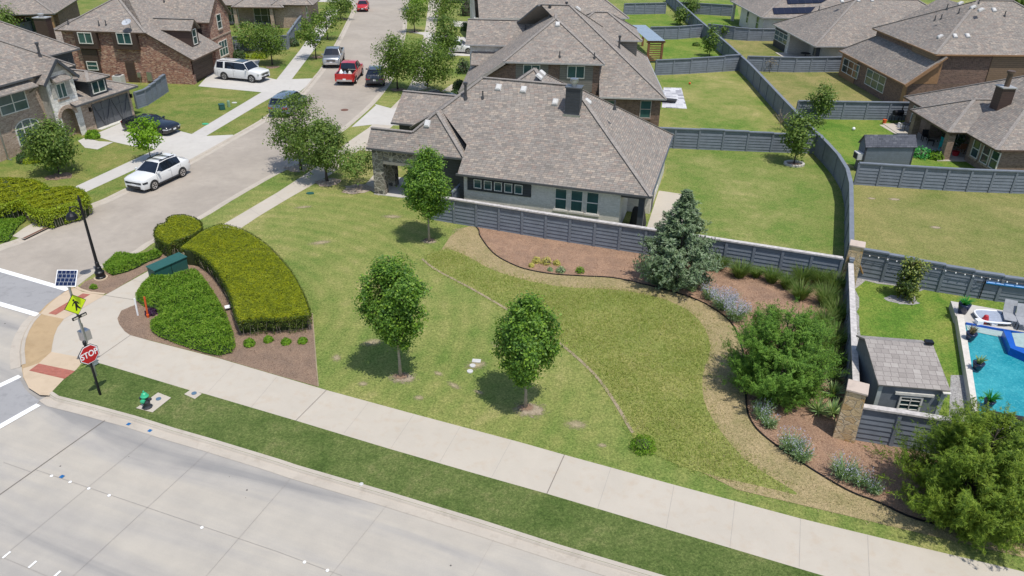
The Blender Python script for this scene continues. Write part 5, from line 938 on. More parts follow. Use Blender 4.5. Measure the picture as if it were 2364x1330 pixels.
# ---------------------------------------------------------------- precast fences
def fence(name, label, px, bays, h=1.83, cap=None, group='grey precast fences', zs=None, step=0.0, top=False, flip=False):
    """px: base line pixels (top=True: pixels of the top edge); one mesh per bay, posts and caps are parts"""
    P = [G(*p, h if top else ZB)[:2] for p in px]; seg = [np.linalg.norm(P[i+1]-P[i]) for i in range(len(P)-1)]; tot = sum(seg); cum = np.concatenate([[0], np.cumsum(seg)])
    def at(s_):
        i = min(max(int(np.searchsorted(cum, s_, 'right'))-1, 0), len(seg)-1); return P[i]+(P[i+1]-P[i])*((s_-cum[i])/seg[i])
    root = empty(name, (*P[0], 0), 0, label, 'fence', group); o = P[0]; q = [at(tot*k/bays)-o for k in range(bays+1)]
    for k in range(bays):
        a, b = q[k], q[k+1]; d = (b-a)/np.linalg.norm(b-a); nn = np.array([-d[1], d[0]]); dz = step*k if not isinstance(step, (list, tuple)) else step[k]; ht = h+dz
        mb = MB(); nb = 7; z0 = .06; fh = (ht-.10-z0)/nb
        for j in range(nb):
            za, zb_ = z0+j*fh, z0+(j+1)*fh; lo, hi = .066, .032
            if j == nb-1: lo = .048; hi = .048
            pr = [(a-nn*lo, za), (b-nn*lo, za), (b+nn*lo, za), (a+nn*lo, za), (a-nn*hi, zb_-.012), (b-nn*hi, zb_-.012), (b+nn*hi, zb_-.012), (a+nn*hi, zb_-.012)]
            mb.hexa([(*p, z) for p, z in pr])
        mb.build('panel', MT['fence'], root)
        mb = MB(); mb.hexa([(*p, z) for p, z in [(a-nn*.135, ht-.085), (b-nn*.135, ht-.085), (b+nn*.135, ht-.085), (a+nn*.135, ht-.085), (a-nn*.135, ht), (b-nn*.135, ht), (b+nn*.135, ht), (a+nn*.135, ht)]]); mb.build('cap', cap or MT['fence'], root)
    for k in range(bays+1):
        a = q[k]; j = min(k, bays-1); d = q[j+1]-q[j]; d = d/np.linalg.norm(d); nn = np.array([-d[1], d[0]]); dz = (step*max(min(k, bays-1), 0) if not isinstance(step, (list, tuple)) else max(step[j], step[max(k-1, 0)]))
        mb = MB(); mb.hexa([(*p, z) for p, z in [(a-d*.075-nn*.105, 0), (a+d*.075-nn*.105, 0), (a+d*.075+nn*.105, 0), (a-d*.075+nn*.105, 0), (a-d*.075-nn*.105, h+dz-.087), (a+d*.075-nn*.105, h+dz-.087), (a+d*.075+nn*.105, h+dz-.087), (a-d*.075+nn*.105, h+dz-.087)]]); mb.build('post', MT['fence'], root)
    return root
CP = MT['fencecap']
fence('precast_fence', 'long weathered-capped grey fence between the mulch bed and the pale brick house', [(1000, 507), (1036, 513), (1148, 531.6), (1263, 551), (1382, 570), (1446, 580), (1600, 604), (1760, 630), (1930, 658)], 16, cap=CP)
fence('precast_fence', 'longest curving rear fence, running from the far stone pillar to the top edge', [(1951, 662), (1951, 610), (1952, 540), (1952, 470), (1940, 425), (1905, 382), (1860, 335), (1795, 262), (1728, 185), (1672, 130), (1606, 70), (1560, 25), (1538, 4)], 34)
fence('precast_fence', 'grey fence with thick slanting posts at the far side of the wide olive lawn', [(1972, 426), (2120, 436), (2240, 443), (2420, 449), (2640, 457)], 13)
fence('precast_fence', 'stepped grey fence hung with string lights behind the pool yard', [(1972, 640), (2080, 659), (2200, 680), (2300, 695), (2420, 712), (2580, 736)], 9, h=1.95, step=[.0, -.06, -.12, -.18, -.24, -.30, -.36, -.40, -.44])
fence('precast_fence', 'narrow fence seen end-on between the two honey stone pillars', [(1948, 672), (1950, 760), (1952, 840), (1955, 960)], 5, cap=CP)
fence('precast_fence', 'short low fence panels in front of the grey shed, right of the near stone pillar', [(1968, 1014), (2070, 1030), (2200, 1052), (2420, 1090)], 5, cap=CP)
fence('precast_fence', 'grey fence across the lawn right behind the single-storey house', [(1500, 340), (1620, 345), (1740, 350), (1890, 355)], 7, top=False, step=[.0, .0, .04, .0, -.05, -.1, -.15])
fence('precast_fence', 'grey fence behind the patchy lawn, beside the two-storey brick house', [(1512, 174), (1600, 170), (1705, 163)], 5, step=[0, 0, .05, .05, .12])
fence('precast_fence', 'grey fence below the charcoal bay-window house', [(1722, 164), (1830, 167), (1938, 166)], 6)
fence('precast_fence', 'grey fence behind the slim young tree, below the large brown house', [(1836, 274), (1960, 276), (2100, 278)], 5)
fence('precast_fence', 'grey fence just behind the metal-roofed pergola', [(1500, 92), (1560, 91), (1618, 86)], 4)
fence('precast_fence', 'grey fence between the smallest dry yard and the solar-roof house', [(1632, 84), (1710, 94), (1790, 95)], 5, step=[0, 0, -.05, -.1, -.1])
fence('precast_fence', 'far grey fence behind the furthest house on the right side of the street', [(1440, 34), (1535, 32)], 4)
fence('precast_fence', 'highest grey fence in the picture, left of the solar-roof house', [(1566, 30), (1690, 38)], 5)
fence('precast_fence', 'light grey stepped fence joining the wide charcoal garage door to the red brick house', [(318, 251), (336, 246), (353, 235), (370, 224), (387, 212)], 5, h=1.65, step=[0, .0, .08, .16, .24])
fence('precast_fence', 'grey fence between the far dark-porch house and the red brick house', [(40, 88), (75, 80), (110, 66), (152, 50)], 5)
fence('precast_fence', 'pale-capped fence beside the sidewalk and shrubs on the left side of the street', [(668, 110), (688, 78), (719, 38)], 7)
fence('precast_fence', 'grey fence with a row of young trees in front, left of the long-SUV driveway', [(542, 118), (600, 117), (666, 114)], 5)
# stone pillars
def pillar(label, bpx, hh, w_=.72, ang=0.0):
    a = GB(*bpx); root = empty('stone_pillar', a, ang, label, 'pillar', 'honey stone fence pillars')
    mb = MB(); s0, s1 = w_/2+.05, w_/2-.02; mb.hexa([(-s0, -s0, -.1), (s0, -s0, -.1), (s0, s0, -.1), (-s0, s0, -.1), (-s1, -s1, hh), (s1, -s1, hh), (s1, s1, hh), (-s1, s1, hh)]); mb.build('shaft', MT['stone_tan'], root)
    mb = MB(); c_ = w_/2+.03; mb.box(-c_, -c_, hh, c_, c_, hh+.10); mb.build('cap', MT['cap'], root, bevel=.02); return root
fd = G(1446, 580)-G(1148, 531.6); FANG = math.atan2(fd[1], fd[0])
pillar('nearest honey limestone pillar at the corner of the low fence by the grey shed', (1949, 1004), 2.35, .74, FANG-.12); pillar('farther honey limestone pillar where the long fences meet', (1957, 652), 2.35, .74, FANG-.1)
# side gate by the pale brick house
ga, gb = GB(1046, 500), GB(1072, 472); root = empty('garden_gate', ga, 0, 'grey slatted garden gate between the long fence and the pale brick house wall', 'gate'); d = gb-ga; mb = MB(); mb.bar((0, 0, 1.72), (*d[:2], 1.72), .16, .12); mb.build('top_rail', MT['fence'], root); mb = MB()
for k in range(12): p = d*k/11; mb.box(p[0]-.03, p[1]-.03, .1, p[0]+.03, p[1]+.03, 1.66)
mb.bar((0, 0, .4), (*d[:2], .4), .06, .1); mb.build('slats', MT['fence'], root)
# ---------------------------------------------------------------- vegetation
def leaf_cards(name, C, size, mat, parent=None, N=None, jitter=.8, aspect=.55, seed=0, dirs=None):
    """diamond leaf per point; N preferred normals, dirs preferred long axis"""
    r = np.random.default_rng(seed+len(C)); n = len(C)
    nr = r.normal(size=(n, 3)); nr[:, 2] += .35
    if N is not None: nr = nr*jitter+np.asarray(N)*1.4
    nr /= np.linalg.norm(nr, axis=1)[:, None]
    d = r.normal(size=(n, 3)) if dirs is None else np.asarray(dirs)+r.normal(size=(n, 3))*.18
    t = d-nr*np.sum(d*nr, 1)[:, None]; t /= np.linalg.norm(t, axis=1)[:, None]+1e-9; b = np.cross(nr, t)
    s = np.asarray(size)*r.uniform(.65, 1.3, n); s = s[:, None]
    V = np.empty((n, 4, 3)); V[:, 0] = C-t*s; V[:, 1] = C+b*s*aspect-t*s*.1; V[:, 2] = C+t*s; V[:, 3] = C-b*s*aspect-t*s*.1
    return mesh_np(name, V.reshape(-1, 3), np.arange(4*n).reshape(-1, 4), mat, parent)
def blades(name, B, h, lean, wd, mat, parent=None, seed=0, kind=None):
    """grass blades: bent triangle pairs from base points B (n,3)"""
    r = np.random.default_rng(seed+len(B)); n = len(B); a = r.uniform(0, 2*np.pi, n); h = np.asarray(h)*r.uniform(.6, 1.25, n)
    ln = np.asarray(lean)
    if ln.ndim == 2: D = ln*r.uniform(.5, 1.3, (n, 1))
    else: D = np.stack([np.cos(a), np.sin(a)], 1)*(ln*r.uniform(.2, 1.2, n))[:, None]
    s = np.stack([-np.sin(a), np.cos(a), 0*a], 1)*(wd*r.uniform(.6, 1.3, n))[:, None]
    mid = B+np.concatenate([D*.35, (h*.6)[:, None]], 1); tip = B+np.concatenate([D, h[:, None]], 1)
    V = np.stack([B-s, B+s, mid+s*.8, mid-s*.8, tip+s*.15, tip-s*.15], 1).reshape(-1, 3); k = np.arange(n)*6
    F = np.concatenate([np.stack([k, k+1, k+2, k+3], 1), np.stack([k+3, k+2, k+4, k+5], 1)])
    return mesh_np(name, V, F, mat, parent)
def limbs(mb, H, r0, tips, start=.28, n=7, wob=.1, seed=0, top=.82):
    rr = random.Random(seed); tr = [Vector((rr.uniform(-wob, wob)*k/6*.6, rr.uniform(-wob, wob)*k/6*.6, H*top*k/6)) for k in range(7)]; tr[0] = Vector((0, 0, -.1))
    mb.tube(tr, [r0*1.25] + [r0*(1-.85*k/6) for k in range(1, 7)], n)
    for tp in tips:
        tp = Vector(tp); zs = min(max(tp.z*.45, H*start), H*.7); i = zs/(H*top)*6; k = min(int(i), 5); p = tr[k].lerp(tr[k+1], i-k); m = p.lerp(tp, .5)+Vector((rr.uniform(-.1, .1), rr.uniform(-.1, .1), .12)); rb = r0*(1-.85*i/6)*.5
        mb.tube([p, m, tp], [max(rb, .012), max(rb*.6, .009), .006], 5)
def crown_pts(H, z0, Rr, prof, ncl, npc, crad, seed, lump=.2, hollow=.55, flat=1.0, shoot=.42):
    r = np.random.default_rng(seed); ph = r.uniform(0, 6.28, 6); cl = []
    k = 0
    while len(cl) < ncl and k < ncl*20:
        k += 1; f = r.uniform(0, 1); a = r.uniform(0, 6.283)
        if r.uniform() > prof(f)**1.2+.08: continue
        lm = 1+lump*(math.sin(3*a+ph[0]+3*f)+.7*math.sin(5*a+ph[1]-5*f)+.6*math.sin(2*a+ph[2]+9*f))/1.6
        rad = Rr*prof(f)*lm*(hollow+(1-hollow)*r.uniform()**.5) if r.uniform() < .72 else Rr*prof(f)*lm*r.uniform()**.6
        cl.append((rad*math.cos(a), rad*math.sin(a), z0+(H-z0)*f))
    cl = np.array(cl); C = np.repeat(cl, npc, 0)+r.normal(size=(len(cl)*npc, 3))*crad*np.array([1, 1, .8*flat])
    ax = np.array([0, 0, z0+(H-z0)*.45]); N = C-ax; N /= np.linalg.norm(N, axis=1)[:, None]+1e-6; N[:, 2] += .35
    return C, N, cl
PEAR = lambda f: min(1, .36+f*1.6)*(1 if f < .66 else math.sqrt(max(0, 1-((f-.66)/.40)**2)))
OVAL = lambda f: max(0.0, math.sin(math.pi*min(1, (f*.92+.06)))**.55)*(1 if f < .55 else 1-.18*(f-.55)/.45)
VASE = lambda f: (min(1, .30+f*1.9))*(1 if f < .62 else math.sqrt(max(0, 1-((f-.62)/.40)**2)))
ROUND = lambda f: math.sqrt(max(0.0, 1-(2*f-.92)**2/1.1))
CONE = lambda f: max(.03, (1-f)**.85)*(1 if f > .1 else .55+4.5*f)
def tree(name, label, cat, group, px, top_y, wpx, kind, leaf, bark, z0f=.30, ncl=160, npc=26, lsize=.09, crad=.22, r0=.07, seed=1, prof=OVAL, lump=.2, hollow=.55, wob=.1, asp=.55, H=None, ntips=9, shoot=.42):
    B = GB(*px); H = H or hgt(B, top_y); Rr = wpx/2*depth(B)/FPX; root = empty(name, B, 0, label, cat, group)
    C, N, cl = crown_pts(H, H*z0f, Rr, prof, ncl, npc, crad, seed, lump, hollow, shoot=shoot)
    mb = MB(); rr = random.Random(seed); limbs(mb, H, r0, [cl[rr.randrange(len(cl))]*np.array([.8, .8, 1]) for _ in range(ntips)], z0f*.9, 7, wob, seed); mb.build('trunk', MT[bark], root, smooth=True)
    leaf_cards('crown', C, lsize, L_[leaf], root, N, .9, asp, seed); return root
GP = 'lone oval shade trees on the open lawn'
tree('shade_tree', 'oval leafy tree nearest the long fence, in front of the pale brick house', 'tree', GP, (991, 556), 346, 98, 0, 'pear', 'bark_pale', .31, 250, 66, .07, .165, .075, 3, OVAL, .34, .42, shoot=.6, ntips=14)
tree('shade_tree', 'leaning-topped oval tree on the open lawn, closest to the large clipped hedge', 'tree', GP, (925, 868), 606, 112, 0, 'pear', 'bark_pale', .31, 290, 74, .066, .155, .075, 8, PEAR, .40, .42, shoot=.62, ntips=14)
tree('shade_tree', 'oval leafy tree nearest the wide sidewalk, right of the white valve covers', 'tree', GP, (1213, 940), 686, 120, 0, 'pear', 'bark_pale', .30, 280, 74, .066, .155, .07, 13, OVAL, .36, .42, shoot=.6, ntips=14)
GS = 'street trees along the residential street'
tree('street_tree', 'dense dark street tree hiding the silver-blue wagon', 'tree', GS, (695, 392), 220, 112, 0, 'oak', 'bark_dark', .22, 150, 56, .085, .26, .10, 21, ROUND, .42, .35, ntips=16)
tree('street_tree', 'dark bushy street tree just left of the small crape myrtle', 'tree', GS, (755, 418), 275, 118, 0, 'oak', 'bark_dark', .24, 150, 56, .085, .26, .10, 22, ROUND, .42, .35, ntips=16)
tree('crape_myrtle', 'small multi-stem crape myrtle by the stone porch, on a ring of river rock', 'tree', None, (828, 434), 342, 74, 0, 'myrtle', 'bark_pale', .32, 110, 26, .075, .24, .035, 23, VASE, .3, wob=.3, ntips=16)
tree('street_tree', 'feathery street tree in front of the parked dark grey SUV', 'tree', GS, (918, 206), 82, 78, 0, 'elm', 'bark_dark', .24, 150, 40, .105, .36, .09, 24, ROUND, .36)
tree('street_tree', 'wide bushy tree beside the black SUV parked on a driveway', 'tree', GS, (988, 214), 92, 108, 0, 'elm', 'bark_dark', .24, 200, 40, .105, .40, .09, 25, ROUND, .36)
tree('street_tree', 'blue-green tree hiding the parked pale sedan', 'tree', GS, (1030, 134), 40, 54, 0, 'oak', 'bark_dark', .22, 130, 24, .14, .42, .10, 26, ROUND, .3)
tree('street_tree', 'small street tree in a mulch ring on the strip right of the far street', 'tree', GS, (957, 74), 2, 50, 0, 'elm', 'bark_dark', .34, 70, 22, .14, .34, .08, 27, ROUND, .32)
tree('street_tree', 'tree by the top edge of the picture beside the furthest right-hand house', 'tree', GS, (1024, 48), -22, 66, 0, 'elm', 'bark_dark', .2, 90, 22, .16, .5, .09, 28, ROUND, .32)
tree('street_tree', 'highest tree on the right of the street, partly cut by the top edge', 'tree', GS, (957, 22), -40, 56, 0, 'maple', 'bark_dark', .2, 70, 22, .16, .42, .08, 38, ROUND, .32)
tree('street_tree', 'thin-leaved street tree in front of the silver pickup', 'tree', GS, (730, 136), 50, 62, 0, 'elm', 'bark_dark', .34, 60, 22, .14, .32, .08, 29, VASE, .36)
tree('street_tree', 'street tree on the left strip, second up from the silver pickup', 'tree', GS, (757, 92), 16, 58, 0, 'elm', 'bark_dark', .34, 58, 22, .15, .36, .08, 30, VASE, .4)
tree('street_tree', 'larger of the two leafy trees just left of the red hatchback', 'tree', GS, (787, 46), -12, 52, 0, 'oak', 'bark_dark', .32, 60, 22, .16, .40, .08, 31, ROUND, .3)
tree('street_tree', 'smaller of the two leafy trees just left of the red hatchback', 'tree', GS, (801, 30), -14, 26, 0, 'elm', 'bark_dark', .34, 26, 20, .15, .36, .06, 32, ROUND, .3)
tree('lawn_tree', 'leafy tree with a round shadow on the grass right of the white long SUV', 'tree', GS, (629, 150), 60, 66, 0, 'elm', 'bark_dark', .30, 130, 40, .11, .34, .09, 33, ROUND, .3)
tree('lawn_tree', 'thin pale tree against the slatted fence left of the round lawn tree', 'tree', GS, (577, 122), 54, 56, 0, 'myrtle', 'bark_dark', .30, 60, 20, .13, .34, .05, 34, VASE, .34, wob=.3)
tree('young_maple', 'bright yellow-green sapling right behind the white crossover', 'tree', None, (349, 372), 276, 56, 0, 'maple', 'bark_dark', .36, 80, 22, .10, .22, .04, 35, ROUND, .4, asp=.7)
tree('front_yard_tree', 'broad green tree in front of the arched window of the tan brick house', 'tree', None, (137, 402), 280, 84, 0, 'oak', 'bark_dark', .22, 230, 30, .10, .28, .06, 36, ROUND, .3, ntips=14)
GY = 'young trees in the fenced backyards'
tree('backyard_tree', 'dark leafy tree inside a white stone ring on the lawn by the long rear fence', 'tree', GY, (1833, 378), 264, 60, 0, 'oak', 'bark_dark', .24, 120, 26, .11, .28, .055, 41, VASE, .3)
tree('backyard_tree', 'slim young tree in front of the fence below the large brown house', 'tree', GY, (1889, 285), 194, 48, 0, 'oak', 'bark_dark', .24, 80, 24, .11, .26, .05, 42, OVAL, .24)
tree('backyard_tree', 'narrow dark columnar tree between the pergola and the rear fence', 'tree', GY, (1637, 131), 60, 28, 0, 'oak', 'bark_dark', .16, 50, 22, .13, .26, .05, 43, OVAL, .2)
tree('backyard_tree', 'bushy tree against the fence behind the furthest right-hand yard', 'tree', GY, (1570, 58), 18, 26, 0, 'oak', 'bark_dark', .1, 40, 22, .15, .34, .05, 44, OVAL, .2)
tree('backyard_tree', 'round dark tree beyond the highest fence, at the top edge', 'tree', GY, (1592, 34), -10, 28, 0, 'oak', 'bark_dark', .2, 40, 22, .16, .36, .06, 45, ROUND, .2)
tree('backyard_tree', 'smallest sapling by the fence of the smallest dry yard', 'tree', GY, (1671, 88), 54, 17, 0, 'elm', 'bark_dark', .3, 22, 18, .13, .22, .035, 46, ROUND, .2)
tree('far_tree', 'large tree across the far street in the top right corner', 'tree', None, (2335, 36), -26, 70, 0, 'elm', 'bark_dark', .25, 110, 24, .2, .6, .12, 47, ROUND, .3)
tree('far_tree', 'tree crown at the left edge above the tan brick house', 'tree', None, (14, 92), 18, 58, 0, 'oak', 'bark_dark', .2, 90, 24, .15, .45, .1, 48, ROUND, .3)
tree('bare_tree', 'nearly bare purple-brown sapling behind the stepped grey fence of the dry yard', 'tree', None, (1776, 168), 134, 22, 0, 'dryleaf', 'bark_dark', .3, 10, 8, .07, .2, .03, 49, VASE, .2, ntips=14)
tree('bare_tree', 'leafless grey shrub tree in the far corner of the lawn behind the house', 'tree', None, (1800, 300), 248, 40, 0, 'dryleaf', 'bark_pale', .2, 10, 8, .07, .2, .03, 50, VASE, .2, ntips=26)
# magnolia: glossy irregular column
tree('magnolia', 'glossy young magnolia in a pale gravel ring in the pool yard', 'tree', None, (2088, 690), 600, 52, 0, 'magnolia', 'bark_dark', .08, 95, 26, .085, .15, .035, 51, lambda f: .55+.35*math.sin(f*9)**2 if f < .9 else .4, .25, .35)
blob('gravel_ring', (2085, 692), .85, .6, MT['gravel'], Z3, 14)
# conifers built from branches that carry feathery sprays
def conifer(name, label, px, top_y, wpx, leaf, bark, seed, nb, ns, per, llen, prof, up, slen=.5, asp=.16, H=None, jag=.12, lift=.32):
    B = GB(*px); H = H or hgt(B, top_y); Rr = wpx/2*depth(B)/FPX; root = empty(name, B, 0, label, 'conifer', None); r = np.random.default_rng(seed)
    mb = MB(); mb.tube([(0, 0, -.1), (0, 0, H*.5), (0, 0, H*.93)], [.11, .07, .02], 7); C, N, D = [], [], []; ph = r.uniform(0, 6.28, 6); n = 0
    while n < nb:
        f = r.uniform(0, 1)
        if r.uniform() > max(prof(f)+.12, .62 if f > .6 and jag < .12 else 0): continue
        n += 1; a = r.uniform(0, 6.283); lm = 1+.10*math.sin(3*a+ph[0]+7*f)+.08*math.sin(5*a+ph[1]-11*f)+r.normal()*jag
        out = max(.08, Rr*prof(f)*lm); z = H*(.03+.95*f); tip = np.array([out*math.cos(a), out*math.sin(a), z]); base = np.array([tip[0]*.1, tip[1]*.1, max(.15, z-out*up)]); d = tip-base; L = np.linalg.norm(d); d /= L
        if n % 3 == 0: mb.tube([(0, 0, max(.1, base[2]-.1)), base, base+(tip-base)*.85], [.025, .018, .006], 4)
        for k in range(ns):
            t0 = r.uniform(.38, 1.0); S0 = base+d*L*t0+r.normal(size=3)*.09; sd = d*.8+r.normal(size=3)*.40+np.array([0, 0, lift]); sd /= np.linalg.norm(sd); sl = slen*r.uniform(.5, 1.1)*(.35+.65*min(1, prof(f))); t = r.uniform(0, 1, per)
            P = S0+np.outer(t*sl, sd)+r.normal(size=(per, 3))*(.075*(1.1-t))[:, None]; C.append(P); dd = sd+r.normal(size=(per, 3))*.4; D.append(dd); o = P-np.array([0, 0, H*.3]); o /= np.linalg.norm(o, axis=1)[:, None]+1e-6; o[:, 2] += .35; N.append(o)
    mb.build('trunk', MT[bark], root); C = np.concatenate(C); C[:, 2] = np.maximum(C[:, 2], .05); leaf_cards('crown', C, llen, L_[leaf], root, np.concatenate(N), .8, asp, seed, np.concatenate(D)); return root
JUN = lambda f: (math.sqrt(max(0, 1-(f-.30)**2/.52)) if f > .30 else .72+.93*f)
SPR = lambda f: (.60+1.43*f if f < .28 else max(.02, (1-f)/.72))
conifer('blue_spruce', 'silver-blue conical evergreen in front of the long fence', (1560, 652), 442, 176, 'spruce', 'bark_dark', 61, 300, 10, 16, .10, SPR, .30, .46, .24, jag=.119)
conifer('juniper', 'large dark green juniper beside the lavender in the mulch bed', (1785, 900), 716, 204, 'juniper', 'bark_dark', 62, 300, 13, 32, .075, JUN, .75, .66, .14, jag=.17, lift=.45)
conifer('juniper', 'yellow-green juniper in front of the grey shed, nearest the camera', (2222, 1190), 975, 268, 'juniper2', 'bark_dark', 63, 360, 13, 34, .075, JUN, .75, .68, .14, jag=.19, lift=.5)
conifer('small_juniper', 'small pale green columnar juniper at the right edge below the pool', (2352, 1130), 1000, 60, 'juniper2', 'bark_dark', 64, 60, 8, 16, .10, JUN, .8, .4, .18)
# ---- hedges: clipped bodies with a leaf skin
def hedge(name, label, poly_px, h, leaf_top, leaf_side, n_top, n_side, lsize, group=None, zpx=None, rnd=.18, seed=0, bare=True, rough=.0):
    """poly_px: outline of the clipped top seen at height zpx (defaults to h)"""
    P = np.array([G(*p, zpx or h+ZB)[:2] for p in poly_px]); c = P.mean(0); P = P-c
    if sum(P[i][0]*P[(i+1) % len(P)][1]-P[(i+1) % len(P)][0]*P[i][1] for i in range(len(P))) < 0: P = P[::-1]
    root = empty(name, (*c, ZB), 0, label, 'hedge', group); r = np.random.default_rng(seed+len(P))
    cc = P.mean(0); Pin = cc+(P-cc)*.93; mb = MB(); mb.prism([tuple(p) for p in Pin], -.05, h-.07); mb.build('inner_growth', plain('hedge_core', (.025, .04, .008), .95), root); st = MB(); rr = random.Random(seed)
    for i in range(len(P)):
        a_, b_ = P[i], P[(i+1) % len(P)]; m_ = int(np.linalg.norm(b_-a_)/.22)
        for j in range(m_): p_ = a_+(b_-a_)*((j+rr.random())/max(m_, 1)); p_ = cc+(p_-cc)*.975; st.tube([(p_[0], p_[1], 0), (p_[0]+rr.uniform(-.12, .12), p_[1]+rr.uniform(-.12, .12), h*.6)], .013, 4)
    if st.v: st.build('stems', MT['bark_pale'], root)
    from mathutils.geometry import tessellate_polygon
    tri = tessellate_polygon([[Vector((*p, 0)) for p in P]]); T = np.array([[P[i] for i in t] for t in tri]); ar = np.abs(np.cross(T[:, 1]-T[:, 0], T[:, 2]-T[:, 0]))/2
    k = r.choice(len(T), n_top, p=ar/ar.sum()); a, b = r.uniform(size=(2, n_top)); m = a+b > 1; a[m], b[m] = 1-a[m], 1-b[m]
    q = T[k, 0]+(T[k, 1]-T[k, 0])*a[:, None]+(T[k, 2]-T[k, 0])*b[:, None]
    ed = np.full(n_top, 9.0)
    for i in range(len(P)):
        u = P[(i+1) % len(P)]-P[i]; L = np.linalg.norm(u); w_ = q-P[i]; t = np.clip((w_@u)/L**2, 0, 1); ed = np.minimum(ed, np.linalg.norm(w_-t[:, None]*u, axis=1))
    z = h-np.clip(rnd-ed, 0, rnd)**2/rnd*.7+r.normal(size=n_top)*.018+.035*np.sin(q[:, 0]*1.7+q[:, 1]*.9)*np.sin(q[:, 1]*1.3)-.03*r.uniform(size=n_top)+rough*(np.sin(q[:, 0]*4.3+1)*np.sin(q[:, 1]*3.7)+.7*np.sin(q[:, 0]*9.1)*np.sin(q[:, 1]*8.3))
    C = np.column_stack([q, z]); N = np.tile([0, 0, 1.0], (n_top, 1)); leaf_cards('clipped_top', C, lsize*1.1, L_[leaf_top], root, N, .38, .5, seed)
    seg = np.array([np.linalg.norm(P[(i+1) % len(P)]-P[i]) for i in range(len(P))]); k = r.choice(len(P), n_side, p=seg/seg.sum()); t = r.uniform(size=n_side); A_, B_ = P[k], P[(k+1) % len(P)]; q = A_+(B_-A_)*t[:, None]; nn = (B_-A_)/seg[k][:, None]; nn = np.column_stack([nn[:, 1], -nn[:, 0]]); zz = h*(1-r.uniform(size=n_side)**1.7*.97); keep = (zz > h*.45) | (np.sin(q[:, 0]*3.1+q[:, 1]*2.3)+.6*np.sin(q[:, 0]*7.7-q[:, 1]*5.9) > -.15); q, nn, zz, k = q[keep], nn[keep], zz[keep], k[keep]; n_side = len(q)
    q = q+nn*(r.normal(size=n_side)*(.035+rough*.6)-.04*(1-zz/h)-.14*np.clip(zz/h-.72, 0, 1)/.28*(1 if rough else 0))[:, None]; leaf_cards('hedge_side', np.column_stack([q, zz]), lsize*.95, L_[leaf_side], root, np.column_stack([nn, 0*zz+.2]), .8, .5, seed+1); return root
hl = lambda l: [(380+x*.346, 460+y*.346) for x, y in l]
big = smooth_line(hl([(98, 322), (150, 275), (240, 215), (310, 180), (370, 163), (440, 172), (510, 192), (600, 240), (690, 305), (770, 385), (840, 470), (895, 560), (935, 640), (962, 715), (978, 772)]), 2) + hl([(900, 778), (820, 790), (720, 796), (640, 790), (560, 806), (490, 812)]) + smooth_line(hl([(468, 760), (448, 690), (420, 600), (375, 520), (310, 430), (250, 380), (180, 340), (110, 330)]), 2)
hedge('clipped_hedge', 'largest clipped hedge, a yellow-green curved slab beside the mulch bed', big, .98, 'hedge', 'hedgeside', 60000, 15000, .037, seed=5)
HB = bpy.data.objects['clipped_hedge']; pd = G(583, 577, ZB+1.0)-np.array(HB.location); C = rng.normal(size=(420, 3))*np.array([.42, .16, .012])+np.array([pd[0], pd[1], .975]); leaf_cards('dead_patch', C, .035, leaf_mat('dead_twigs', [(.10, .08, .05), (.17, .13, .09), (.12, .11, .05)], .1, .1), HB, np.tile([0, 0, 1.], (420, 1)), .5, .25, 77)
h2 = [(356, 530), (363, 518), (384, 512), (384, 503), (398, 496), (425, 495), (448, 501), (465, 512), (466, 526), (450, 538), (425, 549), (402, 556), (388, 566), (372, 556), (356, 545)]
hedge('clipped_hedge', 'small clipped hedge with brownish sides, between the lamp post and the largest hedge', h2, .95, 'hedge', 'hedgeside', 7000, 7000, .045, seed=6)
GH = 'loose rounded hedges at the left edge'
def bush_row(label, pts, hh, wpx, leaf, seed, n=2600, group=GH, lsize=.07, name='rounded_hedge'):
    B0 = GB(*pts[0]); root = empty(name, B0, 0, label, 'hedge', group); r = np.random.default_rng(seed); C, N = [], []
    mb = MB()
    for p in pts:
        B = GB(*p)-B0; rad = wpx/2*depth(GB(*p))/FPX; v = r.normal(size=(n, 3)); v /= np.linalg.norm(v, axis=1)[:, None]; v[:, 2] = np.abs(v[:, 2]); q = np.sign(v)*np.abs(v)**.55; s = 1+.09*np.sin(v[:, 0]*7+seed)+.08*np.sin(v[:, 1]*9+2*seed)+r.normal(size=n)*.05
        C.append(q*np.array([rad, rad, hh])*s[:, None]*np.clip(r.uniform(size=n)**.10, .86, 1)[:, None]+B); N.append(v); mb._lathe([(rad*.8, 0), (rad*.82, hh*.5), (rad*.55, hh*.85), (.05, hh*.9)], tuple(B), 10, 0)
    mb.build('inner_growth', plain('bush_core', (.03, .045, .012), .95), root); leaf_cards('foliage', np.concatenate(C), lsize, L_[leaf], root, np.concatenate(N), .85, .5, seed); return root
hedge('clipped_hedge', 'wider boxy hedge at the left edge, furthest from the lamp post', [(-60, 420), (-20, 410), (30, 408), (80, 412), (108, 424), (100, 444), (60, 456), (20, 470), (-60, 486)], 1.2, 'hedge', 'hedge2', 9000, 8000, .062, GH, rnd=.4, seed=15, rough=.06)
hedge('clipped_hedge', 'boxy yellow-green hedge directly behind the lamp post top', [(44, 462), (58, 446), (95, 434), (130, 430), (165, 428), (195, 437), (204, 452), (185, 466), (150, 474), (110, 487), (70, 484)], 1.2, 'hedge', 'hedge2', 8000, 8000, .062, GH, rnd=.4, seed=16, rough=.06)
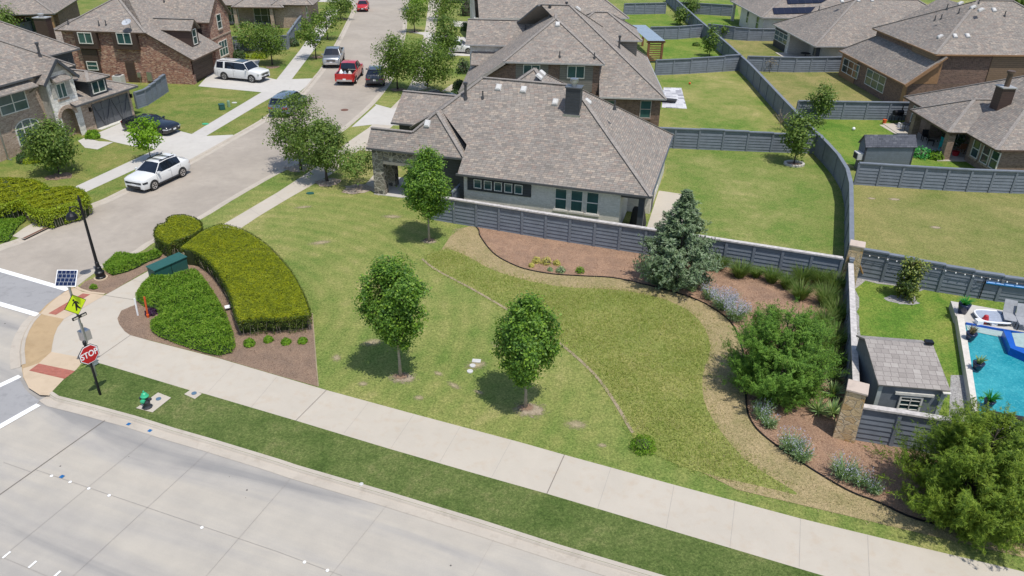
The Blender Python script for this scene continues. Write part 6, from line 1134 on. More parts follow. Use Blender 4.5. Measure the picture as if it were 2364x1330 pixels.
# ---- ground-cover sprigs
def cover(name, label, px_list, hh, n, leaf, seed, ln=.10, edge=.4):
    from mathutils.geometry import tessellate_polygon
    P = np.array([G(*p, ZB)[:2] for p in px_list]); c = P.mean(0); P = P-c; root = empty(name, (*c, ZB), 0, label, 'ground cover'); root['kind'] = 'thing'
    r = np.random.default_rng(seed); tri = tessellate_polygon([[Vector((*p, 0)) for p in P]]); T = np.array([[P[i] for i in t] for t in tri]); ar = np.abs(np.cross(T[:, 1]-T[:, 0], T[:, 2]-T[:, 0]))/2
    k = r.choice(len(T), n, p=ar/ar.sum()); a, b = r.uniform(size=(2, n)); m = a+b > 1; a[m], b[m] = 1-a[m], 1-b[m]; q = T[k, 0]+(T[k, 1]-T[k, 0])*a[:, None]+(T[k, 2]-T[k, 0])*b[:, None]
    ed = np.full(n, 9.0)
    for i in range(len(P)):
        u = P[(i+1) % len(P)]-P[i]; L = np.linalg.norm(u); w_ = q-P[i]; t = np.clip((w_@u)/L**2, 0, 1); ed = np.minimum(ed, np.linalg.norm(w_-t[:, None]*u, axis=1))
    top = hh*np.clip(ed/edge, .15, 1)**.6*(1+.25*np.sin(q[:, 0]*2.1+seed)*np.sin(q[:, 1]*1.8)+.12*np.sin(q[:, 0]*5.3)*np.sin(q[:, 1]*4.7+1)); z = top*(1-.35*r.uniform(size=n)**2)
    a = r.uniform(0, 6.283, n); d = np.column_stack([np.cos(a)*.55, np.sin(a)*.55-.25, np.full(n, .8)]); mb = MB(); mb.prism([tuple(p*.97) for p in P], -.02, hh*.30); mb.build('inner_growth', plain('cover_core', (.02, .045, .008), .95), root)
    leaf_cards('foliage', np.column_stack([q, z]), ln, L_[leaf], root, np.column_stack([np.cos(a), np.sin(a), 0*a+.7]), .8, .22, seed, d); return root
g3 = lambda l: [(x*.27073, 580+y*.27073) for x, y in l]
cover('rosemary_bank', 'largest mass of bright green ground cover, in the mulch bed beside the big hedge', g3([(1160, 370), (1240, 270), (1330, 220), (1420, 260), (1560, 215), (1700, 190), (1760, 270), (1850, 400), (1930, 540), (1985, 690), (2015, 810), (1990, 880), (1880, 905), (1800, 895), (1650, 850), (1480, 790), (1350, 740), (1290, 690), (1285, 610), (1360, 560), (1330, 500), (1230, 480), (1165, 430)]), .52, 17000, 'ground', 3, .085)
cover('rosemary_bank', 'bright green ground cover strip beside the lamp post base', g3([(880, 130), (960, 60), (1070, 35), (1160, 45), (1270, 20), (1340, -5), (1390, 20), (1370, 60), (1270, 95), (1180, 145), (1080, 185), (960, 215), (900, 180)]), .42, 4200, 'ground', 4, .085)
cover('rosemary_bank', 'bright green ground cover at the left edge behind the storm drain', [(-30, 520), (0, 514), (40, 510), (60, 500), (62, 510), (45, 522), (20, 560), (-10, 562), (-30, 560)], .45, 3000, 'ground', 5, .09)
cover('small_sprig_clump', 'tiny green clump alone in the mulch near the lamp post', [(206, 667), (214, 661), (224, 661), (226, 667), (216, 670)], .22, 260, 'ground', 6, .07, .1)
# ---- small plants
def ball(name, label, px, rad, hh, leaf, seed, n=420, lsize=.045, group=None, cat='shrub', asp=.5, zo=0):
    root = empty(name, GB(*px), 0, label, cat, group); r = np.random.default_rng(seed); v = r.normal(size=(n, 3)); v /= np.linalg.norm(v, axis=1)[:, None]; v[:, 2] = np.abs(v[:, 2]); s = (.55+.45*r.uniform(size=n)**.4)*(1+.12*np.sin(v[:, 0]*6+seed)*np.sin(v[:, 1]*5))
    leaf_cards('foliage', v*s[:, None]*np.array([rad, rad, hh])+np.array([0, 0, .03+zo]), lsize, L_[leaf], root, v, .8, asp, seed); mb = MB(); mb._lathe([(rad*.5, 0), (rad*.6, hh*.4), (rad*.3, hh*.7)], (0, 0, zo), 8, 0); mb.build('stem', MT['bark_dark'], root); return root
GB4 = 'four small round shrubs before the big hedge'
for k, (px, lb) in enumerate((((576, 797), 'largest of the small round shrubs below the hedge, next to the ground cover'), ((620, 788), 'small round shrub below the hedge, second from the ground cover'), ((661, 793), 'small round shrub below the hedge, third from the ground cover'), ((699, 791), 'small round shrub below the hedge, at the lawn end of the row'))): ball('round_shrub', lb, px, .30 if k == 0 else .24, .34 if k == 0 else .26, 'shrub', 70+k, 520, .05, GB4)
GYL = 'small yellow and pale shrubs in the mulch by the fence'
for k, (px, c_, s_, lb) in enumerate((((1238, 606), 'yellow', .28, 'yellow dwarf shrub, first of the upper trio in the mulch'), ((1261, 609), 'yellow', .34, 'tallest yellow dwarf shrub, middle of the upper trio in the mulch'), ((1285, 611), 'yellow', .22, 'faint straw-yellow dwarf shrub at the end of the upper trio'), ((1227, 616), 'yellow', .18, 'tiny pale tuft left of and below the yellow trio'), ((1270, 625), 'sage', .16, 'tiny grey-green tuft in the lower row of the mulch bed'), ((1294, 628), 'sage', .28, 'grey-green dwarf shrub in the middle of the lower row'), ((1339, 629), 'shrub', .28, 'green dwarf shrub furthest along the lower row, towards the blue spruce'))): ball('dwarf_shrub', lb, px, s_, s_*1.2, c_, 80+k, 260, .06, GYL, asp=.3)
def salvia(label, px, n, rad, hh, flower, seed):
    root = empty('salvia', GB(*px), 0, label, 'perennial', 'grey-green salvias along the bed edging'); r = np.random.default_rng(seed); a = r.uniform(0, 6.283, n); q = np.sqrt(r.uniform(size=n))*rad*.35; B = np.column_stack([q*np.cos(a), q*np.sin(a), 0*a]); D = np.column_stack([np.cos(a), np.sin(a)])*(rad*.75)
    blades('stems', B, hh*.85, D, .022, L_['sage'], root, seed); m = n*3; a = r.uniform(0, 6.283, m); q = np.sqrt(r.uniform(size=m))*rad*.8; z = hh*(.15+.55*r.uniform(size=m)*(1-.4*q/rad)); leaf_cards('leaves', np.column_stack([q*np.cos(a), q*np.sin(a), z]), .05, L_['sage'], root, None, .8, .35, seed)
    m = int(n*flower*4)
    if m: a = r.uniform(0, 6.283, m); q = np.sqrt(r.uniform(size=m))*rad*1.0; z = hh*(.62+.45*r.uniform(size=m)); leaf_cards('flowers', np.column_stack([q*np.cos(a), q*np.sin(a)+.05, z]), .032, L_['lavender'], root, None, .8, .5, seed+1, np.tile([0, 0, 1.], (m, 1)))
for k, (px, n, rad, hh, fl, lb) in enumerate((((1596, 672), 60, .35, .55, .1, 'small grey-green salvia at the foot of the blue spruce'), ((1636, 690), 90, .5, .75, .9, 'pale edge clump of the widest lavender drift'), ((1668, 712), 160, .75, .95, 2.4, 'most purple lavender clump, between the blue spruce and the large juniper'), ((1698, 738), 150, .7, .95, 2.2, 'lavender clump touching the large dark juniper'), ((1758, 965), 110, .5, .7, .3, 'grey-green salvia just below the large juniper'), ((1775, 985), 80, .4, .55, .2, 'bright green low salvia beside the edging below the juniper'), ((1825, 1040), 130, .6, .8, .5, 'bushy salvia with violet tips, centre of the lower bed'), ((1848, 1062), 110, .5, .75, .3, 'tall grey-green salvia at the edging, centre of the lower bed'), ((1945, 1102), 130, .6, .85, .45, 'fan-shaped salvia with pale violet tips near the yellow juniper'), ((1985, 1118), 90, .5, .65, .4, 'loose green salvia left of the yellow juniper'), ((2016, 1136), 70, .35, .5, .2, 'small bright green salvia in the yellow juniper shadow'), ((2340, 1212), 80, .5, .6, .2, 'grey-green salvia at the right edge under the yellow juniper'))): salvia(lb, px, n, rad, hh, fl, 90+k)
def clump(label, px, rad, hh, n, seed):
    root = empty('fountain_grass', GB(*px), 0, label, 'ornamental grass', 'fountain grass clumps along the fence'); r = np.random.default_rng(seed); a = r.uniform(0, 6.283, n); q = np.sqrt(r.uniform(size=n))*rad*.4; blades('foliage', np.column_stack([q*np.cos(a), q*np.sin(a), 0*a]), hh, np.column_stack([np.cos(a), np.sin(a)])*rad, .014, L_['fountain'], root, seed)
FG = [((1655, 622), .6, .75, 'by the blue spruce'), ((1706, 640), .55, .8, 'second from the blue spruce'), ((1744, 640), .38, .5, 'smallest, third from the blue spruce'), ((1780, 652), .5, .75, 'fourth from the blue spruce'), ((1815, 666), .45, .7, 'leaning over the mulch, fifth from the spruce'), ((1850, 655), .6, .95, 'tall one near the far pillar'), ((1846, 690), .55, .8, 'below the tall one near the far pillar'), ((1890, 660), .6, .95, 'against the fence left of the far pillar'), ((1925, 672), .6, .9, 'in the corner at the far pillar'), ((1905, 705), .65, .95, 'in the bank below the far pillar corner'), ((1930, 740), .65, .95, 'along the end-on fence, upper'), ((1900, 760), .6, .9, 'behind the top of the large juniper'), ((1925, 800), .65, .95, 'along the end-on fence, middle'), ((1898, 815), .55, .85, 'touching the right side of the large juniper'), ((1925, 850), .5, .75, 'along the end-on fence, lowest')]
for k, (px, rad, hh, lb) in enumerate(FG): clump('fountain grass clump '+lb, px, rad, hh, 620, 120+k)
def yucca(label, px, rad, seed):
    root = empty('yucca', GB(*px), 0, label, 'yucca', 'spiky yuccas in the mulch by the end-on fence'); r = np.random.default_rng(seed); n = 80; a = r.uniform(0, 6.283, n); el = r.uniform(.1, 1.45, n); L = rad*r.uniform(.8, 1.1, n); B = np.zeros((n, 3)); B[:, 2] = .12; hz = np.column_stack([np.cos(a), np.sin(a)])*(L*np.cos(el))[:, None]
    s = np.column_stack([-np.sin(a), np.cos(a), 0*a])*.028; tip = B+np.column_stack([hz, L*np.sin(el)]); mid = B+(tip-B)*.45; V = np.stack([B-s*.6, B+s*.6, mid+s, tip, mid-s], 1).reshape(-1, 3); k = np.arange(n)*5; mesh_np('leaves', V, np.stack([k, k+1, k+2, k+3, k+4], 1), L_['yucca'], root)
for k, (px, rad, lb) in enumerate((((1888, 955), .74, 'pale spiky yucca standing furthest from the fence, lowest in the bed'), ((1922, 960), .74, 'yucca next to the near stone pillar'), ((1922, 915), .74, 'yucca second up from the near stone pillar'), ((1925, 880), .74, 'yucca third up from the near stone pillar'), ((1884, 895), .74, 'dry yellowish yucca against the large juniper'), ((1908, 838), .74, 'yucca fan highest along the fence, right of the juniper'))): yucca(lb, px, rad, 150+k)
ball('purple_plant', 'small dark purple plant by the orange marker', (350, 725), .32, .28, 'purple', 160, 340, .06, None, 'plant')
for k, (px, rad, hh, lf, lb, nm) in enumerate((((87, 362), 1.1, 1.5, 'darkshrub', 'dark loose shrub under the arched window of the tan brick house', 'foundation_shrub'), ((57, 374), .55, .7, 'darkshrub', 'dark shrub beside the downspout of the tan brick house', 'foundation_shrub'), ((66, 376), .42, .42, 'hedge2', 'round yellow-green boxwood nearest the downspout', 'round_boxwood'), ((87, 374), .42, .42, 'hedge2', 'round yellow-green boxwood second from the downspout', 'round_boxwood'), ((104, 372), .5, .55, 'shrub', 'low green shrub right of the two boxwoods', 'round_boxwood'), ((215, 318), .62, .65, 'shrub', 'neat green shrub at the corner of the wide garage door', 'round_boxwood'), ((135, 352), .7, .6, 'darkshrub', 'dark shrub behind the front yard tree trunk', 'foundation_shrub'))): ball(nm, lb, px, rad, hh, lf, 170+k, int(500+900*rad), .085, 'shrubs along the tan brick house')
GF = 'shrubs and flowers in the bed by the slatted fence'
for k, (px, rad, lf, lb) in enumerate((((555, 134), .9, 'darkshrub', 'dark shrub by the downspout of the red brick house'), ((564, 134), .55, 'hedge2', 'bright ball shrub nearest the red brick house'), ((590, 134), .5, 'hedge2', 'bright ball shrub in the middle of the small front bed'), ((607, 134), .55, 'hedge2', 'bright ball shrub at the outer end of the small front bed'), ((676, 106), .9, 'darkshrub', 'dark shrub at the near end of the street-side fence'), ((685, 88), .8, 'oak', 'green shrub along the street-side fence, second'), ((702, 66), 1.2, 'oak', 'large shrub along the street-side fence under a thin tree'), ((716, 46), 1.0, 'darkshrub', 'shrub at the far end of the street-side fence'))): ball('bed_shrub', lb, px, rad, rad*1.1, lf, 190+k, int(300+400*rad), .12, GF)
for k, (px, rad, hh, lb) in enumerate((((1062, 205), .8, .9, 'dark shrub at the foot of the two-storey house porch'), ((1072, 168), 1.0, 1.6, 'tall shrub against the pale stone corner of the two-storey house'), ((1076, 36), 1.3, 3.0, 'tall evergreen shrub by the white corner of the furthest right-hand house'), ((1078, 70), 1.0, 1.2, 'shrub below the white corner of the furthest right-hand house'), ((1050, 224), .6, .7, 'shrub at the low end of the porch walk'))): ball('porch_shrub', lb, px, rad, hh, 'darkshrub', 210+k, 700, .12, 'shrubs along the right-hand houses')
for k, (px, rad, lf, lb) in enumerate((((1607, 106), .5, 'oak', 'small bush alone on the bright lawn beside the pergola'), ((2262, 935), .35, 'tropic', 'leafy plant at the pool edge by the gravel'), ((2125, 362), .9, 'tropic', 'low leafy weeds beside the dark shed'), ((2160, 366), .7, 'shrub', 'low weeds in front of the cluttered patio'))): ball('yard_plant', lb, px, rad, rad*.9, lf, 220+k, 420, .10, None, 'plant')
root = empty('rose_climber', G(546, 46, ZB), 0, 'climbing roses with white blooms on the porch of the corner house', 'plant'); C = rng.normal(size=(700, 3))*np.array([1.0, .5, .9])+np.array([0, 0, 1.6]); leaf_cards('foliage', C, .13, L_['oak'], root); leaf_cards('flowers', C[:70]+np.array([.1, -.4, .1]), .11, plain('white_bloom', (.8, .8, .76), .6), root)
# ---- unmown meadow and rough lawn edges
def inpoly(P, q):
    x, y = q[:, 0], q[:, 1]; ins = np.zeros(len(q), bool); j = len(P)-1
    for i in range(len(P)):
        c = ((P[i][1] > y) != (P[j][1] > y)) & (x < (P[j][0]-P[i][0])*(y-P[i][1])/(P[j][1]-P[i][1]+1e-12)+P[i][0]); ins ^= c; j = i
    return ins
def scatter(px_poly, n, seed):
    P = np.array([G(*p, ZB)[:2] for p in px_poly]); r = np.random.default_rng(seed); lo, hi = P.min(0), P.max(0); q = r.uniform(lo, hi, (n*3, 2)); q = q[inpoly(P, q)][:n]; return np.column_stack([q, np.full(len(q), ZB)])
q = scatter(MEAD, 38000, 5); q[:, :2] += rng.normal(size=(len(q), 2))*.28; dn = np.sin(q[:, 0]*1.3+.5*q[:, 1])+np.sin(q[:, 1]*1.7-q[:, 0]*.6)+np.sin(q[:, 0]*4.1)*.6; q = q[rng.uniform(size=len(q)) < .68+.12*dn]
setp(blades('meadow_grass', q, .12, .16, .011, L_['meadow'], None, 4), 'unmown meadow grass standing in a curved swale beside the mown lawn', 'grass', kind='stuff')
q = scatter([(1040, 545), (1060, 530), (1100, 545), (1190, 614), (1284, 634), (1433, 645), (1640, 709), (1694, 755), (1722, 930), (1770, 1013), (1954, 1132), (2116, 1200), (2364, 1250), (2364, 1290), (2100, 1225), (1848, 1165), (1700, 1130), (1620, 1090), (1650, 960), (1640, 800), (1540, 695), (1280, 662), (1080, 600)], 15000, 12); q[:, :2] += rng.normal(size=(len(q), 2))*.25
setp(blades('straw_grass', q, .06, .10, .011, leaf_mat('straw_blades', [(.26, .24, .11), (.36, .30, .17), (.45, .37, .22), (.22, .24, .08)], .3, .1), None, 5), 'dry straw-coloured grass along the curved bed edging', 'grass', kind='stuff')
ball('meadow_tuft', 'tall bright tuft at the lower corner of the unmown meadow', (1484, 1034), .55, .5, 'shrub', 230, 900, .07, None, 'plant', .2)
q = scatter(BED2 + [(2420, 1200), (2060, 1012), (1945, 640), (1640, 612), (1480, 586), (1200, 545)], 9000, 8); leaf_cards('mulch_chips', q+np.array([0, 0, .03]), .045, leaf_mat('mulch_chips', [(.16, .09, .06), (.33, .20, .13), (.46, .31, .21)], .05, .1), None, np.tile([0, 0, 1.], (len(q), 1)), .5, .3, 3)['kind'] = 'stuff'
q = scatter([(300.5, 773), (288, 765), (275, 748), (280, 717), (311, 704), (430, 620), (560, 650), (721, 730), (735, 890), (640, 864), (352, 786)], 4500, 9); leaf_cards('mulch_chips', q+np.array([0, 0, .03]), .035, leaf_mat('brown_mulch_chips', [(.11, .07, .05), (.24, .165, .115), (.36, .26, .18)], .05, .1), None, np.tile([0, 0, 1.], (len(q), 1)), .5, .3, 3)['kind'] = 'stuff'
# ---------------------------------------------------------------- vehicles
# station: t (0 front .. 1 rear), half width factor, z bottom, belt height, roof height, roof half width factor (heights as fractions of H)
PROF = {
 'suv': dict(st=[(0, .80, .20, .50, .52, .68), (.02, .92, .16, .565, .59, .78), (.10, .99, .15, .605, .635, .82), (.27, 1, .15, .64, .675, .82), (.43, 1, .15, .63, .965, .66), (.60, 1, .15, .645, 1.0, .67), (.80, 1, .15, .68, .955, .66), (.955, .985, .17, .69, .74, .76), (.985, .96, .2, .62, .67, .76), (1, .90, .24, .50, .54, .74)], ws=3, rf=4, re=6, rg=7, wh=(.195, .79)),
 'longsuv': dict(st=[(0, .84, .22, .50, .52, .76), (.02, .93, .18, .56, .585, .82), (.12, .99, .17, .60, .63, .84), (.235, 1, .17, .625, .655, .84), (.335, 1, .17, .63, .97, .72), (.60, 1, .17, .64, 1.0, .73), (.93, 1, .17, .64, .975, .73), (.975, .98, .19, .63, .68, .80), (.99, .95, .2, .60, .62, .80), (1, .90, .22, .52, .54, .78)], ws=3, rf=4, re=6, rg=7, wh=(.18, .775)),
 'coupe': dict(st=[(0, .74, .22, .46, .48, .62), (.03, .90, .16, .54, .57, .76), (.14, .98, .14, .62, .66, .80), (.34, 1, .13, .68, .72, .78), (.47, 1, .13, .69, .98, .62), (.58, 1, .13, .70, 1.0, .62), (.68, 1, .13, .72, .95, .60), (.86, 1, .15, .74, .78, .74), (.97, .95, .18, .70, .74, .74), (1, .86, .24, .58, .60, .72)], ws=3, rf=4, re=6, rg=7, wh=(.19, .78)),
 'sedan': dict(st=[(0, .78, .22, .44, .46, .62), (.03, .92, .16, .52, .55, .76), (.14, .99, .14, .60, .63, .80), (.30, 1, .13, .65, .68, .78), (.43, 1, .13, .66, .97, .64), (.58, 1, .13, .67, 1.0, .64), (.72, 1, .13, .68, .95, .62), (.85, 1, .15, .68, .72, .74), (.97, .95, .18, .64, .68, .74), (1, .86, .24, .54, .56, .72)], ws=3, rf=4, re=6, rg=7, wh=(.19, .79)),
 'van': dict(st=[(0, .80, .2, .44, .46, .68), (.03, .92, .16, .50, .53, .78), (.10, .99, .15, .55, .58, .80), (.20, 1, .15, .59, .62, .80), (.36, 1, .15, .61, .965, .70), (.60, 1, .15, .62, 1.0, .72), (.92, 1, .15, .63, .97, .70), (.975, .98, .18, .62, .66, .80), (.99, .95, .2, .58, .60, .78), (1, .9, .24, .50, .52, .76)], ws=3, rf=4, re=6, rg=7, wh=(.18, .78)),
 'pickup': dict(st=[(0, .86, .24, .54, .56, .78), (.015, .94, .2, .585, .61, .84), (.12, .99, .2, .61, .635, .86), (.235, 1, .2, .63, .655, .84), (.325, 1, .2, .635, .97, .72), (.45, 1, .2, .635, 1.0, .73), (.585, 1, .2, .635, .965, .72), (.615, 1, .2, .635, .66, .84), (.99, 1, .2, .635, .645, .90), (1, .97, .24, .63, .635, .90)], ws=3, rf=4, re=6, rg=7, wh=(.17, .79)),
}
def vehicle(name, label, cat, kind, Lg, Wd, Ht, pos, heading, mat, group=None, wheel_r=.36, rim='chrome', clad=False, rails=False, cargo=False, sunroof=False, lamps=True):
    pr = PROF[kind]; st = pr['st']; ang = math.atan2(heading[1], heading[0]); root = empty(name, pos, ang, label, cat, group)
    xs = lambda t: Lg/2-t*Lg
    def sect(s_):
        t, wf, zb, zl, zr, wr = s_; hw = Wd/2*wf; x = xs(t); zb, zl, zr = zb*Ht, zl*Ht, zr*Ht; zm = zb+(zl-zb)*.55
        return [(x, hw*.93, zb), (x, hw*.985, zb+(zl-zb)*.18), (x, hw, zm), (x, hw*.975, zl-.03*Ht), (x, hw*.94, zl), (x, Wd/2*wr, zr-.012*Ht), (x, Wd/2*wr*.90, zr), (x, 0, zr+.014*Ht)]
    S = []; seg = []
    for i in range(len(st)-1):
        n = 3 if st[i+1][0]-st[i][0] > .06 else 1
        for k in range(n):
            a, b, c, d = st[max(i-1, 0)], st[i], st[i+1], st[min(i+2, len(st)-1)]; u = k/n
            S.append(tuple(b[j]+(c[j]-b[j])*u for j in range(6))); seg.append(i)
    S.append(st[-1]); body, glass = MB(), MB(); SE = [sect(s_) for s_ in S]
    for i in range(len(S)-1):
        A_, B_ = SE[i], SE[i+1]; g = seg[i]
        for j in range(7):
            top = j >= 6; side = j == 4
            isg = (side and pr['ws'] <= g < pr['re']) or (j in (5, 6) and (g == pr['ws'] or g == pr['re'] and kind != 'pickup')) or (j in (5, 6) and g == pr['re'] and kind == 'pickup')
            if kind == 'pickup' and g == 7 and j >= 5: continue
            mb = glass if isg else body
            for sg in (1, -1):
                q = [(A_[j][0], sg*A_[j][1], A_[j][2]), (B_[j][0], sg*B_[j][1], B_[j][2]), (B_[j+1][0], sg*B_[j+1][1], B_[j+1][2]), (A_[j+1][0], sg*A_[j+1][1], A_[j+1][2])]
                mb.poly(q if sg < 0 else q[::-1])
    for e, fl in ((SE[0], True), (SE[-1], False)):
        P = [(p[0], p[1], p[2]) for p in e] + [(p[0], -p[1], p[2]) for p in e[::-1][1:]]; body.poly(P if fl else P[::-1])
    b = body.build('body', [mat], root, smooth=True); bm = bmesh.new(); bm.from_mesh(b.data); bmesh.ops.remove_doubles(bm, verts=bm.verts, dist=.001); bmesh.ops.recalc_face_normals(bm, faces=bm.faces); bm.to_mesh(b.data); bm.free()
    es = b.modifiers.new('split', 'EDGE_SPLIT'); es.split_angle = R(38)
    gl = glass.build('windows', MT['carglass'], root)
    # pillars and seams on the sides
    mb = MB()
    def edge(t, j, off=.006):
        for i in range(len(S)-1):
            if S[i][0] <= t <= S[i+1][0]:
                u = (t-S[i][0])/(S[i+1][0]-S[i][0]); A_, B_ = SE[i], SE[i+1]; return Vector([A_[j][k]+(B_[j][k]-A_[j][k])*u for k in range(3)])+Vector((0, off, 0))
    tA, tR, tE, tG = st[pr['ws']][0], st[pr['rf']][0], st[pr['re']][0], st[pr['rg']][0]
    for t0, t1 in ((tA, tR), (tG, tE)):
        for sg in (1, -1): a, c = edge(t0, 4), edge(t1, 5); mb.bar((a.x, sg*a.y, a.z), (c.x, sg*c.y, c.z+.005), .045, .04)
    tb = tR+(tE-tR)*.38
    bp = MB(); pls = [tb, tR+(tE-tR)*.72] if kind in ('longsuv', 'van') else [tb]
    for t in pls:
        for sg in (1, -1): a, c = edge(t, 4), edge(t, 5); (bp if t == tb else mb).bar((a.x, sg*a.y, a.z), (c.x, sg*c.y, c.z), .07 if t == tb else .20, .03)
    mb.build('pillars', mat, root); bp.build('door_pillars', MT['black'], root)
    mb = MB()
    for t in (tA+.01, tb, tE-.02 if kind != 'pickup' else tE-.01):
        for sg in (1, -1): a, c = edge(t, 1, .004), edge(t, 3, .004); m_ = edge(t, 2, .004); mb.bar((a.x, sg*a.y, a.z), (m_.x, sg*m_.y, m_.z), .012, .012); mb.bar((m_.x, sg*m_.y, m_.z), (c.x, sg*c.y, c.z), .012, .012)
    mb.build('door_seams', MT['darkplastic'], root)
    hm = MB()
    for t in (tb-.03, tE-.07):
        for sg in (1, -1): a = edge(t, 3, .012); hm.box(a.x-.1, sg*a.y-.012, a.z-.07, a.x+.1, sg*a.y+.012, a.z-.04)
    hm.build('door_handles', mat, root)
    if clad:
        mb = MB()
        for sg in (1, -1): mb.hexa([(xs(.27), sg*Wd*.47, .16*Ht), (xs(.72), sg*Wd*.47, .16*Ht), (xs(.72), sg*Wd*.503, .16*Ht), (xs(.27), sg*Wd*.503, .16*Ht), (xs(.27), sg*Wd*.47, .23*Ht), (xs(.72), sg*Wd*.47, .23*Ht), (xs(.72), sg*Wd*.503, .225*Ht), (xs(.27), sg*Wd*.503, .225*Ht)])
        mb.build('sill_cladding', MT['darkplastic'], root)
    # wheels
    for t in pr['wh']:
        for sg in (1, -1):
            x = xs(t); y = sg*(Wd/2-.085); rw = wheel_r; mb = MB()
            prof = [(rw*.62, -.105), (rw*.93, -.11), (rw, -.07), (rw, .07), (rw*.93, .11), (rw*.62, .105)]; n = 24; i0 = len(mb.v)
            for r_, d in prof:
                for k in range(n): a = 2*math.pi*k/n; mb.v.append((x+r_*math.cos(a), y+d, rw+r_*math.sin(a)))
            for a in range(len(prof)-1):
                for k in range(n): mb.f.append([i0+a*n+k, i0+a*n+(k+1) % n, i0+(a+1)*n+(k+1) % n, i0+(a+1)*n+k]); mb.m.append(0)
            wl = mb.build('wheel', MT['rubber'], root, smooth=False); rm = MB(); yo = y+sg*.075
            for k in range(5):
                a = 2*math.pi*k/5+.3
                for da in (-.16, .16): rm.bar((x+.05*math.cos(a), yo, rw+.05*math.sin(a)), (x+rw*.64*math.cos(a+da), yo+sg*.012, rw+rw*.64*math.sin(a+da)), .05, .03, up=(0, 1, 0))
            for k in range(20): a, c = 2*math.pi*k/20, 2*math.pi*(k+1)/20; rm.bar((x+rw*.63*math.cos(a), yo+sg*.015, rw+rw*.63*math.sin(a)), (x+rw*.63*math.cos(c), yo+sg*.015, rw+rw*.63*math.sin(c)), .035, .045, up=(0, 1, 0))
            rm.build('rim', MT[rim], wl); dk = MB(); dk.poly([(x+rw*.62*math.cos(2*math.pi*k/20), yo-sg*.02, rw+rw*.62*math.sin(2*math.pi*k/20)) for k in range(20)]); dk.build('hub_well', MT['black'], wl)
            ar = MB(); ye = sg*(Wd/2-.004); q0, q1 = [], []
            for k in range(15):
                a = -.25+(math.pi+.5)*k/14; q0.append((x+(rw*1.04)*math.cos(a), ye+sg*.012, rw+rw*1.04*math.sin(a))); q1.append((x+(rw*1.17)*math.cos(a), ye+sg*.014, rw+rw*1.17*math.sin(a)))
            for k in range(14): ar.poly([q0[k], q0[k+1], q1[k+1], q1[k]])
            ar.poly([(p[0], ye+sg*.010, p[2]) for p in q0]); ar.build('wheel_arch', MT['darkplastic'] if clad or kind != 'x' else mat, root)
    # faces: grille, lamps, bumpers, plates, mirrors
    f0 = st[0]; zf0, zf1 = f0[2]*Ht, f0[3]*Ht; hw = Wd/2*f0[1]; xf = xs(0)+.012
    big = kind in ('longsuv', 'pickup'); g = MB()
    g.box(xf-.08, -hw*(.62 if big else .80), zf0+(zf1-zf0)*(.50 if big else .66), xf, hw*(.62 if big else .86), zf0+(zf1-zf0)*(.97 if big else .90)); g.build('grille', MT['chrome'] if kind in ('pickup', 'longsuv') else MT['darkplastic'], root)
    if big:
        g = MB()
        for k in range(3): z = zf0+(zf1-zf0)*(.56+.14*k); g.box(xf-.05, -hw*.56, z, xf+.012, hw*.56, z+.055)
        g.build('grille_slots', MT['darkplastic'], root)
    g = MB(); g.box(xf-.10, -hw*.78, zf0+.0, xf+.004, hw*.78, zf0+(zf1-zf0)*.36); g.build('lower_bumper', MT['chrome'] if kind == 'pickup' else MT['darkplastic'], root)
    f1 = st[1]; 
    for sg in (1, -1):
        g = MB(); z0, z1 = zf0+(zf1-zf0)*(.62 if big else .68), zf0+(zf1-zf0)*(.97 if big else .93); pl_ = [(xs(0)+.02, sg*hw*(.64 if big else .58)), (xs(0)+.012, sg*hw*.90), (xs(.018), sg*Wd/2*(f1[1]+.012)), (xs(.085 if not big else .05), sg*(Wd/2*.985+.012)), (xs(.085 if not big else .05), sg*(Wd/2-.12)), (xs(0)-.1, sg*hw*.6)]; g.prism(pl_, z0, z1, bottom=True); g.build('headlight', MT['lens' if kind != 'suv' else 'carglass'], root)
        z0, z1 = st[-1][3]*Ht-.22, st[-1][3]*Ht+.08; g = MB(); r_ = st[-2]
        if kind == 'pickup': g.box(xs(1)-.012, sg*Wd*.475, .46*Ht, xs(1)+.06, sg*Wd*.40, .62*Ht)
        else: g.hexa([(xs(1)-.015, sg*Wd/2*.50, z1-.12), (xs(1)-.015, sg*Wd/2*st[-1][1]*.99, z1-.14), (xs(.965), sg*Wd/2*.985, z1-.10), (xs(.965), sg*Wd/2*.5, z1-.10), (xs(1)+.01, sg*Wd/2*.50, z1+.02), (xs(.995), sg*Wd/2*.93, z1+.02), (xs(.955), sg*Wd/2*.97, z1+.08), (xs(.955), sg*Wd/2*.5, z1+.08)])
        g.build('tail_light', MT['redlens'], root)
        m_ = edge(tA+.035, 4); g = MB(); g.hexa([(m_.x-.10, sg*(m_.y+.03), m_.z+.02), (m_.x+.06, sg*(m_.y+.03), m_.z+.02), (m_.x+.02, sg*(m_.y+.22), m_.z+.04), (m_.x-.12, sg*(m_.y+.22), m_.z+.04), (m_.x-.10, sg*(m_.y+.03), m_.z+.15), (m_.x+.04, sg*(m_.y+.03), m_.z+.15), (m_.x, sg*(m_.y+.22), m_.z+.16), (m_.x-.12, sg*(m_.y+.22), m_.z+.16)]); g.build('mirror', mat if kind != 'x' else MT['black'], root)
    zb = st[-1][2]*Ht; g = MB(); g.box(xs(1)-.015, -Wd*.40, zb, xs(1)+.14, Wd*.40, zb+.2 if kind == 'pickup' else zb+.12); g.build('rear_bumper', MT['chrome'] if kind == 'pickup' else MT['darkplastic'], root)
    g = MB(); zp = zb+.14 if kind == 'pickup' else .40*Ht; g.box(xs(1)-.03, -.16, zp, xs(1)+.02, .16, zp+.16); g.build('license_plate', MT['plate'], root)
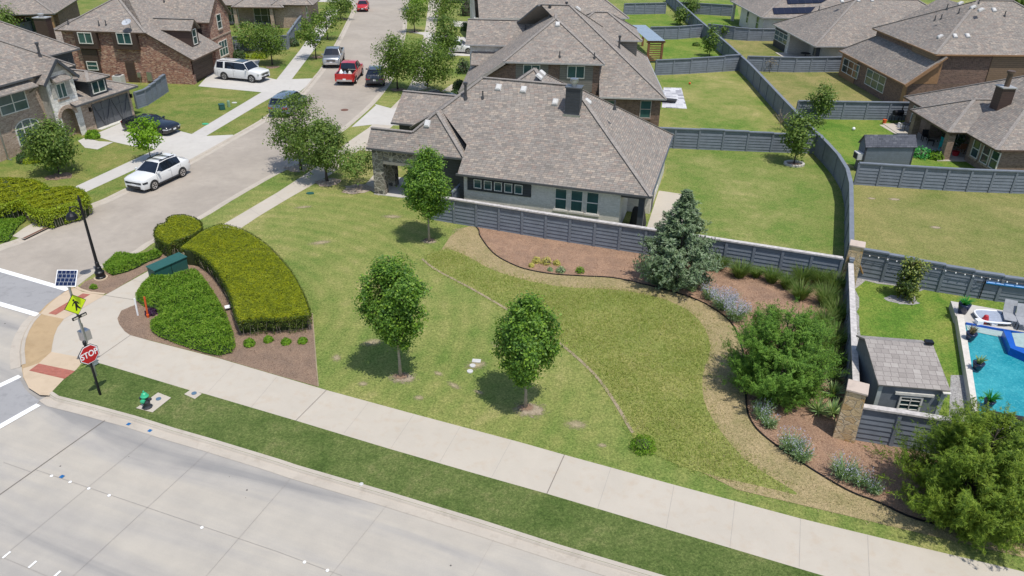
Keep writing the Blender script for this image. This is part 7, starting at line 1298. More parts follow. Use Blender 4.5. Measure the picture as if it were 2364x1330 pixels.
    g = MB(); g.box(xf-.02, -.16, zf0+(zf1-zf0)*.36, xf+.02, .16, zf0+(zf1-zf0)*.36+.13); g.build('license_plate', MT['plate'], root)
    if kind != 'pickup':
        g = MB(); wr = st[pr['rg']]; g.bar((xs(tE)-.02, -Wd*.27, st[pr['re']][4]*Ht+.01), (xs(tE)-.02, Wd*.27, st[pr['re']][4]*Ht+.01), .22, .05); g.build('spoiler', mat, root)
    if rails:
        g = MB()
        for sg in (1, -1): g.bar((xs(tR+.03), sg*Wd/2*.58, Ht*1.0+.04), (xs(tE-.03), sg*Wd/2*.58, Ht*.985+.05), .05, .05)
        if rails == 'cross':
            for t in (tR+.08, tE-.14): g.bar((xs(t), -Wd/2*.62, Ht+.075), (xs(t), Wd/2*.62, Ht+.075), .08, .035)
        g.build('roof_rack', MT['black'] if rails == 'cross' else MT['chrome'], root)
    if sunroof: g = MB(); g.box(xs(tR+.05), -Wd*.25, Ht*.985, xs(tR+.24), Wd*.25, Ht*1.018); g.build('sunroof', MT['carglass'], root)
    if kind == 'pickup':
        g = MB(); x0, x1, z1, zf = xs(.618), xs(.985), .635*Ht, .40*Ht; g.box(x1, -Wd*.42, zf-.03, x0, Wd*.42, zf); g.build('bed_floor', MT['p_bed'], root); g = MB()
        g.box(x0-.03, -Wd*.42, zf, x0+.02, Wd*.42, z1); g.box(x1-.03, -Wd*.42, zf, x1, Wd*.42, z1); g.box(x1, -Wd*.44, zf, x0, -Wd*.42, z1); g.box(x1, Wd*.42, zf, x0, Wd*.44, z1); g.build('bed_liner', MT['p_bed'], root); g = MB()
        for y0, y1 in ((-Wd*.478, -Wd*.43), (Wd*.43, Wd*.478)): g.box(x1-.06, y0, z1-.02, x0, y1, z1+.03)
        g.box(x1-.09, -Wd*.475, .36*Ht, x1-.03, Wd*.475, z1+.03); g.build('bed_rails', mat, root)
    return root
def dirv(a, b): d = G(*a)[:2]-G(*b)[:2]; return d/np.linalg.norm(d)
def by_wheels(front, rear, side, kind, Lg, Wd):
    f, r = G(*front)[:2], G(*rear)[:2]; h = (f-r)/np.linalg.norm(f-r); left = np.array([-h[1], h[0]]); tf, tr = PROF[kind]['wh']; mid = (f+r)/2; off = ((tf+tr)/2-.5)*Lg
    c = mid+h*off-left*side*(Wd/2-.1); return np.array([c[0], c[1], .012]), h
p, h = by_wheels((358.7, 438), (419.6, 409.5), 1, 'suv', 4.75, 1.88)
vehicle('crossover_car', 'white crossover with black roof bars parked at the left kerb', 'car', 'suv', 4.75, 1.88, 1.66, p, h, MT['p_white'], 'cars parked on the street', .36, 'chrome', True, 'cross')
p, h = by_wheels((588.8, 194), (515.7, 186.5), -1, 'longsuv', 5.7, 2.06); p[2] = ZB+.01
vehicle('long_suv', 'white long SUV with a dark sunroof on the red brick house driveway', 'car', 'longsuv', 5.7, 2.06, 1.94, p, h, MT['p_white'], None, .41, 'metal', False, True, False, True)
SD = dirv((811, 30), (757, 140)); SDr = dirv((836, 178), (820, 198))
def rear_at(px, h, Lg): p = G(*px); return np.array([p[0]+h[0]*Lg/2, p[1]+h[1]*Lg/2, .012])
def front_at(px, h, Lg): p = G(*px); return np.array([p[0]-h[0]*Lg/2, p[1]-h[1]*Lg/2, .012])
hd = SDr
pk_ = rear_at((796, 199), hd, 5.75)
red = vehicle('pickup_truck', 'red pickup with white bags in its open bed, driving up the street', 'truck', 'pickup', 5.75, 2.03, 1.93, pk_, hd, MT['p_red'], None, .40, 'metal')
hs = -dirv((800, 57), (752, 146)); vehicle('pickup_truck', 'silver pickup parked nose-on at the left kerb', 'truck', 'pickup', 5.8, 2.03, 1.90, front_at((765.5, 159), hs, 5.8), hs, MT['p_silver'], 'cars parked on the street', .40, 'metal')
hk = dirv((905, 160), (893, 205)); hk = dirv((880, 150), (866, 203)); vehicle('suv', 'dark grey SUV parked at the right kerb, tail towards us', 'car', 'suv', 4.8, 1.93, 1.75, rear_at((866, 203), hk, 4.8), hk, MT['p_grey'], 'cars parked on the street', .37, 'metal', False, True)
hr = -dirv((838, 0), (837, 29)); hr = -dirv((862, -40), (837.5, 29)); vehicle('hatchback', 'bright red hatchback at the top of the street, facing us', 'car', 'sedan', 4.2, 1.76, 1.50, front_at((837, 28.5), hr, 4.2), hr, MT['p_red'], 'cars parked on the street', .32, 'metal')
hv = dirv((690, 222), (606, 280)); lv = np.array([-hv[1], hv[0]]); c = G(621, 272)[:2]-lv*.95+hv*2.5; vehicle('wagon', 'silver-blue wagon mostly hidden by the dense dark street tree', 'car', 'van', 5.0, 1.95, 1.78, (c[0], c[1], .012), hv, MT['p_blue'], 'cars parked on the street', .36, 'metal')
hc = dirv((420, 300), (300, 270)); hc = -H4.y; q = GB(352, 303); vehicle('sports_coupe', 'black sports coupe nose-out on the driveway of the tan brick house', 'car', 'coupe', 4.8, 1.92, 1.36, (q[0], q[1], ZB+.01), hc, MT['p_black'], None, .35, 'black')
q = GB(1001, 247); hb = dirv((1060, 232), (960, 250)); vehicle('suv', 'black SUV on a driveway, half hidden behind the pale brick house roof', 'car', 'suv', 4.7, 1.9, 1.72, (q[0], q[1], ZB+.01), hb, MT['p_black'], None, .37, 'metal', False, True)
q = GB(1058, 120); vehicle('sedan', 'pale silver sedan on a driveway, half hidden by a blue-green tree', 'car', 'sedan', 4.8, 1.85, 1.47, (q[0], q[1], ZB+.01), dirv((1100, 121), (1040, 118)), MT['p_white'], None, .34, 'metal')
q = GB(1060, 6); vehicle('sedan', 'dark car at the very top edge above the furthest right-hand house', 'car', 'sedan', 4.8, 1.85, 1.5, (q[0], q[1], ZB+.01), dirv((1100, 6), (1040, 6)), MT['p_grey'], None, .34, 'metal')
q = G(775, -8); vehicle('sedan', 'silver car behind trees across the far side street', 'car', 'sedan', 4.7, 1.85, 1.5, (q[0], q[1], .012), dirv((800, -8), (740, -8)), MT['p_silver'], None, .34, 'metal') if False else None
# bags in the red pickup's bed
bx = pk_[:2]+hd*(-1.35)+np.array([-hd[1], hd[0]])*.35
for k, (dx, dy, s_, mtn, lb) in enumerate(((-.1, .25, .24, 'sign_white', 'tall white bag standing in the red pickup bed'), (.35, .45, .26, 'red', 'red bundle in the red pickup bed behind the cab'), (-.5, -.25, .22, 'sheet', 'pale flat bag in the red pickup bed near the tailgate'), (-.45, -.75, .22, 'cream', 'cream sack in the red pickup bed on the kerb side'))):
    pos = bx+hd*dx+np.array([-hd[1], hd[0]])*dy; o = empty('cargo_bag', (pos[0], pos[1], .40*1.93+.01), .3*k, lb, 'bag', 'bags in the red pickup bed'); mb = MB(); mb._lathe([(s_*1.0, 0), (s_*1.25, s_*.5), (s_*1.0, s_*1.5), (s_*.45, s_*2.1), (s_*.5, s_*2.4), (.03, s_*2.5)], (0, 0, 0), 9, 0); rr = random.Random(k); mb.v = [(x*rr.uniform(.75, 1.2), y*rr.uniform(.75, 1.2), z*rr.uniform(.9, 1.08)) for x, y, z in mb.v]; mb.build('sack', MT[mtn], o, smooth=True)
# ---------------------------------------------------------------- street furniture
B = GB(233.5, 643); LH = 4.95; root = empty('street_lamp', B, 0, 'black street lamp with a bell shade on a long pole and flared cast base', 'street lamp')
mb = MB(); mb._lathe([(.36, 0), (.36, .07)], (0, 0, 0), 20, 0); mb.build('concrete_footing', MT['ramp'], root)
mb = MB(); mb._lathe([(.27, .07), (.27, .14), (.23, .18), (.25, .36), (.25, .44), (.19, .50), (.15, .66), (.17, .70), (.12, .76), (.10, .95), (.115, 1.0), (.09, 1.03)], (0, 0, 0), 20, 0); mb.build('base', MT['black'], root, smooth=False)
mb = MB(); mb._lathe([(.085, 1.0), (.06, LH-.35), (.085, LH-.34), (.085, LH-.24), (.05, LH-.22), (.05, LH-.1), (.02, LH)], (0, 0, 0), 12, 0); mb.build('pole', MT['black'], root)
ad = np.array([-.42, -.36]); zt = LH-.75
mb = MB(); mb.tube([(0, 0, zt-.1), (ad[0]*.5, ad[1]*.5, zt+.18), (ad[0]*.95, ad[1]*.95, zt+.20), (ad[0], ad[1], zt+.02)], .03, 8); mb.tube([(0, 0, zt-.35), (ad[0]*.6, ad[1]*.6, zt+.1)], .018, 6); mb.build('arm', MT['black'], root)
mb = MB(); mb._lathe([(.30, zt-.42), (.29, zt-.38), (.26, zt-.24), (.17, zt-.12), (.07, zt-.06), (.05, zt+.04), (.02, zt+.08)], (ad[0], ad[1], 0), 20, 0); mb.build('lamp_shade', MT['black'], root)
# direction in which the two signs face
u3 = G(228, 805.5, 2.2)-G(183, 829.5, 2.2); SU = u3[:2]/np.linalg.norm(u3[:2]); SA = math.atan2(SU[1], SU[0])
def oct_pts(r, n=8, ph=math.pi/8): return [(r*math.cos(2*math.pi*k/n+ph), r*math.sin(2*math.pi*k/n+ph)) for k in range(n)]
def plate(mb, pts, y, t, m=0):                               # flat plate in local xz at depth y
    f = [(p[0], y, p[1]) for p in pts]; b = [(p[0], y+t, p[1]) for p in pts]; mb.poly(f, m); mb.poly(b[::-1], m)
    for i in range(len(f)): j = (i+1) % len(f); mb.poly([f[i], b[i], b[j], f[j]], m)
B = GB(233.5, 912); root = empty('stop_sign', B, SA, 'red octagonal STOP sign on a black post in the corner grass', 'road sign')
mb = MB(); mb._lathe([(.055, -.1), (.05, 2.58), (.075, 2.6), (.075, 2.74), (.03, 2.78)], (0, .05, 0), 12, 0); mb.build('post', MT['black'], root)
sz = 2.13; ro = .445
def rot(pts, z): return [(p[0], p[1]+z) for p in pts]
mb = MB(); plate(mb, rot(oct_pts(ro+.025), sz), -.035, .02); mb.build('backing', MT['sign_black'], root)
mb = MB(); plate(mb, rot(oct_pts(ro), sz), -.043, .006); mb.build('border', MT['sign_white'], root)
mb = MB(); plate(mb, rot(oct_pts(ro-.035), sz), -.05, .006); mb.build('face', MT['sign_red'], root)
def text(s_, size, loc, parent, mat, name='lettering', rot_=(math.pi/2, 0, 0), sx=1.0):
    c = bpy.data.curves.new(name, 'FONT'); c.body = s_; c.size = size; c.align_x = 'CENTER'; c.align_y = 'CENTER'; c.extrude = .002; c.offset = size*.018; c.materials.append(mat)
    tmp = bpy.data.objects.new(name, c); COL.objects.link(tmp); bpy.context.view_layer.update(); me = bpy.data.meshes.new_from_object(tmp); bpy.data.objects.remove(tmp); o = bpy.data.objects.new(name, me); COL.objects.link(o); o.parent = parent; o.location = loc; o.rotation_euler = rot_; o.scale = (sx, 1, 1); return o
text('STOP', .385, (0, -.054, sz+.005), root, MT['sign_white'], sx=.83)
mb = MB(); mb.box(.10, .10, 1.42, .34, .13, 1.62); mb.build('rear_plate', plain('pale_plate', (.5, .54, .5), .5), root)
# pedestrian crossing beacon
B = GB(224, 869); BH = hgt(B, 655); root = empty('crossing_beacon', B, SA, 'lime pedestrian sign with solar panel, light bar and metal box on one galvanised pole', 'road sign')
mb = MB(); mb.tube([(0, .05, -.1), (0, .05, BH-.05)], .05, 12); mb.tube([(.07, .05, 1.75), (.07, .05, 2.75)], .018, 8); mb.build('pole', MT['metal'], root)
def zat(py): return hgt(B, py)
zc = zat(703); hd_ = .50
mb = MB(); plate(mb, [(0, zc-hd_), (hd_, zc), (0, zc+hd_), (-hd_, zc)], -.03, .02); mb.build('border', MT['sign_black'], root)
mb = MB(); e = hd_-.03; plate(mb, [(0, zc-e), (e, zc), (0, zc+e), (-e, zc)], -.037, .006); mb.build('face', MT['sign_lime'], root)
mb = MB(); y = -.044; t_ = .005
def limb(pts, w0, w1):
    for (a, b), (wa, wb) in zip(zip(pts, pts[1:]), zip([w0, (w0+w1)/2], [(w0+w1)/2, w1])):
        d = Vector((b[0]-a[0], b[1]-a[1])).normalized(); n = Vector((-d.y, d.x)); plate(mb, [(a[0]-n.x*wa, zc+a[1]-n.y*wa), (b[0]-n.x*wb, zc+b[1]-n.y*wb), (b[0]+n.x*wb, zc+b[1]+n.y*wb), (a[0]+n.x*wa, zc+a[1]+n.y*wa)], y, t_)
plate(mb, [(-.035+.045*math.cos(k*.524), zc+.235+.048*math.sin(k*.524)) for k in range(12)], y, t_)
limb([(-.01, .17), (.03, .06), (.03, -.02)], .045, .055); limb([(.03, -.01), (.07, -.13), (.16, -.26)], .045, .028); limb([(.02, -.01), (-.005, -.14), (-.03, -.28)], .045, .028); limb([(0, .16), (-.09, .09), (-.14, .0)], .026, .02); limb([(.02, .16), (.10, .08), (.14, -.02)], .026, .02)
mb.build('walking_figure', MT['sign_black'], root)
zb_ = zat(730); mb = MB(); mb.box(-.32, -.09, zb_-.06, .32, -.02, zb_+.06); bar = mb.build('light_bar', MT['sign_black'], root); mb = MB(); mb.box(-.28, -.095, zb_-.035, -.08, -.09, zb_+.035); mb.box(.08, -.095, zb_-.035, .28, -.09, zb_+.035); mb.build('lens', plain('amber_lens', (.55, .5, .42), .3), bar)
zx = zat(781); mb = MB(); mb.box(-.02, .1, zx-.24, .36, .46, zx+.24); mb.build('control_box', MT['metal'], root, bevel=.01)
pr_ = np.array([math.cos(-SA), math.sin(-SA)]); zp = zat(643); sp = empty('solar_panel', (0, 0.05, zp), -SA+.02, None, None, None, root); mb = MB(); tl = R(48); ca, sa = math.cos(tl), math.sin(tl); pw, ph_ = .43, .36
pt = lambda x, v, o: (x, v*ca-o*sa*-1*0 - o*sa, v*sa+o*ca)
mb.hexa([pt(-pw, -ph_, -.03), pt(pw, -ph_, -.03), pt(pw, ph_, -.03), pt(-pw, ph_, -.03), pt(-pw, -ph_, 0), pt(pw, -ph_, 0), pt(pw, ph_, 0), pt(-pw, ph_, 0)]); mb.build('panel_frame', MT['sign_white'], sp); mb = MB(); mb.poly([pt(-pw+.03, -ph_+.03, .004), pt(pw-.03, -ph_+.03, .004), pt(pw-.03, ph_-.03, .004), pt(-pw+.03, ph_-.03, .004)]); mb.build('panel_cells', MT['solar'], sp)
# fire hydrant, pad, valve covers
B = GB(341, 941); sheet('concrete_pad', [(314, 942), (365, 906), (395, 918), (352, 952)], ZB+.02, MT['walk'])
root = empty('fire_hydrant', (B[0], B[1], ZB+.02), .4, 'dark fire hydrant with a bright green bonnet and cap on a concrete pad', 'hydrant')
mb = MB(); mb._lathe([(.20, 0), (.20, .05), (.15, .07), (.13, .12), (.16, .30), (.14, .34), (.12, .38), (.12, .52), (.15, .53), (.15, .57)], (0, 0, 0), 18, 0); mb.build('barrel', MT['hyd_dark'], root)
mb = MB(); mb._lathe([(.17, .57), (.17, .60), (.14, .64), (.10, .72), (.05, .76), (.035, .78), (.035, .84)], (0, 0, 0), 18, 0); mb.build('bonnet', MT['hyd_green'], root)
for a, r_, nm in ((-2.1, .095, 'pumper_cap'), (-.5, .065, 'hose_cap'), (2.6, .065, 'hose_cap')): mb = MB(); d = Vector((math.cos(a), math.sin(a), 0)); mb.tube([d*.08+Vector((0, 0, .45)), d*.19+Vector((0, 0, .45)), d*.19+Vector((0, 0, .45)), d*.25+Vector((0, 0, .45)), d*.28+Vector((0, 0, .45))], [r_*.8, r_*.8, r_, r_, r_*.4], 12); mb.build(nm, MT['hyd_green'] if r_ > .08 else MT['hyd_dark'], root)
def disc(name, label, px, rx, mat, cat, z=ZB+.03, ry=None, hgt_=.02, group=None):
    B = G(*px, z); root = empty(name, B, 0, label, cat, group); mb = MB(); n = 20; mb.prism([(rx*math.cos(2*math.pi*k/n), (ry or rx)*math.sin(2*math.pi*k/n)) for k in range(n)], -.03, hgt_); mb.build('lid', mat, root); return root
disc('valve_cover', 'small blue valve cover on the hydrant pad', (366, 921), .11, MT['valve'], 'valve cover')
sheet('concrete_pad', [(425, 910), (441, 899), (466, 909), (450, 921)], ZB+.018, MT['walk']); disc('valve_cover', 'blue valve cover on the small concrete square at the sidewalk edge', (448, 908), .11, MT['valve'], 'valve cover')
for px, lb in (((1091, 844), 'upper white round cover in the lawn below the square one'), ((1085, 857), 'lower white round cover in the lawn')): disc('irrigation_cover', lb, px, .14, MT['vent'], 'cover')
B = GB(1100, 834); o = empty('irrigation_box', B, FANG+.25, 'white rectangular box lid set in the lawn above two round covers', 'cover'); mb = MB(); mb.box(-.20, -.13, -.02, .20, .13, .04); mb.build('lid', MT['vent'], o)
disc('manhole_cover', 'rusty manhole cover in the street before the red pickup', (795.5, 254), .36, MT['rust'], 'manhole cover', .012); disc('manhole_cover', 'rusty manhole cover on the storm drain slab at the left kerb', (102, 514), .33, MT['rust'], 'manhole cover', ZB+.03)
disc('lawn_cover', 'grey round cap in the grass strip between road and sidewalk', (834, 1118), .08, MT['vent'], 'cover'); disc('lawn_cover', 'green round box lid on the front lawn by the driveway', (474, 286), .3, MT['hyd_green'], 'cover', ry=.2); disc('lawn_cover', 'pale round lid on the lawn near the two green pedestals', (541, 237), .25, MT['vent'], 'cover', ry=.2); disc('lawn_cover', 'green flush box lid on the lawn below the dark street trees', (716, 446), .28, MT['green_box'], 'cover', ry=.2)
# storm drain inlet
sheet('drain_slab', [(28, 545), (57, 525), (95, 505), (140, 503), (149, 507), (56, 552)], ZB+.02, MT['walk']); a, b = G(57, 555), G(146, 512); o = empty('storm_drain', (*a[:2], 0), 0, 'long dark kerb opening of the storm drain on the left side of the street', 'drain'); d = b-a; mb = MB(); nn = np.array([-d[1], d[0]])/np.linalg.norm(d[:2]); mb.bar((0, 0, .05), (*d[:2], .05), .05, .10); mb.build('opening', MT['black'], o); mb = MB(); mb.bar((-nn[0]*-.04, -nn[1]*-.04, .12), (d[0]+nn[0]*.04, d[1]+nn[1]*.04, .12), .14, .05); mb.build('lip', MT['rust'], o)
# transformer cabinet
a, b = GB(363, 655), GB(436, 622); d = (b-a)[:2]; Lc = np.linalg.norm(d); o = empty('utility_cabinet', (*a[:2], ZB), math.atan2(d[1], d[0]), 'long dark green utility cabinet standing in the ground cover beside the sidewalk', 'cabinet'); mb = MB(); mb.hexa([(0, 0, 0), (Lc, 0, 0), (Lc, .62, 0), (0, .62, 0), (0, 0, .78), (Lc, 0, .78), (Lc, .62, .86), (0, .62, .86)]); mb.build('body', MT['green_box'], o); mb = MB(); mb.hexa([(-.04, -.05, .78), (Lc+.04, -.05, .78), (Lc+.04, .66, .865), (-.04, .66, .865), (-.04, -.05, .82), (Lc+.04, -.05, .82), (Lc+.04, .66, .905), (-.04, .66, .905)]); mb.build('lid', MT['green_box'], o); mb = MB(); mb.box(Lc*.5-.01, -.015, .08, Lc*.5+.01, 0, .76); mb.build('door_seam', MT['black'], o)
# marker posts, spotlight
def mark(name, label, bpx, tpx, mat, wd):
    B = GB(*bpx); h = hgt(B, tpx[1]); T = G(*tpx, ZB+h)-B; o = empty(name, B, 0, label, 'marker post'); mb = MB(); mb.bar((0, 0, -.05), (T[0], T[1]*.2, h), wd, .03, up=(0, 1, 0)); mb.build('stake', mat, o); return o
mark('marker_post', 'white flat marker post at the tip of the mulch bed', (318.5, 729), (310.5, 689), MT['sign_white'], .085); o = mark('marker_post', 'leaning orange utility marker beside the purple plant', (342, 733), (333, 685), MT['orange'], .09)
mb = MB(); mb.tube([(0, 0, .0), (.02, -.02, .18)], .07, 8); mb.build('sleeve', MT['orange'], o)
B = GB(528, 716); o = empty('spot_light', B, .5, 'small white ground spotlight at the foot of the largest hedge', 'lamp'); mb = MB(); mb.tube([(0, 0, 0), (0, 0, .18)], .02, 6); mb.build('stem', MT['black'], o); mb = MB(); mb.hexa([(-.16, -.1, .16), (.1, -.1, .16), (.1, .1, .2), (-.16, .1, .2), (-.16, -.1, .2), (.1, -.1, .2), (.1, .1, .25), (-.16, .1, .25)]); mb.build('floodlight', MT['sign_white'], o); mb = MB(); mb.box(.1, -.08, .14, .22, .1, .28); mb.build('housing', MT['darkplastic'], o)
for px, sz_, mtn, hh, lb in (((513, 253), (.40, .40), 'green_box', .55, 'square dark green utility pedestal on the front lawn'), ((529, 247), (.2, .2), 'green2', .6, 'pale green cylindrical utility pedestal on the front lawn')):
    B = GB(*px); o = empty('utility_pedestal', B, .6, lb, 'utility box'); mb = MB()
    if mtn == 'green2': mb._lathe([(.14, 0), (.14, hh-.05), (.12, hh), (.02, hh+.02)], (0, 0, 0), 14, 0); mb.build('body', plain('pale_green', (.22, .34, .22), .5), o)
    else: mb.box(-.24, -.24, 0, .24, .24, hh*.8); mb.build('body', MT[mtn], o, bevel=.03); mb = MB(); mb.box(-.26, -.26, hh*.8, .26, .26, hh); mb.build('cap', MT[mtn], o, bevel=.04)
# road studs
GM = 'round white lane studs on the wide road'
first = None
for k, px in enumerate([(119, 1099), (162, 1113), (205, 1128), (252, 1144), (466, 1218), (703, 1298), (756, 1317)]):
    B = G(*px, .02); o = empty('lane_stud', B, ROAD_ANG, 'round white lane stud beside a lengthwise road joint', 'road stud', GM) ; mb = MB(); mb._lathe([(.06, 0), (.055, .015), (.03, .02)], (0, 0, 0), 14, 0); mb.build('dome', MT['sign_white'], o)
for px, ln in (((15, 1281), .45), (((75, 1303)), .45), ((131, 1326), .45)):
    B = G(*px, .021); o = empty('lane_dash', B, ROAD_ANG, 'short white painted dash near the bottom left corner of the road', 'road marking', 'white painted dashes'); mb = MB(); mb.box(-.04, -ln*.33, 0, .04, ln*.33, .004); mb.build('dash', MT['white'], o)
for px, lb in (((297, 979), 'left blue reflective marker on the kerb gutter'), ((346, 994), 'right blue reflective marker on the kerb gutter'), ((143, 1100), 'blue reflective marker among the white lane studs')): B = G(*px, .02); o = empty('blue_marker', B, ROAD_ANG, lb, 'road stud'); mb = MB(); mb.hexa([(-.075, -.075, 0), (.075, -.075, 0), (.075, .075, 0), (-.075, .075, 0), (-.05, -.05, .025), (.05, -.05, .025), (.05, .05, .025), (-.05, .05, .025)]); mb.build('reflector', MT['bluemark'], o)
# ---------------------------------------------------------------- pool yard
Wp = lambda x, y: (1884+x*.20305, 600+y*.20305)
ZP = .55; sheet('gravel_border', [(1967, 640)] + [Wp(*p) for p in ((430, 170), (560, 215), (900, 215), (1180, 250), (1280, 320), (1180, 355), (880, 290), (700, 270), (560, 235), (510, 280), (440, 330), (490, 430), (490, 540), (460, 590), (490, 640), (490, 760), (505, 860), (490, 990), (470, 1100), (560, 1190), (590, 1330))] + [(2003, 900), (2000, 950), (1972, 950)], Z3, MT['gravel'])
sheet('gravel_border', [(2195, 866), (2225, 866), (2245, 940), (2235, 985), (2190, 980)], Z3, MT['gravel'])
o = empty('pool', (*G(2300, 850, ZP)[:2], 0), 0, 'raised turquoise swimming pool with pale coping at the right edge', 'pool'); oc = G(2300, 850, ZP)[:2]
def pl(px, z): return tuple(G(*px, z)[:2]-oc)
mb = MB(); wa = [pl(p, ZP) for p in ((2209, 727), (2224, 724), (2262, 965), (2250, 975))]; mb.prism(wa, 0, ZP); mb.build('coping_wall', MT['cream'], o)
mb = MB(); dk = [pl(p, ZP-.02) for p in ((2195, 695), (2420, 735), (2420, 775), (2226, 745), (2206, 728))]; mb.prism(dk, 0, ZP-.02); mb.build('deck', MT['walk2'], o)
mb = MB(); mb.poly([(*pl(p, ZP-.12), ZP-.12) for p in ((2222, 735), (2262, 968), (2440, 985), (2440, 780))][::-1] if False else [(*pl(p, ZP-.12), ZP-.12) for p in ((2262, 968), (2440, 992), (2440, 775), (2222, 735))]); mb.build('water', MT['water'], o)
mb = MB(); mb.poly([(*pl(p, ZP-.10), ZP-.10) for p in (Wp(1720, 800), Wp(2110, 880), Wp(2130, 800), Wp(1705, 735))]); mb.build('tanning_ledge', MT['plaster'], o)
mb = MB(); mb.bar((*pl(Wp(1700, 725), ZP-.06), ZP-.06), (*pl((2420, 782), ZP-.06), ZP-.06), .06, .14); mb.build('tile_band', MT['blue'], o)
mb = MB(); ZS = ZP+.28; L0 = [Wp(2130, 800), Wp(2215, 815), Wp(2270, 980), (2420, 818), (2420, 840), Wp(2210, 1000)]; mb.prism([pl(p, ZS) for p in L0], ZP-.25, ZS); mb.build('spa_wall', MT['blue'], o)
mb = MB(); mb.poly([(*pl(p, ZS-.08), ZS-.08) for p in (Wp(2270, 980), (2420, 815), (2420, 770), Wp(2225, 830))]); mb.build('spa_water', MT['plaster'], o)
mb = MB(); mb.prism([pl(p, ZP) for p in ((2262, 978), (2420, 1000), (2420, 1040), (2290, 1012), (2270, 1000))], 0, ZP); mb.build('deck', MT['cream'], o)
o2 = empty('cover_roll', G(2275, 958, ZP), 0, 'rolled black pool cover with green ties along the near pool edge', 'pool cover'); e_ = G(2420, 985, ZP)-G(2275, 958, ZP); mb = MB(); mb.tube([(0, 0, .12), (e_[0], e_[1], .12)], .13, 12); mb.build('roll', MT['rubber'], o2); mb = MB(); q = e_*.25; mb.tube([(q[0]-.02, q[1], .12), (q[0]+.03, q[1], .12)], .14, 12); mb.build('tie', MT['hyd_green'], o2)
def pot(label, px, leaf, rad, hh, n, z=ZP, spread=.35, cat='potted plant', dark='navy'):
    P = G(*px, z); o = empty('plant_pot', P, 0, label, cat, 'glazed pots around the pool'); mb = MB(); mb._lathe([(rad*.7, 0), (rad, hh*.75), (rad*1.08, hh), (rad*.9, hh), (rad*.85, hh*.9)], (0, 0, 0), 18, 0); mb.build('pot', MT[dark], o, smooth=True); r = np.random.default_rng(int(px[0])); a = r.uniform(0, 6.283, n); blades('plant', np.column_stack([np.cos(a)*rad*.2, np.sin(a)*rad*.2, 0*a+hh*.9]), .35, np.column_stack([np.cos(a), np.sin(a)])*spread, .035, L_[leaf], o, 5)
pot('tall navy pot with a bright green plant on the pool deck corner', (2221, 722), 'tropic', .28, .55, 70); pot('upper dark pot with dry plants on the pool wall', (2239, 783), 'dryleaf', .24, .36, 40, spread=.2); pot('lower dark pot with dry plants on the pool wall', (2255, 852), 'yucca', .24, .36, 40, spread=.25); pot('dark pot with a trailing green plant near the pool cover', (2281, 937), 'tropic', .22, .3, 60)
# lounge furniture on the pool deck
def lounger(label, px, ang):
    o = empty('sling_chair', G(*px, ZP), ang, label, 'chair', 'grey sling chairs on the pool deck'); mb = MB(); mb.hexa([(-.28, -.55, .32), (.28, -.55, .32), (.28, .2, .36), (-.28, .2, .36), (-.28, -.55, .35), (.28, -.55, .35), (.28, .2, .39), (-.28, .2, .39)]); mb.build('seat', MT['tan_fabric'], o); mb = MB(); mb.bar((0, .2, .37), (0, .6, .95), .56, .03, up=(0, 1, 1)); mb.build('backrest', MT['tan_fabric'], o)
    for x in (-.27, .27):
        for y in (-.5, .25): mb = MB(); mb.tube([(x, y, 0), (x, y, .36)], .02, 6); mb.build('leg', MT['black'], o)
lounger('grey sling chair on the pool deck, next to the big oval daybed', (2325, 742), -.4); lounger('grey sling chair at the right edge of the picture on the pool deck', (2356, 752), -.3)
o = empty('daybed', G(2290, 738, ZP), -.12, 'grey oval floating daybed propped on the pool deck', 'daybed'); mb = MB(); pts = [(.78*math.copysign(abs(math.cos(t))**.5, math.cos(t)), .60*math.copysign(abs(math.sin(t))**.6, math.sin(t))) for t in [2*math.pi*k/28 for k in range(28)]]; mb.prism(pts, .12, .2); mb.build('mat', plain('pale_mesh', (.33, .37, .45), .5), o); mb = MB(); mb.tube([(p[0]*1.03, p[1]*1.03, .18) for p in pts+pts[:1]], .05, 8); mb.build('rim', MT['sign_white'], o)
o = empty('toy_pile', G(2272, 745, ZP), 0, 'red and white pool toys beside the oval daybed', 'toy'); mb = MB(); mb._lathe([(.14, .0), (.16, .2), (.1, .42), (.03, .46)], (0, 0, 0), 10, 0); mb.build('red_float', MT['red'], o); mb = MB(); mb.box(-.5, -.25, 0, -.2, .05, .22); mb.box(.2, -.3, 0, .5, -.05, .18); mb.build('white_float', MT['sign_white'], o)
a, b = G(2276, 652, 1.15), G(2420, 672, 1.15); o = empty('solar_roller', a, 0, 'long bright blue tube of a pool cover roller against the string-light fence', 'roller'); d = b-a; mb = MB(); mb.tube([(0, 0, 0), tuple(d)], .08, 12); mb.build('tube', MT['steelblue'], o); mb = MB(); mb.tube([(-.45, 0, 0), (0, 0, 0)], .02, 6); mb.tube([(-.05, 0, .3), (-.05, 0, -1.0)], .025, 6); mb.build('stand', MT['black'], o)
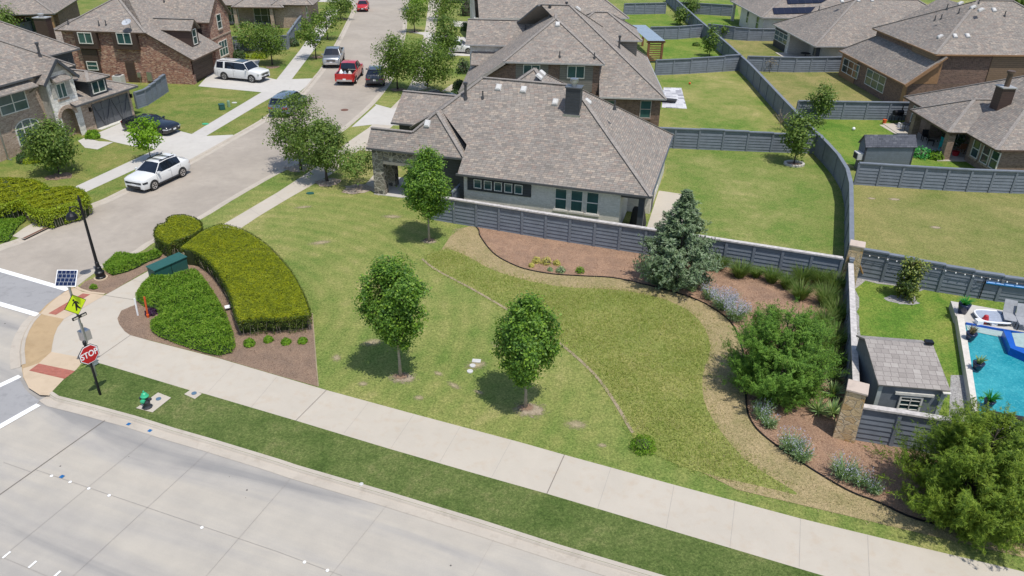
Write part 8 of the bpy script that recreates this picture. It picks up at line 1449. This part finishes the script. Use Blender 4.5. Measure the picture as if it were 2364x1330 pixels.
# string lights, leaning board, lumber, toys on lawns
fp = [G(*p, ZB)[:2] for p in ((1972, 640), (2080, 659), (2200, 680), (2300, 695), (2420, 712))]; nL = 22; o = empty('string_lights', (*fp[0], 1.6), 0, 'string of white bulbs along the stepped fence of the pool yard', 'string lights'); pts = []
for k in range(nL):
    s_ = k/(nL-1)*(len(fp)-1); i = min(int(s_), len(fp)-2); p = fp[i]+(fp[i+1]-fp[i])*(s_-i); dd = fp[-1]-fp[0]; n_ = np.array([dd[1], -dd[0]])/np.linalg.norm(dd); p = p+n_*.16-fp[0]; pts.append((p[0], p[1], .10-.30*k/(nL-1)*1.2))
mb = MB(); mb.tube(pts, .012, 5); mb.build('wire', MT['black'], o)
for p in pts: mb = MB(); mb._lathe([(.01, -.10), (.04, -.07), (.035, -.03), (.012, 0)], p, 8, 0); mb.build('bulb', MT['sign_white'], o)
a, b = GB(1994, 641), G(1980, 599, 1.5); o = empty('leaning_board', a, 0, 'new lumber board leaning on the far stone pillar', 'board'); d = b-a; mb = MB(); mb.bar((0, 0, 0), tuple(d), .12, .04); mb.build('plank', MT['lumber'], o)
a, b = GB(2005, 637), GB(2040, 645); o = empty('lumber_offcut', a, 0, 'short lumber piece lying on gravel behind the magnolia', 'board'); d = b-a; mb = MB(); mb.bar((0, 0, .06), (d[0], d[1], .06), .13, .1); mb.build('plank', MT['lumber'], o)
o = empty('football', GB(1993, 805), .5, 'pale rugby-shaped ball on the pool yard grass', 'ball'); mb = MB(); prof = [(.01, -.17), (.06, -.13), (.09, -.06), (.1, 0), (.09, .06), (.06, .13), (.01, .17)]; mb.tube([(z, 0, .1) for r_, z in prof], [r_ for r_, z in prof], 12); mb.build('shell', plain('pale_pink', (.75, .62, .6), .5), o, smooth=True)
o = empty('toy_ball', GB(1970, 301), 0, 'white toy ball on the small green yard above the dark shed', 'ball'); mb = MB(); mb._lathe([(.02, 0), (.12, .06), (.15, .15), (.12, .24), (.02, .3)], (0, 0, 0), 12, 0); mb.build('shell', MT['sign_white'], o, smooth=True)
o = empty('toy_ball', GB(1592, 195), 0, 'orange toy ball on the patchy lawn', 'ball'); mb = MB(); mb._lathe([(.02, 0), (.11, .05), (.13, .13), (.11, .21), (.02, .26)], (0, 0, 0), 12, 0); mb.build('shell', MT['orange'], o, smooth=True)
r0_ = GB(1833, 380); o = empty('stone_edging', r0_, 0, 'ring of pale edging stones around the backyard tree', 'edging'); mb = MB()
for k in range(20): a = 2*math.pi*k/20; mb.hexa([(( .72+dr)*math.cos(a+da), (.60+dr)*math.sin(a+da), z) for z in (0, .15) for dr, da in ((-.09, -.14), (.09, -.13), (.09, .13), (-.09, .14))])
mb.build('stones', plain('edging_stone', (.55, .52, .47), .8), o); blob('mulch_ring', (1833, 380), .62, .5, MT['mulch'], Z4, 30)
# patio and yard items
sheet('paver_patio', [(1532, 202), (1573, 203), (1586, 251), (1528, 248)], Z3+.01, tile_mat('pale_patio_pavers', .6, .6, [(.55, .55, .57), (.62, .62, .64), (.50, .50, .53), (.20, .20, .24)], (.35, .35, .36), .04))
o = empty('patio_lounger', GB(1540, 236), 1.2, 'dark padded lounger on the pale paver patio', 'chair'); mb = MB(); mb.box(-.35, -.9, .15, .35, .5, .35); mb.build('seat', MT['darkplastic'], o, bevel=.05); mb = MB(); mb.bar((0, .5, .3), (0, 1.0, .9), .7, .15, up=(0, 1, 1)); mb.build('backrest', MT['darkplastic'], o)
P = H1.wpt(PX+1.05, 2.0, .12); o = empty('covered_grill', P, H1.ang, 'barbecue under a black cover on the corner patio of the pale brick house', 'grill'); mb = MB(); mb.hexa([(-.55, -.4, 0), (.55, -.4, 0), (.55, .4, 0), (-.55, .4, 0), (-.4, -.3, 1.25), (.3, -.3, 1.25), (.3, .3, 1.25), (-.4, .3, 1.25)]); mb.build('cover', MT['rubber'], o, bevel=.12)
P = H1.wpt(PX+.35, 1.1, .12); o = empty('bucket', P, 0, 'red and white bucket beside the covered barbecue', 'bucket'); mb = MB(); mb._lathe([(.16, 0), (.2, .22)], (0, 0, 0), 14, 0); mb.build('body', MT['red'], o); mb = MB(); mb._lathe([(.21, .22), (.2, .32), (.05, .34)], (0, 0, 0), 14, 0); mb.build('lid', MT['sign_white'], o)
S2b = lambda x, y: (1724+x*.27073, y*.27073)
sheet('patio', [S2b(1130, 1065), S2b(1330, 1050), S2b(1430, 1140), S2b(1270, 1145)], Z3, MT['walk'])
o = empty('barrel_grill', GB(*S2b(1270, 1045)), .2, 'black barrel smoker grill by the fence on the patio beside the dark shed', 'grill'); mb = MB(); mb.tube([(-.45, 0, .95), (.45, 0, .95)], .24, 14); mb.build('barrel', MT['black'], o); mb = MB()
for x in (-.38, .38):
    for y in (-.2, .2): mb.tube([(x, y, 0), (x, y, .8)], .025, 6)
mb.box(-.5, -.55, .78, .5, -.24, .81); mb.tube([(.35, 0, 1.1), (.35, 0, 1.6)], .05, 8); mb.build('stand', MT['black'], o)
o = empty('orange_bucket', GB(*S2b(1170, 1055)), 0, 'orange bucket on the grass edge by the smoker grill', 'bucket'); mb = MB(); mb._lathe([(.15, 0), (.19, .40), (.17, .40)], (0, 0, 0), 14, 0); mb.build('body', MT['orange'], o)
o = empty('patio_cooler', GB(*S2b(1320, 1092)), .2, 'white cooler box on the patio beside the dark shed', 'cooler'); mb = MB(); mb.box(-.35, -.2, .05, .35, .2, .4); mb.build('body', MT['sign_white'], o, bevel=.03); mb = MB(); mb.box(-.36, -.21, .4, .36, .21, .48); mb.build('lid', MT['vent'], o, bevel=.02)
o = empty('patio_table', GB(*S2b(1375, 1120)), .1, 'dark glass table at the end of the cluttered patio', 'table'); mb = MB(); mb.box(-.7, -.4, .68, .7, .4, .72); mb.build('table_top', MT['carglass'], o)
for x in (-.6, .6):
    for y in (-.33, .33): mb = MB(); mb.tube([(x, y, 0), (x*1.05, y*1.05, .68)], .022, 6); mb.build('leg', MT['black'], o)
clut = [('teal_chair', 'teal plastic chair among the clutter of the covered patio', 'chair', 4.1, 1.3, 'teal'), ('teal_chair', 'second teal plastic chair deeper in the covered patio', 'chair', 3.2, 2.0, 'teal'), ('kettle', 'pale blue toy table at the edge of the covered patio', 'toy', 5.3, .2, 'sheet'), ('red_pot', 'red tub at the corner post of the covered patio', 'tub', 5.2, 1.9, 'red')]
clut += [('chair', 'dark metal chair at the far end of the covered patio', 'chair', 1.4, 1.2, 'black'), ('chair', 'dark metal chair facing the teal chairs in the covered patio', 'chair', 2.6, 1.1, 'black'), ('chair', 'brown wooden chair against the covered patio wall', 'chair', 4.6, 2.6, 'wood')]
for nm, lb, ct, x, y, mtn in clut:
    o = empty('toy_table' if nm == 'kettle' else ('tub' if nm == 'red_pot' else 'plastic_chair'), H8.wpt(x, y, .17), H8.ang+x, lb, ct)
    if ct == 'chair':
        mb = MB(); mb.box(-.25, -.25, .4, .25, .25, .45); mb.build('seat', MT[mtn], o); mb = MB(); mb.hexa([(-.25, .2, .45), (.25, .2, .45), (.25, .25, .45), (-.25, .25, .45), (-.25, .32, .9), (.25, .32, .9), (.25, .36, .9), (-.25, .36, .9)]); mb.build('backrest', MT[mtn], o)
        for sx in (-.22, .22):
            for sy in (-.22, .22): mb = MB(); mb.box(sx-.025, sy-.025, 0, sx+.025, sy+.025, .4); mb.build('leg', MT[mtn], o)
    else: mb = MB(); mb._lathe([(.22, 0), (.3, .35), (.26, .35)] if ct == 'tub' else [(.2, 0), (.12, .1), (.12, .4), (.32, .45), (.32, .5)], (0, 0, 0), 12, 0); mb.build('body', MT[mtn], o)
for k, (x, y) in enumerate(((2.2, 2.6), (3.6, 2.9))):
    o = empty('leafy_houseplant', H8.wpt(x, y, .17), 0, ('leafy plant in the shade of the covered patio, nearer the smoker', 'leafy plant in the shade of the covered patio, nearer the corner post')[k], 'plant'); C = rng.normal(size=(260, 3))*np.array([.35, .3, .4])+np.array([0, 0, .7]); leaf_cards('foliage', C, .09, L_['darkshrub'], o)
P = H10.wpt(9.0, 1.4, .16); o = empty('patio_set', P, 0, 'dark patio table on the shaded patio of the bay-window house', 'table'); mb = MB(); mb._lathe([(.3, 0), (.05, .05), (.05, .68), (.6, .70), (.6, .74)], (0, 0, 0), 16, 0); mb.build('table_top', MT['darkplastic'], o)
o = empty('hose_reel', GB(6, 358), 0, 'green hose reel at the wall of the tan brick house, left edge', 'hose reel'); mb = MB(); mb.tube([(0, -.2, .4), (0, .2, .4)], .28, 14); mb.build('reel', MT['hyd_green'], o); mb = MB(); mb.tube([(-.3, -.22, 0), (0, -.22, .4), (.3, -.22, 0)], .025, 6); mb.tube([(-.3, .22, 0), (0, .22, .4), (.3, .22, 0)], .025, 6); mb.build('frame', MT['hyd_green'], o)
P = H5.wpt(-1.5, -1.0, ZB); o = empty('condenser', P, H5.ang, 'pale air conditioner condenser behind the garage roof, by the red brick wall', 'air conditioner'); mb = MB(); mb.box(-.45, -.45, .05, .45, .45, .95); mb.build('casing', MT['vent'], o, bevel=.04); mb = MB(); mb._lathe([(.36, .955), (.36, .97)], (0, 0, 0), 16, 0); mb.build('fan_grille', MT['darkplastic'], o)
